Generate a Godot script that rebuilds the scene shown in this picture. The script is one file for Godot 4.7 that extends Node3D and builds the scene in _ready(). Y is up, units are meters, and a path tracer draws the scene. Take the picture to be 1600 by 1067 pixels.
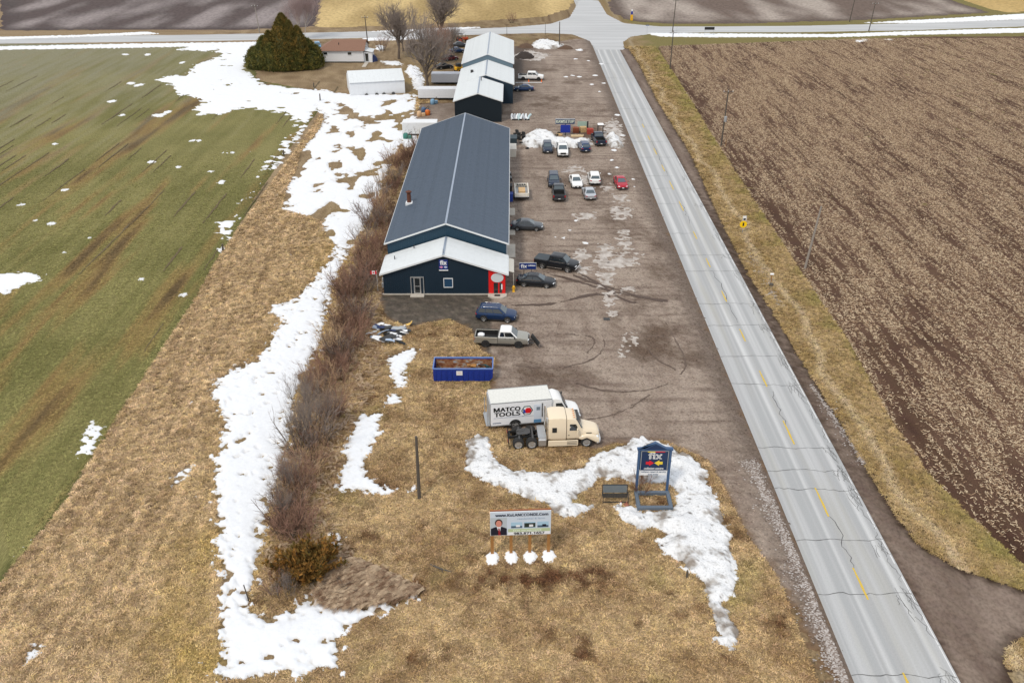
extends Node3D
# A roadside body shop yard in late winter, seen from the air. Metres; the highway runs along -z; the ground is y = 0.

const EYE := 48.0
const FOCAL := 1400.0
var pitch := atan(768.5 / FOCAL)
var rng := RandomNumberGenerator.new()
var names := {}
var mats := {}
var n1 := FastNoiseLite.new()
var n2 := FastNoiseLite.new()
var n3 := FastNoiseLite.new()


func _ready():
	rng.seed = 7
	n1.seed = 11; n1.frequency = 1.0; n1.fractal_octaves = 3
	n2.seed = 23; n2.frequency = 1.0; n2.fractal_type = FastNoiseLite.FRACTAL_NONE
	n3.seed = 37; n3.frequency = 1.0; n3.fractal_octaves = 4
	make_view()
	make_materials()
	make_ground()
	make_roads()
	make_snow()
	make_buildings()
	make_trees()
	make_signs()
	make_vehicles()
	make_yard()
	make_cover()


func make_view():
	var cam := Camera3D.new()
	cam.name = "camera"
	cam.position = Vector3(0, EYE, 0)
	cam.rotation = Vector3(-pitch, 0, 0)
	cam.fov = rad_to_deg(2.0 * atan(533.5 / FOCAL))
	cam.near = 0.5
	cam.far = 4000.0
	add_child(cam)
	cam.current = true
	var env := Environment.new()
	var sky := Sky.new()
	var sm := ProceduralSkyMaterial.new()
	sm.sky_top_color = Color(0.87, 0.89, 0.92)
	sm.sky_horizon_color = Color(0.92, 0.92, 0.92)
	sm.sky_curve = 0.2
	sm.ground_bottom_color = Color(0.4, 0.37, 0.33)
	sm.ground_horizon_color = Color(0.6, 0.58, 0.56)
	sm.sun_angle_max = 1.0
	sky.sky_material = sm
	env.background_mode = Environment.BG_SKY
	env.sky = sky
	env.background_energy_multiplier = 1.0
	env.tonemap_mode = Environment.TONE_MAPPER_LINEAR
	env.tonemap_exposure = 1.22
	env.sdfgi_enabled = true
	env.ssao_enabled = true
	env.ssil_enabled = true
	var we := WorldEnvironment.new()
	we.name = "environment"
	we.environment = env
	add_child(we)
	var sun := DirectionalLight3D.new()
	sun.name = "sun"
	sun.light_energy = 0.5
	sun.light_color = Color(1.0, 0.96, 0.9)
	sun.light_angular_distance = 10.0
	sun.shadow_enabled = true
	sun.rotation = Vector3(deg_to_rad(-52), deg_to_rad(-35), 0)
	add_child(sun)


# ---------------------------------------------------------------- helpers
func P(px: float, py: float, h := 0.0) -> Vector3:   # the place at height h that a surveyed sight line reaches
	var d := Vector3((px - 800.0) / FOCAL, -(py - 533.5) / FOCAL, -1.0).rotated(Vector3.RIGHT, -pitch)
	return Vector3(0, EYE, 0) + d * ((EYE - h) / -d.y)


func poly(pts: Array, h := 0.0) -> PackedVector2Array:
	var out := PackedVector2Array()
	for p in pts:
		var w := P(p[0], p[1], h)
		out.append(Vector2(w.x, w.z))
	return out


func A(r: float, g: float, b: float) -> Color:   # a base colour from what it measures in even daylight
	var c := Color(r / 255.0, g / 255.0, b / 255.0).srgb_to_linear()
	return Color(c.r * 0.92, c.g * 0.92, c.b * 0.92)


func numbered(called: String) -> String:
	var k: int = names.get(called, 0)
	names[called] = k + 1
	return called if k == 0 else "%s_%03d" % [called, k]


func thing(called: String, label: String, category: String, at := Vector3.ZERO, turn := 0.0, group := "") -> Node3D:
	var o := Node3D.new()
	o.name = numbered(called)
	add_child(o)
	o.position = at
	o.rotation.y = turn
	tag(o, label, category, group)
	return o


func tag(o: Node, label: String, category: String, group := "", kind := ""):
	if label: o.set_meta("label", label)
	if category: o.set_meta("category", category)
	if group: o.set_meta("group", group)
	if kind: o.set_meta("kind", kind)


func part(called: String, mesh: Mesh, m: Material, parent: Node, label := "") -> MeshInstance3D:
	var o := MeshInstance3D.new()
	o.name = numbered(called) if parent == self else called
	o.mesh = mesh
	o.material_override = m
	parent.add_child(o, true)
	if label: o.set_meta("label", label)
	return o


func mat(key: String, c := Color.WHITE, rough := 0.7, metal := 0.0) -> StandardMaterial3D:
	if mats.has(key):
		return mats[key]
	var m := StandardMaterial3D.new()
	m.resource_name = key
	m.albedo_color = c.linear_to_srgb()
	m.roughness = rough
	m.metallic = metal
	mats[key] = m
	return m


func paint(key: String, c: Color, metal := 0.2) -> StandardMaterial3D:
	if mats.has(key):
		return mats[key]
	var m := mat(key, c, 0.35, metal)
	m.clearcoat_enabled = true
	m.metallic_specular = 0.2
	m.clearcoat = 0.65
	m.clearcoat_roughness = 0.05
	return m


func noise_tex(key: String, sd: int, freq: float, cols: Array, oct := 5, type := FastNoiseLite.TYPE_SIMPLEX_SMOOTH, size := 1024) -> NoiseTexture2D:
	var nz := FastNoiseLite.new()
	nz.seed = sd
	nz.noise_type = type
	nz.frequency = freq
	nz.fractal_octaves = oct
	nz.fractal_gain = 0.62
	var t := NoiseTexture2D.new()
	t.width = size
	t.height = size
	t.seamless = true
	t.noise = nz
	if cols.size():
		var g := Gradient.new()
		var o := PackedFloat32Array()
		var c := PackedColorArray()
		for i in cols.size():
			o.append(float(i) / (cols.size() - 1))
			var q: Color = cols[i]
			c.append(q.linear_to_srgb())
		g.offsets = o
		g.colors = c
		t.color_ramp = g
	return t


func grey(v: float) -> Color:
	return Color(v, v, v)


func ground_mat(key: String, tex: Texture2D, tile: Vector2, bump: Texture2D = null, cm := 3.0, rough := 0.95) -> StandardMaterial3D:
	var m := mat(key, Color.WHITE, rough)
	m.vertex_color_use_as_albedo = true
	m.albedo_texture = tex
	m.uv1_triplanar = true
	m.uv1_world_triplanar = true
	m.uv1_scale = Vector3(1.0 / tile.x, 1.0 / tile.x, 1.0 / tile.y)
	m.metallic_specular = 0.25
	if bump:
		m.heightmap_enabled = true
		m.heightmap_texture = bump
		m.heightmap_scale = cm
	return m


class Geo:
	var v := PackedVector3Array()
	var n := PackedVector3Array()
	var c := PackedColorArray()
	var uv := PackedVector2Array()
	var tint = null
	var x := Transform3D()

	func tri(a: Vector3, b: Vector3, d: Vector3):
		a = x * a; b = x * b; d = x * d
		var q := (d - a).cross(b - a).normalized()
		v.append(a); v.append(b); v.append(d)
		n.append(q); n.append(q); n.append(q)
		if tint != null:
			c.append(tint); c.append(tint); c.append(tint)

	func quad(a: Vector3, b: Vector3, d: Vector3, e: Vector3):
		tri(a, b, d)
		tri(a, d, e)

	func face(pts: Array, out: Vector3):   # a flat convex face turned towards out
		var q: Vector3 = (pts[2] - pts[0]).cross(pts[1] - pts[0])
		if q.dot(out) < 0.0:
			pts = pts.duplicate()
			pts.reverse()
		for i in range(1, pts.size() - 1):
			tri(pts[0], pts[i], pts[i + 1])

	func box(at: Vector3, s: Vector3, turn := Basis()):
		var h := s * 0.5
		for ax in 3:
			for sg in [-1.0, 1.0]:
				var o := Vector3.ZERO
				o[ax] = sg
				var u := Vector3.ZERO
				u[(ax + 1) % 3] = h[(ax + 1) % 3]
				var w := Vector3.ZERO
				w[(ax + 2) % 3] = h[(ax + 2) % 3]
				var m := o * h[ax]
				face([at + turn * (m - u - w), at + turn * (m + u - w), at + turn * (m + u + w), at + turn * (m - u + w)], turn * o)

	func bar(a: Vector3, b: Vector3, w: float, d: float, up := Vector3.UP):   # a square bar from a to b
		var f := (b - a).normalized()
		var r := f.cross(up)
		if r.length() < 0.01: r = f.cross(Vector3.RIGHT)
		r = r.normalized()
		box((a + b) * 0.5, Vector3(w, d, a.distance_to(b)), Basis(r, r.cross(f).normalized(), -f))

	func rbox(at: Vector3, s: Vector3, r: float, turn := Basis()):   # a box with chamfered upright and level edges
		var rows := []
		var h := s * 0.5
		for st in [[-h.y, r], [-h.y + r, 0.0], [h.y - r, 0.0], [h.y, r]]:
			var k: float = st[1]
			var a := h.x - k
			var b := h.z - k
			var q := minf(r, minf(a, b) * 0.8)
			var row := PackedVector3Array()
			for p in [[a - q, b], [a, b - q], [a, -b + q], [a - q, -b], [-a + q, -b], [-a, -b + q], [-a, b - q], [-a + q, b]]:
				row.append(at + turn * Vector3(p[0], st[0], p[1]))
			rows.append(row)
		for i in 3:
			for j in 8:
				var k2 := (j + 1) % 8
				var mid: Vector3 = (rows[i][j] + rows[i + 1][k2]) * 0.5
				face([rows[i][j], rows[i][k2], rows[i + 1][k2], rows[i + 1][j]], mid - at)
		face(Array(rows[0]), turn * Vector3.DOWN)
		face(Array(rows[3]), turn * Vector3.UP)

	func prism(pts: Array, thick: Vector3):   # a flat outline pushed along thick
		var back := []
		var mid := Vector3.ZERO
		for p in pts:
			back.append(p + thick)
			mid += p
		mid = mid / pts.size() + thick * 0.5
		for i in pts.size():
			var j := (i + 1) % pts.size()
			face([pts[i], pts[j], back[j], back[i]], (pts[i] + back[j]) * 0.5 - mid)
		face(pts, -thick)
		face(back, thick)

	func grid(rows: Array, loop := false, inward := false):   # a smooth skin over rows of points, turned away from its middle
		var nu: int = rows[0].size()
		var nv := rows.size()
		var nn := []
		var mid := Vector3.ZERO
		for r in rows:
			var z := PackedVector3Array()
			z.resize(nu)
			nn.append(z)
			for p in r: mid += p
		mid /= nu * nv
		var facing := 0.0
		for i in nv - 1:
			for j in (nu if loop else nu - 1):
				var k := (j + 1) % nu
				var q: Vector3 = (rows[i + 1][k] - rows[i][j]).cross(rows[i][k] - rows[i][j]) + (rows[i + 1][j] - rows[i][j]).cross(rows[i + 1][k] - rows[i][j])
				facing += q.dot((rows[i][j] + rows[i + 1][k]) * 0.5 - mid)
				nn[i][j] += q; nn[i][k] += q; nn[i + 1][j] += q; nn[i + 1][k] += q
		var flip := facing < 0.0
		if inward: flip = not flip
		for i in nv - 1:
			for j in (nu if loop else nu - 1):
				var k := (j + 1) % nu
				var quadp := [[i, j], [i, k], [i + 1, k], [i + 1, j]]
				if flip: quadp.reverse()
				for t in [[0, 1, 2], [0, 2, 3]]:
					var a: Vector3 = rows[quadp[t[0]][0]][quadp[t[0]][1]]
					var b: Vector3 = rows[quadp[t[1]][0]][quadp[t[1]][1]]
					var d: Vector3 = rows[quadp[t[2]][0]][quadp[t[2]][1]]
					if a.is_equal_approx(b) or b.is_equal_approx(d) or a.is_equal_approx(d): continue
					for s in t:
						v.append(x * rows[quadp[s][0]][quadp[s][1]])
						var m: Vector3 = nn[quadp[s][0]][quadp[s][1]]
						m = (x.basis * (-m if flip else m)).normalized()
						n.append(m if m.length() > 0.5 else Vector3.UP)
						if tint != null: c.append(tint)

	func tube(pts: Array, radii: Array, seg := 6, caps := true):
		var rows := []
		var side := Vector3.ZERO
		for i in pts.size():
			var f: Vector3 = (pts[mini(i + 1, pts.size() - 1)] - pts[maxi(i - 1, 0)]).normalized()
			if side == Vector3.ZERO:
				side = f.cross(Vector3.UP)
				if side.length() < 0.05: side = f.cross(Vector3.RIGHT)
			side = (side - f * side.dot(f)).normalized()
			var w := f.cross(side)
			var row := PackedVector3Array()
			for j in seg:
				var a := TAU * j / seg
				row.append(pts[i] + (side * cos(a) + w * sin(a)) * radii[i])
			rows.append(row)
		grid(rows, true)
		if caps:
			face(Array(rows[0]), pts[0] - pts[1])
			face(Array(rows[-1]), pts[-1] - pts[-2])

	func cyl(a: Vector3, b: Vector3, r: float, seg := 12):
		tube([a, b], [r, r], seg)

	func lathe(at: Vector3, axis: Vector3, prof: Array, seg := 16):   # prof: [distance along the axis, radius]
		var u := axis.cross(Vector3.UP)
		if u.length() < 0.05: u = axis.cross(Vector3.RIGHT)
		u = u.normalized()
		var w := axis.cross(u).normalized()
		var rows := []
		for p in prof:
			var row := PackedVector3Array()
			for j in seg:
				var a := TAU * j / seg
				row.append(at + axis * p[0] + (u * cos(a) + w * sin(a)) * p[1])
			rows.append(row)
		grid(rows, true)

	func mesh() -> ArrayMesh:
		var a := []
		a.resize(Mesh.ARRAY_MAX)
		a[Mesh.ARRAY_VERTEX] = v
		a[Mesh.ARRAY_NORMAL] = n
		if c.size() == v.size() and c.size() > 0: a[Mesh.ARRAY_COLOR] = c
		if uv.size() == v.size() and uv.size() > 0: a[Mesh.ARRAY_TEX_UV] = uv
		var m := ArrayMesh.new()
		m.add_surface_from_arrays(Mesh.PRIMITIVE_TRIANGLES, a)
		return m


func sdist(p: Vector2, q: PackedVector2Array) -> float:   # distance to an outline, positive inside
	var best := 1e9
	var inside := false
	var j := q.size() - 1
	for i in q.size():
		var a := q[i]
		var b := q[j]
		var e := b - a
		var w := p - a
		best = minf(best, (w - e * clampf(w.dot(e) / e.length_squared(), 0.0, 1.0)).length_squared())
		if (a.y > p.y) != (b.y > p.y) and p.x < (b.x - a.x) * (p.y - a.y) / (b.y - a.y) + a.x:
			inside = not inside
		j = i
	return sqrt(best) if inside else -sqrt(best)


func heights(xs: PackedFloat32Array, zs: PackedFloat32Array, ys: PackedFloat32Array, cols: PackedColorArray, keep_above: float) -> ArrayMesh:
	var nx := xs.size()
	var nz := zs.size()
	var at := PackedInt32Array()
	at.resize(nx * nz)
	at.fill(-1)
	var vs := PackedVector3Array()
	var ns := PackedVector3Array()
	var cs := PackedColorArray()
	var ix := PackedInt32Array()
	for k in nz - 1:
		for i in nx - 1:
			var a := k * nx + i
			if ys[a] < keep_above and ys[a + 1] < keep_above and ys[a + nx] < keep_above and ys[a + nx + 1] < keep_above:
				continue
			for q in [a, a + 1, a + nx, a + nx + 1]:
				if at[q] < 0:
					at[q] = vs.size()
					var qi: int = q % nx
					var qk: int = q / nx
					var i0 := maxi(qi - 1, 0)
					var i1 := mini(qi + 1, nx - 1)
					var k0 := maxi(qk - 1, 0)
					var k1 := mini(qk + 1, nz - 1)
					vs.append(Vector3(xs[qi], ys[q], zs[qk]))
					ns.append(Vector3(-(ys[qk * nx + i1] - ys[qk * nx + i0]) / (xs[i1] - xs[i0]), 1.0, -(ys[k1 * nx + qi] - ys[k0 * nx + qi]) / (zs[k1] - zs[k0])).normalized())
					cs.append(cols[q])
			# zs run towards +z: clockwise seen from above
			ix.append(at[a]); ix.append(at[a + 1]); ix.append(at[a + nx + 1])
			ix.append(at[a]); ix.append(at[a + nx + 1]); ix.append(at[a + nx])
	var arr := []
	arr.resize(Mesh.ARRAY_MAX)
	arr[Mesh.ARRAY_VERTEX] = vs
	arr[Mesh.ARRAY_NORMAL] = ns
	arr[Mesh.ARRAY_COLOR] = cs
	arr[Mesh.ARRAY_INDEX] = ix
	var m := ArrayMesh.new()
	if vs.size(): m.add_surface_from_arrays(Mesh.PRIMITIVE_TRIANGLES, arr)
	return m


# A layer of ground or snow over an outline: thick inside, sinking below what lies under it at a ragged edge.
func layer(called: String, q: PackedVector2Array, cell: float, o: Dictionary, m: Material, paint_fn: Callable) -> MeshInstance3D:
	var lo := Vector2(1e9, 1e9)
	var hi := -lo
	for p in q:
		lo = lo.min(p)
		hi = hi.max(p)
	var ragged: float = o.get("ragged", 0.3)
	var rf: float = o.get("ragged_freq", 0.8)
	var edge: float = o.get("edge", 0.3)
	var top: float = o.get("top", 0.03)
	var base: float = o.get("base", 0.0)
	var relief: float = o.get("relief", 0.0)
	var lf: float = o.get("relief_freq", 0.5)
	var lz: float = o.get("relief_long", 1.0)
	var gaps: float = o.get("gaps", 0.0)
	var gf: float = o.get("gap_freq", 0.35)
	var fray: float = o.get("fray", 0.0)
	var ff: float = o.get("fray_freq", 1.2)
	var reach: float = o.get("fray_reach", 1.6)
	lo -= Vector2.ONE * (ragged + edge + fray)
	hi += Vector2.ONE * (ragged + edge + fray)
	var nx := int(ceil((hi.x - lo.x) / cell)) + 1
	var nz := int(ceil((hi.y - lo.y) / cell)) + 1
	var cs: float = maxf(cell * 3.0, 0.24)
	var mx := int(ceil((hi.x - lo.x) / cs)) + 2
	var mz := int(ceil((hi.y - lo.y) / cs)) + 2
	var coarse := PackedFloat32Array()
	coarse.resize(mx * mz)
	for k in mz:
		for i in mx:
			coarse[k * mx + i] = sdist(lo + Vector2(i, k) * cs, q)
	var xs := PackedFloat32Array()
	var zs := PackedFloat32Array()
	for i in nx: xs.append(lo.x + i * cell)
	for k in nz: zs.append(lo.y + k * cell)
	var ys := PackedFloat32Array()
	var cols := PackedColorArray()
	ys.resize(nx * nz)
	cols.resize(nx * nz)
	var far := -(ragged * 1.5 + edge + cell + reach * 0.5)
	for k in nz:
		var fz := k * cell / cs
		var kz := int(fz)
		fz -= kz
		for i in nx:
			var fx := i * cell / cs
			var kx := int(fx)
			fx -= kx
			var c0 := kz * mx + kx
			var d := lerpf(lerpf(coarse[c0], coarse[c0 + 1], fx), lerpf(coarse[c0 + mx], coarse[c0 + mx + 1], fx), fz)
			var a := k * nx + i
			if d < far:
				ys[a] = base - 0.2
				continue
			var x := xs[i]
			var z := zs[k]
			d += n1.get_noise_2d(x * rf, z * rf) * ragged * 1.6
			if fray > 0.0 and d < reach and d > -reach:
				d += fray * (n3.get_noise_2d(x * ff, z * ff) * 2.0 - 0.1) * (1.0 - absf(d) / reach)
			if gaps != 0.0:
				d = minf(d, (n3.get_noise_2d(x * gf, z * gf * o.get("gap_long", 1.0)) + gaps) * 5.0)
			var t := clampf(d / edge, -1.0, 1.0)
			var y := base + (top * (t if t < 0.0 else t * (2.0 - t)) if t > -1.0 else -0.2)
			if relief > 0.0 and t > 0.0:
				y += relief * t * n1.get_noise_2d(x * lf, z * lf * lz)
			ys[a] = y
			cols[a] = paint_fn.call(x, z, d)
	var o2 := part(called, heights(xs, zs, ys, cols, base - 0.004), m, self)
	return o2


func ns(x: float, z: float, f: float, fz := -1.0) -> float:
	return n3.get_noise_2d(x * f + 31.7, z * (f if fz < 0.0 else fz) - 12.3)


func wide(c: Color, d: Color, t: float) -> Color:
	return c.lerp(d, clampf(t, 0.0, 1.0))


# ---------------------------------------------------------------- ground
var lot_outline: PackedVector2Array
var shoulder_outline: PackedVector2Array
var corn_outline: PackedVector2Array
var green_outline: PackedVector2Array
var snow_outlines := []
var bare := []


func make_materials():
	var tg := noise_tex("grass", 3, 0.028, [grey(0.3), grey(0.55), grey(0.85), grey(1.1), grey(1.25)], 6)
	var tb := noise_tex("bump", 4, 0.03, [], 5)
	var ts := noise_tex("soil", 5, 0.04, [grey(0.35), grey(0.65), grey(0.95), grey(1.25)], 6)
	var tl := noise_tex("lot", 6, 0.035, [grey(0.55), grey(0.8), grey(1.0), grey(1.22)], 6)
	mats["t_bump"] = tb
	mats["t_soil"] = ts
	ground_mat("lawn", tg, Vector2(9, 11), tg, 9.0)
	ground_mat("crop", noise_tex("crop", 8, 0.035, [grey(0.4), grey(0.65), grey(0.95), grey(1.2)], 6), Vector2(4, 34), tb, 5.0)
	ground_mat("soil", ts, Vector2(7, 9), tb, 8.0)
	ground_mat("far_soil", noise_tex("far", 9, 0.02, [grey(0.55), grey(0.8), grey(1.0), grey(1.2)], 5), Vector2(30, 60), null)
	ground_mat("lot", tl, Vector2(13, 17), tb, 2.0, 0.85)
	ground_mat("wet", tl, Vector2(9, 9), tb, 1.0, 0.35)
	var sn := ground_mat("snow", noise_tex("snow", 12, 0.02, [grey(0.9), grey(0.97), grey(1.0), grey(1.0)], 4), Vector2(10, 10), tb, 1.5, 0.8)
	sn.subsurf_scatter_enabled = false
	ground_mat("dirty_snow", noise_tex("dsnow", 13, 0.02, [grey(0.25), grey(0.8), grey(0.97), grey(1.0), grey(1.0)], 5), Vector2(5, 5), tb, 3.0, 0.8)
	ground_mat("road", noise_tex("asphalt", 14, 0.05, [grey(0.86), grey(0.95), grey(1.0), grey(1.05)], 4), Vector2(6, 9), tb, 0.4, 0.8)
	var gm := mat("tuft", Color.WHITE, 0.9)
	gm.vertex_color_use_as_albedo = true
	gm.metallic_specular = 0.2
	for e in [["black", 0.012, 0.6], ["tyre", 0.02, 0.9], ["trim", 0.03, 0.5], ["dark_metal", 0.06, 0.5]]:
		mat(e[0], grey(e[1]), e[2])
	mat("glass", Color(0.012, 0.018, 0.022), 0.05).metallic_specular = 0.7
	mat("windshield_glass", Color(0.06, 0.085, 0.1), 0.05).metallic_specular = 0.7  # bluish base paler than the side glass, sky reflection partly put into the colour
	mat("chrome", grey(0.75), 0.2, 1.0)
	mat("alloy", grey(0.5), 0.35, 0.7)
	mat("lamp_glass", Color(0.75, 0.78, 0.8), 0.1)
	mat("lamp_red", Color(0.35, 0.01, 0.015), 0.15)
	mat("lamp_amber", Color(0.8, 0.25, 0.02), 0.2)
	mat("plate", grey(0.75), 0.5)
	mat("white", Color(0.78, 0.79, 0.8), 0.5)
	mat("galvanised", Color(0.42, 0.44, 0.46), 0.45, 0.4)
	var wd := mat("wood", Color(0.36, 0.17, 0.045), 0.8)
	wd.albedo_texture = noise_tex("wood", 15, 0.02, [grey(0.6), grey(0.9), grey(1.1)], 4, FastNoiseLite.TYPE_SIMPLEX_SMOOTH, 256)
	wd.uv1_triplanar = true
	wd.uv1_scale = Vector3(3, 0.3, 3)
	var pw := mat("pole_wood", Color(0.1, 0.085, 0.07), 0.9)
	pw.albedo_texture = wd.albedo_texture
	pw.uv1_triplanar = true
	pw.uv1_scale = Vector3(4, 0.25, 4)


func lawn_colour(x: float, z: float) -> Color:
	var a := ns(x, z, 0.16)
	var b := ns(x + 70.0, z, 0.6)
	var c := wide(A(182, 158, 122), A(146, 121, 91), 0.42 + a * 1.1 + b * 0.6)
	c = wide(c, A(100, 74, 54), ns(x - 200.0, z, 0.22) * 2.4 - 0.7 + b * 0.7)   # bare brown patches
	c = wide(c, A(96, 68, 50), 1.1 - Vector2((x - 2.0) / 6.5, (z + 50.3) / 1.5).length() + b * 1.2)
	c = wide(c, A(150, 140, 92), ns(x + 300.0, z, 0.1) * 1.3 - 0.35)            # a little green left
	if z < -176.0 or x < -19.0:
		var k := 1.0 if z > -176.0 else clampf((-19.0 - x) / 3.0, 0.0, 1.0)
		var s := ns(x, z, 0.9, 0.07)
		var t := wide(A(196, 171, 136), A(156, 132, 102), 0.4 + s * 0.9 + b * 0.7 + a * 0.4)
		t = wide(t, A(176, 152, 100), clampf((x + 30.0) / 8.0, 0.0, 1.0) * (0.5 + a))
		c = c.lerp(t, k)
	if x > 28.0:
		var t2 := wide(A(184, 160, 120), A(156, 132, 92), 0.45 + a + b * 0.6)
		t2 = wide(t2, A(200, 180, 148), 1.0 - absf(x - 33.6 - ns(0, z, 0.05) * 2.0) / 0.8)
		t2 = wide(t2, A(156, 144, 92), (x - 36.0) * 0.3 + a * 1.2)
		c = t2
	return c


func make_ground():
	var xs := PackedFloat32Array([-900, -600, -400, -300, -220, -160, -120, -100])
	var x := -90.0
	while x < 60.0:
		xs.append(x)
		x += 0.7 if x > -42.0 else 1.6
	for e in [70, 100, 150, 220, 300, 400, 600, 900]: xs.append(e)
	var zs := PackedFloat32Array([-1500, -1000, -700, -500, -400, -340])
	var z := -300.0
	while z < -30.0:
		zs.append(z)
		z += 1.6 if z < -180.0 else 0.7
	for e in [-20, 0, 40, 120]: zs.append(e)
	var ys := PackedFloat32Array()
	var cols := PackedColorArray()
	for zz in zs:
		for xx in xs:
			ys.append(0.0 if absf(xx) > 95.0 else -0.02 + 0.02 * n1.get_noise_2d(xx * 0.3, zz * 0.3))
			cols.append(lawn_colour(xx, zz) * 0.66)
	tag(part("ground", heights(xs, zs, ys, cols, -9.0), mats.lawn, self), "dry tan lawn and rough grass round the yard", "ground", "", "structure")

	green_outline = poly([[12, 895], [95, 795], [190, 640], [300, 475], [345, 395], [440, 245], [497, 172], [505, 145], [400, 125], [392, 78]])
	green_outline.append_array(PackedVector2Array([Vector2(-110, -262), Vector2(-260, -262), Vector2(-260, -20), Vector2(-38.5, -20)]))
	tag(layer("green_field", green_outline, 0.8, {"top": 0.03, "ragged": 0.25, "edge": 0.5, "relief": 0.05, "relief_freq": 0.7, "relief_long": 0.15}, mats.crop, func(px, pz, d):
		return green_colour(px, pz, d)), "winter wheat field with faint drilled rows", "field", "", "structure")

	var field := get_child(get_child_count() - 1)
	var tram := mat("tramline", A(98, 84, 58), 0.95)
	rng.seed = 19
	for k in 16:   # wheelings of the drill and sprayer
		var x0 := -41.0 - k * 5.2
		for s in [-0.9, 0.9]:
			for piece in 7:
				var z0 := -48.0 - piece * 24.0 - rng.randf() * 14.0
				if rng.randf() < 0.55 and absf(x0) < -z0 * 0.64:
					part("tramline", ribbon(wander(Vector2(x0 + s, z0), Vector2(x0 + s - 0.2, z0 - rng.randf_range(6, 18)), 0.12, 10, k * 3.0 + piece), rng.randf_range(0.1, 0.22), 0.1, 1.2), tram, field)

	corn_outline = poly([[1030, 72], [1040, 95], [1130, 240], [1255, 430], [1330, 540], [1395, 660], [1450, 740], [1530, 820], [1600, 885], [1660, 960]])
	corn_outline.append_array(PackedVector2Array([Vector2(240, -40), Vector2(240, -275), Vector2(120, -273)]))
	tag(layer("corn_stubble_field", corn_outline, 0.8, {"top": 0.04, "ragged": 0.4, "edge": 0.6, "relief": 0.1, "relief_freq": 0.8, "relief_long": 0.3}, mats.soil, func(px, pz, d):
		return corn_colour(px, pz, d)), "brown corn stubble field strewn with pale straw", "field", "", "structure")

	# fields beyond the crossroads
	var far := [
		["ploughed_field", [[0, -40], [0, 48], [150, 47], [400, 46], [490, 42], [497, 15], [505, -40]], A(92, 82, 80), A(150, 140, 138), "dark ploughed field beyond the side road"],
		["hay_field", [[508, -40], [500, 15], [494, 44], [700, 36], [850, 26], [888, 14], [897, 0], [892, -40]], A(168, 144, 98), A(206, 180, 128), "tan hay field behind the crossroads"],
		["harvested_field", [[945, -40], [955, 18], [985, 33], [1050, 37], [1200, 36], [1340, 32], [1480, 24], [1555, 20], [1500, 5], [1420, -40]], A(112, 98, 90), A(172, 160, 150), "striped brown harvested field across the side road"],
		["pasture", [[1440, -40], [1510, 2], [1570, 21], [1700, 10], [1700, -40]], A(186, 158, 104), A(204, 176, 120), "tan pasture at the far edge of the harvested field"],
	]
	for f in far:
		var a: Color = f[2]
		var b: Color = f[3]
		var dark: bool = f[0] != "hay_field" and f[0] != "pasture"
		tag(layer(f[0], poly(f[1]), 2.2, {"top": 0.05, "ragged": 0.6, "edge": 0.8}, mats.far_soil, func(px, pz, d):
			var s := sin(px * 0.36 + ns(px, pz, 0.02, 0.004) * 3.0) * 0.5 if dark else 0.0
			var c := wide(a, b, 0.4 + s * 0.55 + ns(px, pz, 0.05, 0.012) * 1.5)
			return wide(c, a * 0.8, 1.0 - (d - 1.0) / 6.0 if dark else 0.0)), f[4], "field", "", "structure")

	lot_outline = poly([[803, 72], [860, 66], [905, 60], [925, 64]])
	lot_outline.append_array(PackedVector2Array([Vector2(22.9, -240), Vector2(22.9, -150), Vector2(22.9, -60), Vector2(22.9, -30), Vector2(20.0, -30)]))
	lot_outline.append_array(poly([[1302, 1067], [1240, 950], [1205, 890], [1165, 835], [1132, 765], [1105, 720], [1040, 690], [960, 695], [930, 704], [870, 688], [800, 676], [762, 655], [765, 600], [772, 560], [748, 545], [735, 515], [700, 500], [640, 512], [603, 500], [590, 468]]))
	lot_outline.append_array(PackedVector2Array([Vector2(-15, -101), Vector2(-3, -101), Vector2(-3, -170), Vector2(-20, -176), Vector2(-20, -194), Vector2(-3, -196)]))
	tag(layer("gravel_lot", lot_outline, 0.4, {"top": 0.03, "ragged": 0.5, "ragged_freq": 0.5, "edge": 0.5, "relief": 0.03, "relief_freq": 0.5}, mats.lot, func(px, pz, d):
		return lot_colour(px, pz, d)), "brown packed gravel yard beside the highway", "yard", "", "structure")

	shoulder_outline = PackedVector2Array([Vector2(29.1, -30), Vector2(29.1, -262)])
	shoulder_outline.append_array(poly([[985, 78], [1000, 100], [1030, 160], [1080, 240], [1120, 330], [1165, 420], [1215, 500], [1260, 575], [1310, 655], [1350, 725], [1400, 805], [1440, 855], [1500, 890], [1600, 922], [1700, 940], [1700, 985], [1600, 995], [1572, 1020], [1575, 1067], [1610, 1120]]))
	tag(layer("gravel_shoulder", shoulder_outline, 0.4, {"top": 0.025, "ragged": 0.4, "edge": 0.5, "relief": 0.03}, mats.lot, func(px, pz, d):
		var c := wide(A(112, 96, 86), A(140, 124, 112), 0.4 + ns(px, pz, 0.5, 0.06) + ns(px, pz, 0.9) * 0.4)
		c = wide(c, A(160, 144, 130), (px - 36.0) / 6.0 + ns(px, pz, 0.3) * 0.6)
		return wide(c, A(70, 56, 46), 1.0 - d / 0.9)), "dark gravel shoulder and field entrance across the road", "shoulder", "", "structure")


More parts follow.
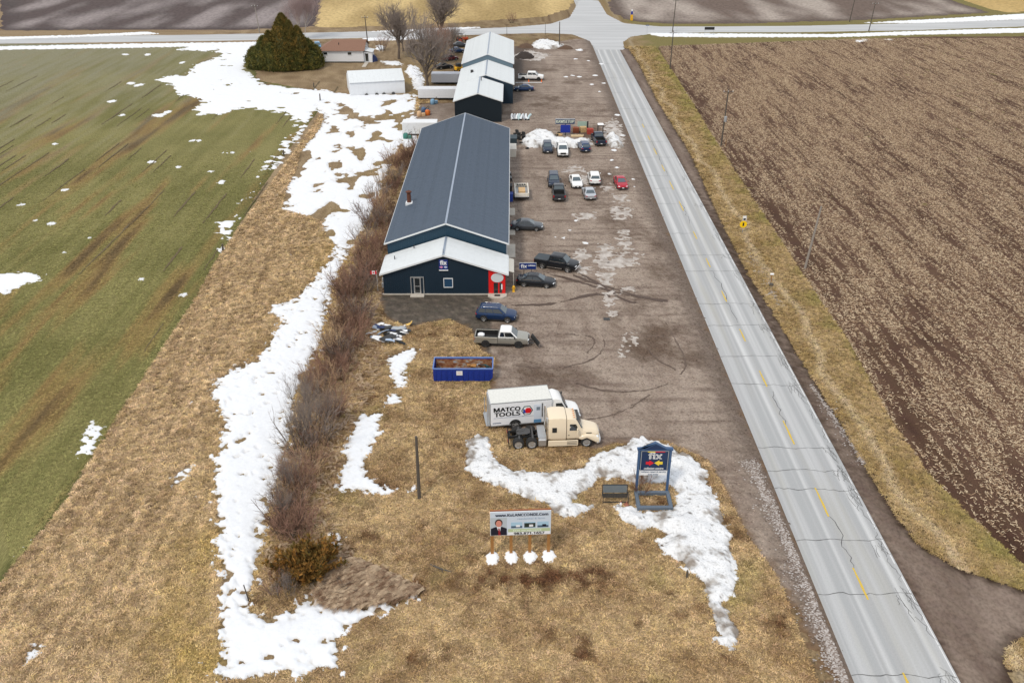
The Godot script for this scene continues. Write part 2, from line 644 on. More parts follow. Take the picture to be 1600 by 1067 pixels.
func green_colour(x: float, z: float, d: float) -> Color:
	var s := ns(x, z, 0.12, 0.012)
	var t := ns(x + 90.0, z, 0.5, 0.03)
	var c := wide(A(126, 122, 76), A(148, 141, 92), 0.5 + ns(x, z, 0.04) + t * 0.8)
	c = wide(c, A(158, 132, 86), s * 3.6 - 0.5 + t * 0.8)
	c = wide(c, A(112, 94, 68), s * 4.5 - 1.5 + t)
	c = wide(c, A(148, 144, 118), (-z - 150.0) / 90.0 * 0.6 + (-x - 70.0) / 60.0 * 0.6 + t * 0.6 - 0.2)
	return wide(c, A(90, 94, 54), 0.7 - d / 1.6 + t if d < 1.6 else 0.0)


func corn_colour(x: float, z: float, d: float) -> Color:
	var s := ns(x, z, 0.25, 0.03)
	var t := ns(x + 50.0, z, 0.9, 0.25)
	var c := wide(A(98, 74, 61), A(128, 102, 84), clampf((d - 3.0) / 8.0, 0.0, 0.5) + s * 0.7 + t * 0.7 + clampf((-z - 150.0) / 120.0, 0.0, 0.35))
	return wide(c, A(78, 56, 45), s * -1.6 - 0.45 + t * 0.6 + (0.7 - d / 3.0 if d < 2.0 else 0.0))


func lot_colour(x: float, z: float, d: float) -> Color:
	var s := ns(x, z, 0.28, 0.07)
	var t := ns(x + 40.0, z, 0.9)
	var c := wide(A(164, 149, 136), A(138, 122, 110), 0.42 + s * 0.9 + t * 0.5)
	c = wide(c, A(104, 88, 76), ns(x - 80.0, z, 0.06) * 2.2 - 0.35 + t * 0.5)
	c = wide(c, A(116, 100, 90), ns(x, z + 60.0, 0.06, 0.7) * 1.6 - 0.1 + t * 0.4)   # scuffs across the yard
	c = wide(c, A(112, 99, 90), (x - 19.5 + t) / 2.4)                      # wet band beside the pavement
	c = wide(c, A(98, 86, 78), (-z - 170.0) / 60.0 * clampf((9.0 - x) / 8.0, 0.0, 1.0))
	if x < -2.5 and z > -103.0:
		c = wide(c, A(84, 78, 70), 0.9 + t * 0.4)
	return wide(c, A(120, 96, 72), 0.8 - d / 0.8)


# ---------------------------------------------------------------- roads
func ribbon(pts: Array, w: float, y: float, wob := 0.0) -> ArrayMesh:
	var g := Geo.new()
	for i in pts.size() - 1:
		var a: Vector2 = pts[i]
		var b: Vector2 = pts[i + 1]
		var r := (b - a).orthogonal().normalized() * w * 0.5
		var wa := 1.0 + wob * n2.get_noise_1d(i * 13.7)
		var wb := 1.0 + wob * n2.get_noise_1d((i + 1) * 13.7)
		g.face([Vector3(a.x - r.x * wa, y, a.y - r.y * wa), Vector3(a.x + r.x * wa, y, a.y + r.y * wa), Vector3(b.x + r.x * wb, y, b.y + r.y * wb), Vector3(b.x - r.x * wb, y, b.y - r.y * wb)], Vector3.UP)
	return g.mesh()


func wander(a: Vector2, b: Vector2, amp: float, steps: int, sd: float) -> Array:
	var out := []
	var r := (b - a).orthogonal().normalized()
	for i in steps + 1:
		var t := float(i) / steps
		out.append(a.lerp(b, t) + r * amp * (n1.get_noise_2d(t * 3.0 + sd * 7.3, sd) * 1.4 + n2.get_noise_2d(t * 14.0, sd * 3.1) * 0.4))
	return out


func make_roads():
	var xs := PackedFloat32Array()
	for i in 57: xs.append(22.5 + i * 0.125)
	var zs := PackedFloat32Array()
	var z := -700.0
	while z <= -20.0:
		zs.append(z)
		z += 8.0 if z < -270.0 else 1.0
	var ys := PackedFloat32Array()
	var cols := PackedColorArray()
	for zz in zs:
		for xx in xs:
			ys.append(0.06 - absf(xx - 26.0) * 0.004)
			var u := xx - 22.5
			var track := 0.0
			for w in [1.05, 2.75, 4.4, 6.05]:   # polished wheel tracks
				track += exp(-pow((u - w + ns(0, zz, 0.03) * 0.12) / 0.33, 2.0))
			var c := wide(A(168, 169, 170), A(206, 207, 207), track * 0.62 + ns(xx, zz, 1.6, 0.012) * 0.7)
			c = wide(c, A(172, 171, 166), ns(xx, zz, 0.5, 0.02) * 1.4 - 0.1)
			cols.append(c)
	var road := part("highway", heights(xs, zs, ys, cols, -9.0), mats.road, self)
	tag(road, "pale grey two-lane highway with worn wheel tracks", "road", "", "structure")
	var cm := mat("crack", grey(0.1), 0.9)
	var k := 0
	for py in [75, 100, 122, 145, 170, 198, 222, 246, 275, 295, 319, 365, 400, 424, 475, 510, 558, 600, 700, 735, 765, 845, 930, 1055]:
		var a := P(800, py)
		var full: bool = py % 2 == 0 or py > 400
		road_crack(road, wander(Vector2(22.52, a.z), Vector2(29.45 if full else rng.randf_range(25, 28), a.z + rng.randf_range(-0.4, 0.4)), 0.22, 18, k + 1.0), 0.05 if full else 0.04, cm)
		k += 1
		if py > 250:   # a web of fine cracks where it meets the verge side
			for j in (5 if py % 3 else 8):
				var o := Vector2(28.3 + rng.randf() * 1.0, a.z + rng.randf_range(-0.7, 0.7))
				road_crack(road, wander(o, o + Vector2(rng.randf_range(-0.4, 0.7), rng.randf_range(0.8, 2.6)), 0.15, 6, k * 3.0 + j), 0.022, cm)
	for s in [[1125, 425, 1150, 505], [1208, 612, 1228, 665], [1291, 800, 1326, 890], [1010, 220, 1030, 275], [985, 160, 1000, 190], [1066, 318, 1080, 350]]:   # cracks along the centre line
		var a := P(s[0], s[1])
		var b := P(s[2], s[3])
		road_crack(road, wander(Vector2(26.2, a.z), Vector2(26.1, b.z), 0.3, 16, s[0]), 0.05, cm)
	for j in 26:   # cracking along the right edge
		var zz := -44.0 - j * 3.0
		road_crack(road, wander(Vector2(29.1 + rng.randf() * 0.25, zz), Vector2(28.9 + rng.randf() * 0.35, zz - 2.6), 0.25, 8, j + 200.0), 0.022, cm)
	var yl := mat("road_yellow", Color(0.72, 0.5, 0.07), 0.8)
	yl.albedo_texture = mats.t_soil
	yl.uv1_triplanar = true
	yl.uv1_world_triplanar = true
	yl.uv1_scale = Vector3(0.4, 0.4, 0.4)
	for e in [[1052, 1075], [888, 938], [763, 808], [658, 695], [580, 605], [515, 534], [455, 472], [404, 418], [362, 374], [315, 330], [283, 297], [258, 268], [232, 242], [212, 219], [194, 200]]:
		var a := P(800, e[0])
		var b := P(800, e[1])
		part("lane_marking", ribbon(wander(Vector2(26.0, a.z), Vector2(26.0, b.z), 0.02, 8, e[0]), 0.14, 0.066, 0.5), yl, road)
	var wl := mat("road_white", grey(0.66), 0.8)
	for j in 30:
		var z0 := -36.0 - j * 4.0
		if rng.randf() < 0.85:
			part("edge_line", ribbon([Vector2(29.36, z0), Vector2(29.36, z0 - rng.randf_range(1.5, 3.9))], 0.08, 0.052, 0.4), wl, road)

	var cross := poly([[-300, 61], [0, 57], [300, 54], [520, 50], [700, 46], [800, 42], [860, 37], [890, 27], [900, 10], [903, 0], [935, 0], [948, 22], [975, 36], [1030, 41], [1119, 41], [1250, 40], [1425, 36], [1600, 30], [1900, 16], [1900, 29], [1600, 41], [1425, 47], [1250, 50], [1119, 50], [1020, 52], [985, 57], [973, 66], [978, 78], [930, 78], [920, 63], [895, 53], [850, 51], [700, 55], [520, 60], [300, 64], [0, 68], [-300, 73]], 0.05)
	tag(layer("side_road", cross, 0.7, {"top": 0.07, "ragged": 0.08, "edge": 0.3}, mats.road, func(px, pz, _d):
		return wide(A(174, 175, 176), A(198, 199, 200), 0.5 + ns(px, pz, 0.02, 0.8) * 0.9)), "pale grey side road meeting the highway at a crossroads", "road", "", "structure")
	# packed wheel ruts in the yard
	var mud := mat("mud", A(88, 69, 57), 0.7)
	mud.albedo_texture = mats.t_soil
	mud.uv1_triplanar = true
	mud.uv1_world_triplanar = true
	mud.uv1_scale = Vector3(0.3, 0.3, 0.3)
	var scuff := mat("scuff", A(106, 89, 78), 0.85)
	scuff.albedo_texture = mats.t_soil
	scuff.uv1_triplanar = true
	scuff.uv1_world_triplanar = true
	scuff.uv1_scale = Vector3(0.3, 0.3, 0.3)
	var rg := []
	for r in [
		[[855, 427], [880, 434], [910, 442], [945, 453], [975, 460], [1010, 466], [1048, 471]],
		[[895, 430], [920, 440], [960, 452], [1000, 464], [1040, 472]],
		[[800, 478], [840, 477], [875, 473], [905, 465], [935, 460], [955, 464]],
		[[905, 428], [925, 438], [950, 452], [972, 468], [1000, 476]],
		[[800, 572], [840, 576], [880, 575], [915, 567], [935, 555], [945, 540], [940, 523]],
		[[870, 523], [900, 524], [925, 528], [928, 540], [915, 555]],
		[[1040, 505], [1060, 540], [1072, 570], [1060, 590]],
		[[1010, 545], [1030, 565], [1060, 580]],
		[[880, 660], [930, 655], [980, 640], [1020, 615]],
		[[900, 600], [950, 612], [1000, 612], [1050, 600]],
	]:
		var q := []
		for i in r.size() - 1:
			for j in 6:
				var p0: Array = r[maxi(i - 1, 0)]
				var p3: Array = r[mini(i + 2, r.size() - 1)]
				var t := j / 6.0
				var px := cubic_interpolate(r[i][0], r[i + 1][0], p0[0], p3[0], t)
				var py := cubic_interpolate(r[i][1], r[i + 1][1], p0[1], p3[1], t)
				var w := P(px, py)
				q.append(Vector2(w.x, w.z))
		rg.append(q)
	for set_of in 2:
		var st := SurfaceTool.new()
		st.begin(Mesh.PRIMITIVE_TRIANGLES)
		for k2 in rg.size():
			if (k2 < 4) != (set_of == 0): continue
			for strand in (3 if set_of == 0 else 2):   # each rut is a few broken strands of churned grit
				var run := []
				for i in rg[k2].size():
					var p: Vector2 = rg[k2][i]
					if n1.get_noise_2d(i * 0.35 + k2 * 9.0, strand * 5.0) > -0.3:
						run.append(p + Vector2(n2.get_noise_2d(i * 0.7, strand * 3.0 + k2) * 0.12, (strand - 1) * 0.16 + n2.get_noise_2d(i * 0.5 + 50.0, strand * 3.0 + k2) * 0.14))
					else:
						if run.size() > 1: st.append_from(ribbon(run, 0.2 if set_of == 0 else 0.08, 0.062 + k2 * 0.001 + strand * 0.0003, 1.4), 0, Transform3D())
						run = []
				if run.size() > 1: st.append_from(ribbon(run, 0.2 if set_of == 0 else 0.08, 0.062 + k2 * 0.001 + strand * 0.0003, 1.4), 0, Transform3D())
		var o := part("wheel_ruts" if set_of == 0 else "tyre_tracks", st.commit(), mud if set_of == 0 else scuff, self)
		tag(o, "dark muddy wheel ruts crossing before the parked black pickup" if set_of == 0 else "faint curved tyre tracks over the packed gravel", "ruts", "", "structure")


func road_crack(road: Node, pts: Array, w: float, m: Material):
	part("crack", ribbon(pts, w, 0.064, 0.8), m, road)


# ---------------------------------------------------------------- snow
func make_snow():
	var white := func(x, z, d): return wide(Color(0.75, 0.77, 0.8), A(190, 180, 166), 0.25 - d * 0.6 + ns(x, z, 1.5) * 0.5)
	var grubby := func(x, z, d):
		return wide(wide(Color(0.75, 0.76, 0.77), A(150, 141, 132), ns(x, z, 0.35) * 2.2 + 0.12 + ns(x, z, 1.6) * 0.7 + (0.3 - d) * 0.6), A(92, 80, 70), ns(x + 40.0, z, 1.1) * 3.0 - 1.0)
	var big := [
		["snow_band", [[545, 395], [530, 420], [517, 460], [507, 500], [497, 545], [474, 585], [459, 625], [452, 680], [436, 740], [424, 780], [414, 830], [404, 870], [394, 915], [390, 955], [420, 965], [455, 955], [480, 925], [520, 945], [560, 948], [640, 938], [612, 955], [570, 968], [540, 985], [530, 1005], [533, 1050], [500, 1045], [470, 1060], [440, 1050], [400, 1064], [345, 1066], [335, 1040], [345, 1015], [340, 960], [347, 900], [338, 850], [340, 800], [333, 740], [345, 690], [350, 660], [345, 640], [327, 620], [340, 595], [365, 575], [400, 565], [430, 520], [445, 495], [420, 490], [425, 478], [455, 470], [480, 450], [505, 420], [520, 400], [525, 385]], 0.18, {"top": 0.16, "ragged": 0.6, "ragged_freq": 0.5, "edge": 0.9, "relief": 0.1, "relief_freq": 0.3, "fray": 1.1, "fray_reach": 1.8, "fray_freq": 1.1, "gaps": 0.43, "gap_freq": 0.5}, "snow", "long white snow band lying along the brown hedgerow"],
		["snow_sheet", [[500, 150], [652, 148], [648, 185], [632, 215], [606, 270], [588, 320], [566, 360], [545, 398], [525, 385], [510, 372], [500, 345], [470, 335], [440, 328], [445, 300], [460, 270], [470, 235], [500, 200], [505, 180], [490, 165]], 0.3, {"top": 0.1, "ragged": 0.9, "edge": 0.7, "gaps": 0.16, "gap_freq": 0.16, "gap_long": 0.6, "fray": 1.0, "relief": 0.05}, "snow", "patchy snow with brown grass showing through, left of the long building"],
		["snow_sheet", [[380, 108], [410, 130], [450, 138], [505, 141], [545, 148], [640, 148], [652, 150], [640, 155], [500, 160], [478, 195], [455, 225], [440, 242], [430, 262], [410, 266], [395, 300], [370, 330], [345, 397], [348, 372], [335, 350], [365, 340], [385, 310], [400, 290], [405, 275], [420, 255], [455, 205], [468, 190], [440, 175], [400, 170], [380, 168], [350, 178], [310, 180], [300, 170], [320, 160], [300, 150], [280, 150], [265, 130], [240, 125], [265, 118], [290, 118], [305, 100], [325, 95], [350, 85], [330, 80], [270, 78], [300, 73], [395, 66], [388, 90]], 0.45, {"top": 0.12, "ragged": 1.1, "ragged_freq": 0.35, "edge": 0.8, "gaps": 0.52, "gap_freq": 0.12, "relief": 0.05}, "snow", "wide snow sheet on the green field round the evergreen clump"],
		["snow_patch", [[605, 560], [640, 545], [655, 548], [640, 570], [632, 580], [638, 600], [630, 610], [615, 600], [608, 580]], 0.16, {"top": 0.12, "ragged": 0.3, "ragged_freq": 1.2, "edge": 0.4, "relief": 0.06}, "snow", "angular snow patch between the scrap heap and the blue dumpster"],
		["snow_patch", [[603, 620], [615, 615], [630, 622], [628, 630], [602, 635]], 0.16, {"top": 0.1, "ragged": 0.25, "ragged_freq": 1.2, "edge": 0.4}, "snow", "small oval snow patch left of the white box truck"],
		["snow_patch", [[560, 650], [600, 643], [590, 665], [597, 680], [585, 690], [582, 705], [570, 720], [575, 745], [600, 760], [622, 768], [600, 776], [560, 768], [525, 768], [530, 745], [540, 720], [535, 705], [545, 685]], 0.16, {"top": 0.14, "ragged": 0.4, "ragged_freq": 1.0, "edge": 0.5, "relief": 0.08}, "snow", "boot-shaped snow patch between the hedgerow and the bare wooden pole"],
		["snow_patch", [[637, 762], [650, 758], [656, 768], [640, 769]], 0.15, {"top": 0.08, "ragged": 0.15, "edge": 0.3}, "snow", "little snow patch at the foot of the wooden pole"],
		["snow_bank", [[727, 690], [745, 680], [768, 683], [765, 700], [775, 720], [800, 735], [850, 738], [895, 735], [915, 728], [935, 738], [930, 755], [912, 770], [895, 785], [935, 794], [900, 808], [880, 812], [865, 800], [855, 785], [820, 780], [790, 765], [760, 755], [740, 745], [724, 735], [730, 710]], 0.15, {"top": 0.3, "ragged": 0.35, "ragged_freq": 1.1, "edge": 0.9, "relief": 0.18, "relief_freq": 0.3}, "grubby", "curved snow bank between the tan truck tractor and the billboard"],
		["snow_bank", [[905, 740], [920, 715], [960, 700], [1000, 685], [1030, 690], [1060, 705], [1085, 715], [1105, 735], [1110, 760], [1125, 790], [1140, 830], [1145, 870], [1155, 895], [1150, 930], [1130, 945], [1145, 970], [1158, 990], [1145, 1020], [1120, 1005], [1118, 985], [1105, 940], [1100, 915], [1080, 895], [1060, 880], [1035, 865], [1025, 850], [1040, 835], [1020, 825], [1000, 832], [975, 815], [960, 795], [985, 792], [1010, 800], [1046, 797], [1060, 780], [1052, 765], [1040, 757], [990, 757], [965, 748], [935, 748], [925, 765], [912, 760]], 0.14, {"top": 0.45, "ragged": 0.45, "ragged_freq": 0.5, "edge": 1.9, "relief": 0.42, "relief_freq": 0.28}, "grubby", "lumpy dirty snow bank curling round the tall blue sign"],
		["snow_bank", [[814, 224], [822, 212], [840, 205], [862, 209], [876, 219], [905, 221], [922, 219], [926, 226], [900, 231], [850, 231], [822, 231]], 0.3, {"top": 0.9, "ragged": 0.4, "edge": 1.6, "relief": 0.6, "relief_freq": 0.4}, "grubby", "ploughed snow bank behind the row of parked cars"],
		["snow_bank", [[950, 210], [960, 208], [972, 222], [974, 232], [955, 232], [948, 222]], 0.3, {"top": 0.8, "ragged": 0.4, "edge": 1.4, "relief": 0.4, "relief_freq": 0.7}, "grubby", "snow heap at the roadside end of the parked row"],
		["snow_bank", [[828, 74], [838, 64], [862, 66], [880, 70], [878, 76], [850, 77]], 0.4, {"top": 0.9, "ragged": 0.6, "edge": 2.0, "relief": 0.5}, "grubby", "grey snow heap at the far corner of the yard"],
		["snow_strip", [[-100, 61], [130, 55], [230, 50], [250, 53], [130, 58], [-100, 65]], 0.5, {"top": 0.25, "ragged": 0.4, "edge": 0.8}, "snow", "thin snow strip on the far verge of the side road"],
		["snow_strip", [[-100, 76], [0, 73], [200, 69], [402, 66], [402, 71], [200, 75], [0, 78], [-100, 82]], 0.5, {"top": 0.25, "ragged": 0.6, "edge": 0.8}, "snow", "snow strip along the ditch above the green field"],
		["snow_strip", [[1010, 52], [1119, 53], [1300, 54], [1440, 49], [1600, 44], [1750, 38], [1750, 46], [1600, 51], [1440, 54], [1300, 58], [1119, 58], [1030, 57]], 0.5, {"top": 0.25, "ragged": 0.5, "edge": 0.8}, "snow", "snow strip in the ditch above the corn stubble"],
		["snow_strip", [[1345, 36], [1450, 31], [1600, 22], [1750, 12], [1750, 21], [1600, 30], [1450, 36]], 0.5, {"top": 0.25, "ragged": 0.5, "edge": 0.8}, "snow", "snow strip on the far side of the side road beyond the stubble"],
		["snow_strip", [[560, 50], [620, 47], [720, 43], [760, 42], [720, 46], [620, 50]], 0.5, {"top": 0.2, "ragged": 0.4, "edge": 0.8}, "snow", "broken snow line below the tan hay field"],
		["snow_strip", [[566, 60], [640, 57], [690, 55], [690, 60], [640, 62], [566, 64]], 0.5, {"top": 0.2, "ragged": 0.4, "edge": 0.8}, "snow", "snow line along the road behind the brown-roofed house"],
		["snow_patch", [[640, 100], [652, 106], [662, 122], [660, 140], [648, 140], [645, 125], [634, 112]], 0.35, {"top": 0.4, "ragged": 0.4, "edge": 1.2, "relief": 0.3}, "snow", "snow heap beside the white shed and the bare tree"],
		["snow_patch", [[595, 95], [622, 96], [628, 102], [605, 101]], 0.35, {"top": 0.1, "ragged": 0.4, "edge": 0.6}, "snow", "thin snow patch on the lawn right of the house"],
		["snow_patch", [[590, 70], [600, 73], [597, 80], [586, 77]], 0.35, {"top": 0.2, "ragged": 0.3, "edge": 0.6}, "snow", "snow crescent beside the round bare bush"],
		["snow_patch", [[0, 428], [40, 425], [66, 431], [60, 440], [35, 446], [10, 460], [-30, 455], [-30, 440]], 0.25, {"top": 0.09, "ragged": 0.5, "edge": 0.5}, "snow", "snow patch at the left edge of the green field"],
		["snow_patch", [[141, 657], [160, 672], [150, 700], [130, 715], [117, 710], [127, 690]], 0.2, {"top": 0.1, "ragged": 0.35, "ragged_freq": 1.2, "edge": 0.4}, "snow", "snow patch on the green field's edge beside the rough grass"],
		["snow_patch", [[50, 1003], [72, 1009], [55, 1030], [28, 1048]], 0.18, {"top": 0.08, "ragged": 0.3, "edge": 0.4, "gaps": 0.4, "gap_freq": 0.8}, "snow", "torn snow patch in the rough grass at the lower left"],
		["snow_patch", [[300, 722], [297, 745], [265, 762], [275, 742]], 0.18, {"top": 0.08, "ragged": 0.35, "edge": 0.4, "gaps": 0.3, "gap_freq": 0.6}, "snow", "torn snow patch left of the long snow band"],
		["snow_patch", [[345, 240], [400, 238], [345, 237]], 0.4, {"top": 0.05, "ragged": 0.4, "edge": 0.4}, "snow", "faint snow streak in the middle of the green field"],
		["snow_patch", [[514, 830], [530, 832], [540, 845], [525, 856], [512, 850]], 0.15, {"top": 0.1, "ragged": 0.3, "edge": 0.4}, "snow", "small snow patch right of the rust-brown cedar"],
		["snow_patch", [[625, 205], [650, 195], [655, 225], [630, 235]], 0.3, {"top": 0.1, "ragged": 0.5, "edge": 0.5}, "snow", "snow patch below the white trailer beside the long building"],
	]
	for e in big:
		var m: Material = mats.dirty_snow if e[4] == "grubby" else mats.snow
		var q := poly(e[1])
		snow_outlines.append(q)
		var o: Dictionary = e[3]
		o["fray"] = o.get("fray", 0.35 if e[0] == "snow_bank" else 0.7)
		o["base"] = 0.03 if e[0] == "snow_bank" else 0.012
		tag(layer(e[0], q, e[2], o, m, grubby if e[4] == "grubby" else white), e[5], "snow", "snow left on the ground", "stuff")
	# crumbs of snow scattered over field and yard
	var crumbs := [[78, 350, 9], [285, 462, 9], [220, 437, 6], [248, 180, 12], [175, 158, 8], [300, 220, 6], [310, 220, 5], [330, 268, 5], [345, 285, 9], [235, 253, 7], [278, 261, 6], [85, 225, 5], [102, 297, 7], [32, 320, 7], [140, 372, 4], [215, 133, 9], [230, 85, 8], [285, 98, 6], [205, 130, 7], [55, 345, 5], [100, 395, 4], [305, 775, 5], [310, 745, 4], [610, 690, 3], [300, 630, 6], [330, 1000, 3], [45, 845, 5], [20, 870, 5], [35, 855, 4], [312, 1003, 3], [455, 398, 4], [420, 350, 6], [430, 305, 5], [1345, 64, 10], [1352, 62, 6], [1390, 62, 6], [260, 175, 9], [195, 85, 6], [190, 180, 6], [415, 260, 6]]
	for e in [[915, 380, 6], [900, 345, 5], [960, 235, 5], [972, 212, 5], [965, 180, 5], [930, 118, 5], [925, 132, 4], [943, 130, 4], [940, 100, 4], [905, 120, 4], [895, 118, 4], [885, 120, 4], [920, 95, 3], [955, 250, 4], [965, 262, 5], [952, 272, 4], [990, 280, 4], [992, 292, 3], [880, 372, 4], [868, 371, 3], [890, 360, 3], [905, 78, 7], [900, 92, 4], [937, 143, 3], [640, 350, 2], [575, 560, 3], [520, 610, 2], [510, 800, 4], [516, 815, 3], [508, 790, 3], [512, 780, 3]]:
		crumbs.append(e)
	var st := SurfaceTool.new()
	st.begin(Mesh.PRIMITIVE_TRIANGLES)
	for e in crumbs:
		var a := P(e[0], e[1])
		var q2 := PackedVector2Array()
		var r: float = e[2] / (1400.0 / absf(a.z) * 0.95)
		for j in 9:
			var th := TAU * j / 9.0
			q2.append(Vector2(a.x, a.z) + Vector2(cos(th) * r, sin(th) * r * 1.25) * rng.randf_range(0.5, 1.15))
		var g := layer("snow_crumb", q2, clampf(r * 0.14, 0.12, 0.4), {"top": 0.07, "base": 0.03, "ragged": r * 0.28, "ragged_freq": 1.6, "edge": r * 0.35}, mats.snow, white)
		if g.mesh.get_surface_count(): st.append_from(g.mesh, 0, Transform3D())
		remove_child(g)
		g.free()
	names.erase("snow_crumb")
	tag(part("snow_crumbs", st.commit(), mats.snow, self), "small scattered crumbs of snow over field and yard", "snow", "", "stuff")
	# slush and thin ice on the yard and in the ditch
	var ice := func(x, z, _d): return wide(A(200, 192, 184), A(160, 148, 138), 0.45 + ns(x, z, 0.7) * 1.3)
	var wet := ground_mat("ice", mats.lot.albedo_texture, Vector2(6, 6), mats.t_bump, 1.0, 0.3)
	var k := 0
	for e in [
		[[[925, 408], [950, 400], [985, 394], [1000, 398], [995, 412], [970, 418], [935, 412]], "pale ice sheet near the middle of the yard"],
		[[[900, 392], [915, 388], [922, 410], [920, 430], [905, 428]], "long strip of grey slush in front of the black pickup"],
		[[[935, 385], [955, 382], [958, 410], [955, 450], [938, 450]], "upright band of slush across the yard's middle"],
		[[[893, 335], [930, 333], [925, 343], [900, 343]], "ragged slush below the silver sedan"],
		[[[962, 305], [980, 306], [978, 316], [962, 316]], "square of slush below the red car"],
		[[[955, 325], [980, 322], [985, 340], [962, 345]], "broken slush patches below the red car's square"],
		[[[970, 360], [980, 358], [985, 390], [972, 392]], "narrow slush trail leading to the ice sheet"],
		[[[885, 263], [895, 258], [908, 262], [918, 270], [890, 271], [880, 268]], "white pool of ice behind the white sedan"],
		[[[905, 275], [925, 274], [920, 288], [910, 290]], "ice between the two white cars"],
		[[[940, 292], [950, 287], [960, 295], [945, 298]], "ice slab left of the red car"],
		[[[945, 195], [960, 185], [970, 200], [975, 225], [955, 225], [945, 215]], "wet slush around the metal frame by the road"],
		[[[945, 455], [958, 452], [960, 470], [948, 475]], "slush below the crossing wheel ruts"],
		[[[950, 475], [957, 474], [958, 492], [952, 493]], "small slush trail above the yard drain"],
		[[[800, 88], [825, 78], [860, 86], [840, 96], [812, 92]], "wet grey ice beside the far white building"],
		[[[985, 520], [1000, 525], [985, 545], [970, 560], [975, 540]], "faint dried puddle in the yard"],
		[[[970, 452], [985, 448], [992, 455], [975, 458]], "small ice patch beside the crossing ruts"],
		[[[1166, 392], [1176, 395], [1200, 430], [1222, 478], [1212, 476], [1188, 435]], "ice filling the ditch below the yellow sign"],
	]:
		k += 1
		tag(layer("slush_patch", poly(e[0]), 0.22, {"top": 0.018, "base": 0.052, "ragged": 0.55, "ragged_freq": 0.7, "edge": 0.5, "gaps": 0.2, "gap_freq": 0.4, "fray": 0.8}, wet, ice), e[1], "slush", "slush and thin ice", "stuff")


# ---------------------------------------------------------------- buildings
func weathered(key: String, c: Color, rough: float, metal: float, amount: float, tile := 3.0) -> StandardMaterial3D:
	var m := mat(key, c, rough, metal)
	m.albedo_texture = noise_tex(key, key.length() * 7 + 1, 0.012, [grey(1.0 - amount), grey(1.0 - amount * 0.3), grey(1.0), grey(1.0 + amount * 0.4)], 5, FastNoiseLite.TYPE_SIMPLEX_SMOOTH, 512)
	m.uv1_triplanar = true
	m.uv1_world_triplanar = true
	m.uv1_scale = Vector3.ONE / tile
	return m


func slope_at(x: float, x0: float, x1: float, eave: float, apex: float) -> float:
	var mid := (x0 + x1) * 0.5
	return lerpf(apex, eave, absf(x - mid) / ((x1 - x0) * 0.5))


# o: the building; the gables face +z and -z
func walls(o: Node3D, x0: float, x1: float, z0: float, z1: float, eave: float, apex: float, m: Material, panels := true, gaps := []):
	var mid := (x0 + x1) * 0.5
	var g := Geo.new()
	g.box(Vector3(x0 + 0.1, eave * 0.5, (z0 + z1) * 0.5), Vector3(0.2, eave, z0 - z1 - 0.42))
	part("wall", g.mesh(), m, o)
	g = Geo.new()
	g.box(Vector3(x1 - 0.1, eave * 0.5, (z0 + z1) * 0.5), Vector3(0.2, eave, z0 - z1 - 0.42))
	part("wall", g.mesh(), m, o)
	for z in [z0 - 0.2, z1]:
		g = Geo.new()
		g.prism([Vector3(x0, 0, z), Vector3(x1, 0, z), Vector3(x1, eave - 0.02, z), Vector3(mid, apex - 0.02, z), Vector3(x0, eave - 0.02, z)], Vector3(0, 0, 0.2))
		part("gable_wall", g.mesh(), m, o)
	if not panels: return
	var n := int(round((x1 - x0) / 0.92))
	var w := (x1 - x0) / n
	for i in n:
		var a := x0 + i * w + 0.004
		var b := a + w - 0.008
		var low := 0.12
		var skip := false
		for gp in gaps:   # openings: [x from, x to, top]
			if (a + b) * 0.5 > gp[0] and (a + b) * 0.5 < gp[1]: low = gp[2]
			if gp[2] > 90.0 and (a + b) * 0.5 > gp[0] and (a + b) * 0.5 < gp[1]: skip = true
		if skip: continue
		g = Geo.new()
		var ha := slope_at(a, x0, x1, eave, apex) - 0.06
		var hb := slope_at(b, x0, x1, eave, apex) - 0.06
		var pts := [Vector3(a, low, z0 + 0.003), Vector3(b, low, z0 + 0.003), Vector3(b, hb, z0 + 0.003)]
		if a < mid and b > mid: pts.append(Vector3(mid, apex - 0.06, z0 + 0.003))
		pts.append(Vector3(a, ha, z0 + 0.003))
		g.prism(pts, Vector3(0, 0, 0.02))
		for k in 4:
			var rx := a + w * (k + 0.5) / 4.0
			var rh := slope_at(rx, x0, x1, eave, apex) - 0.09
			g.box(Vector3(rx, (low + rh) * 0.5, z0 + 0.035), Vector3(0.05, rh - low, 0.028))
		part("wall_panel", g.mesh(), m, o)


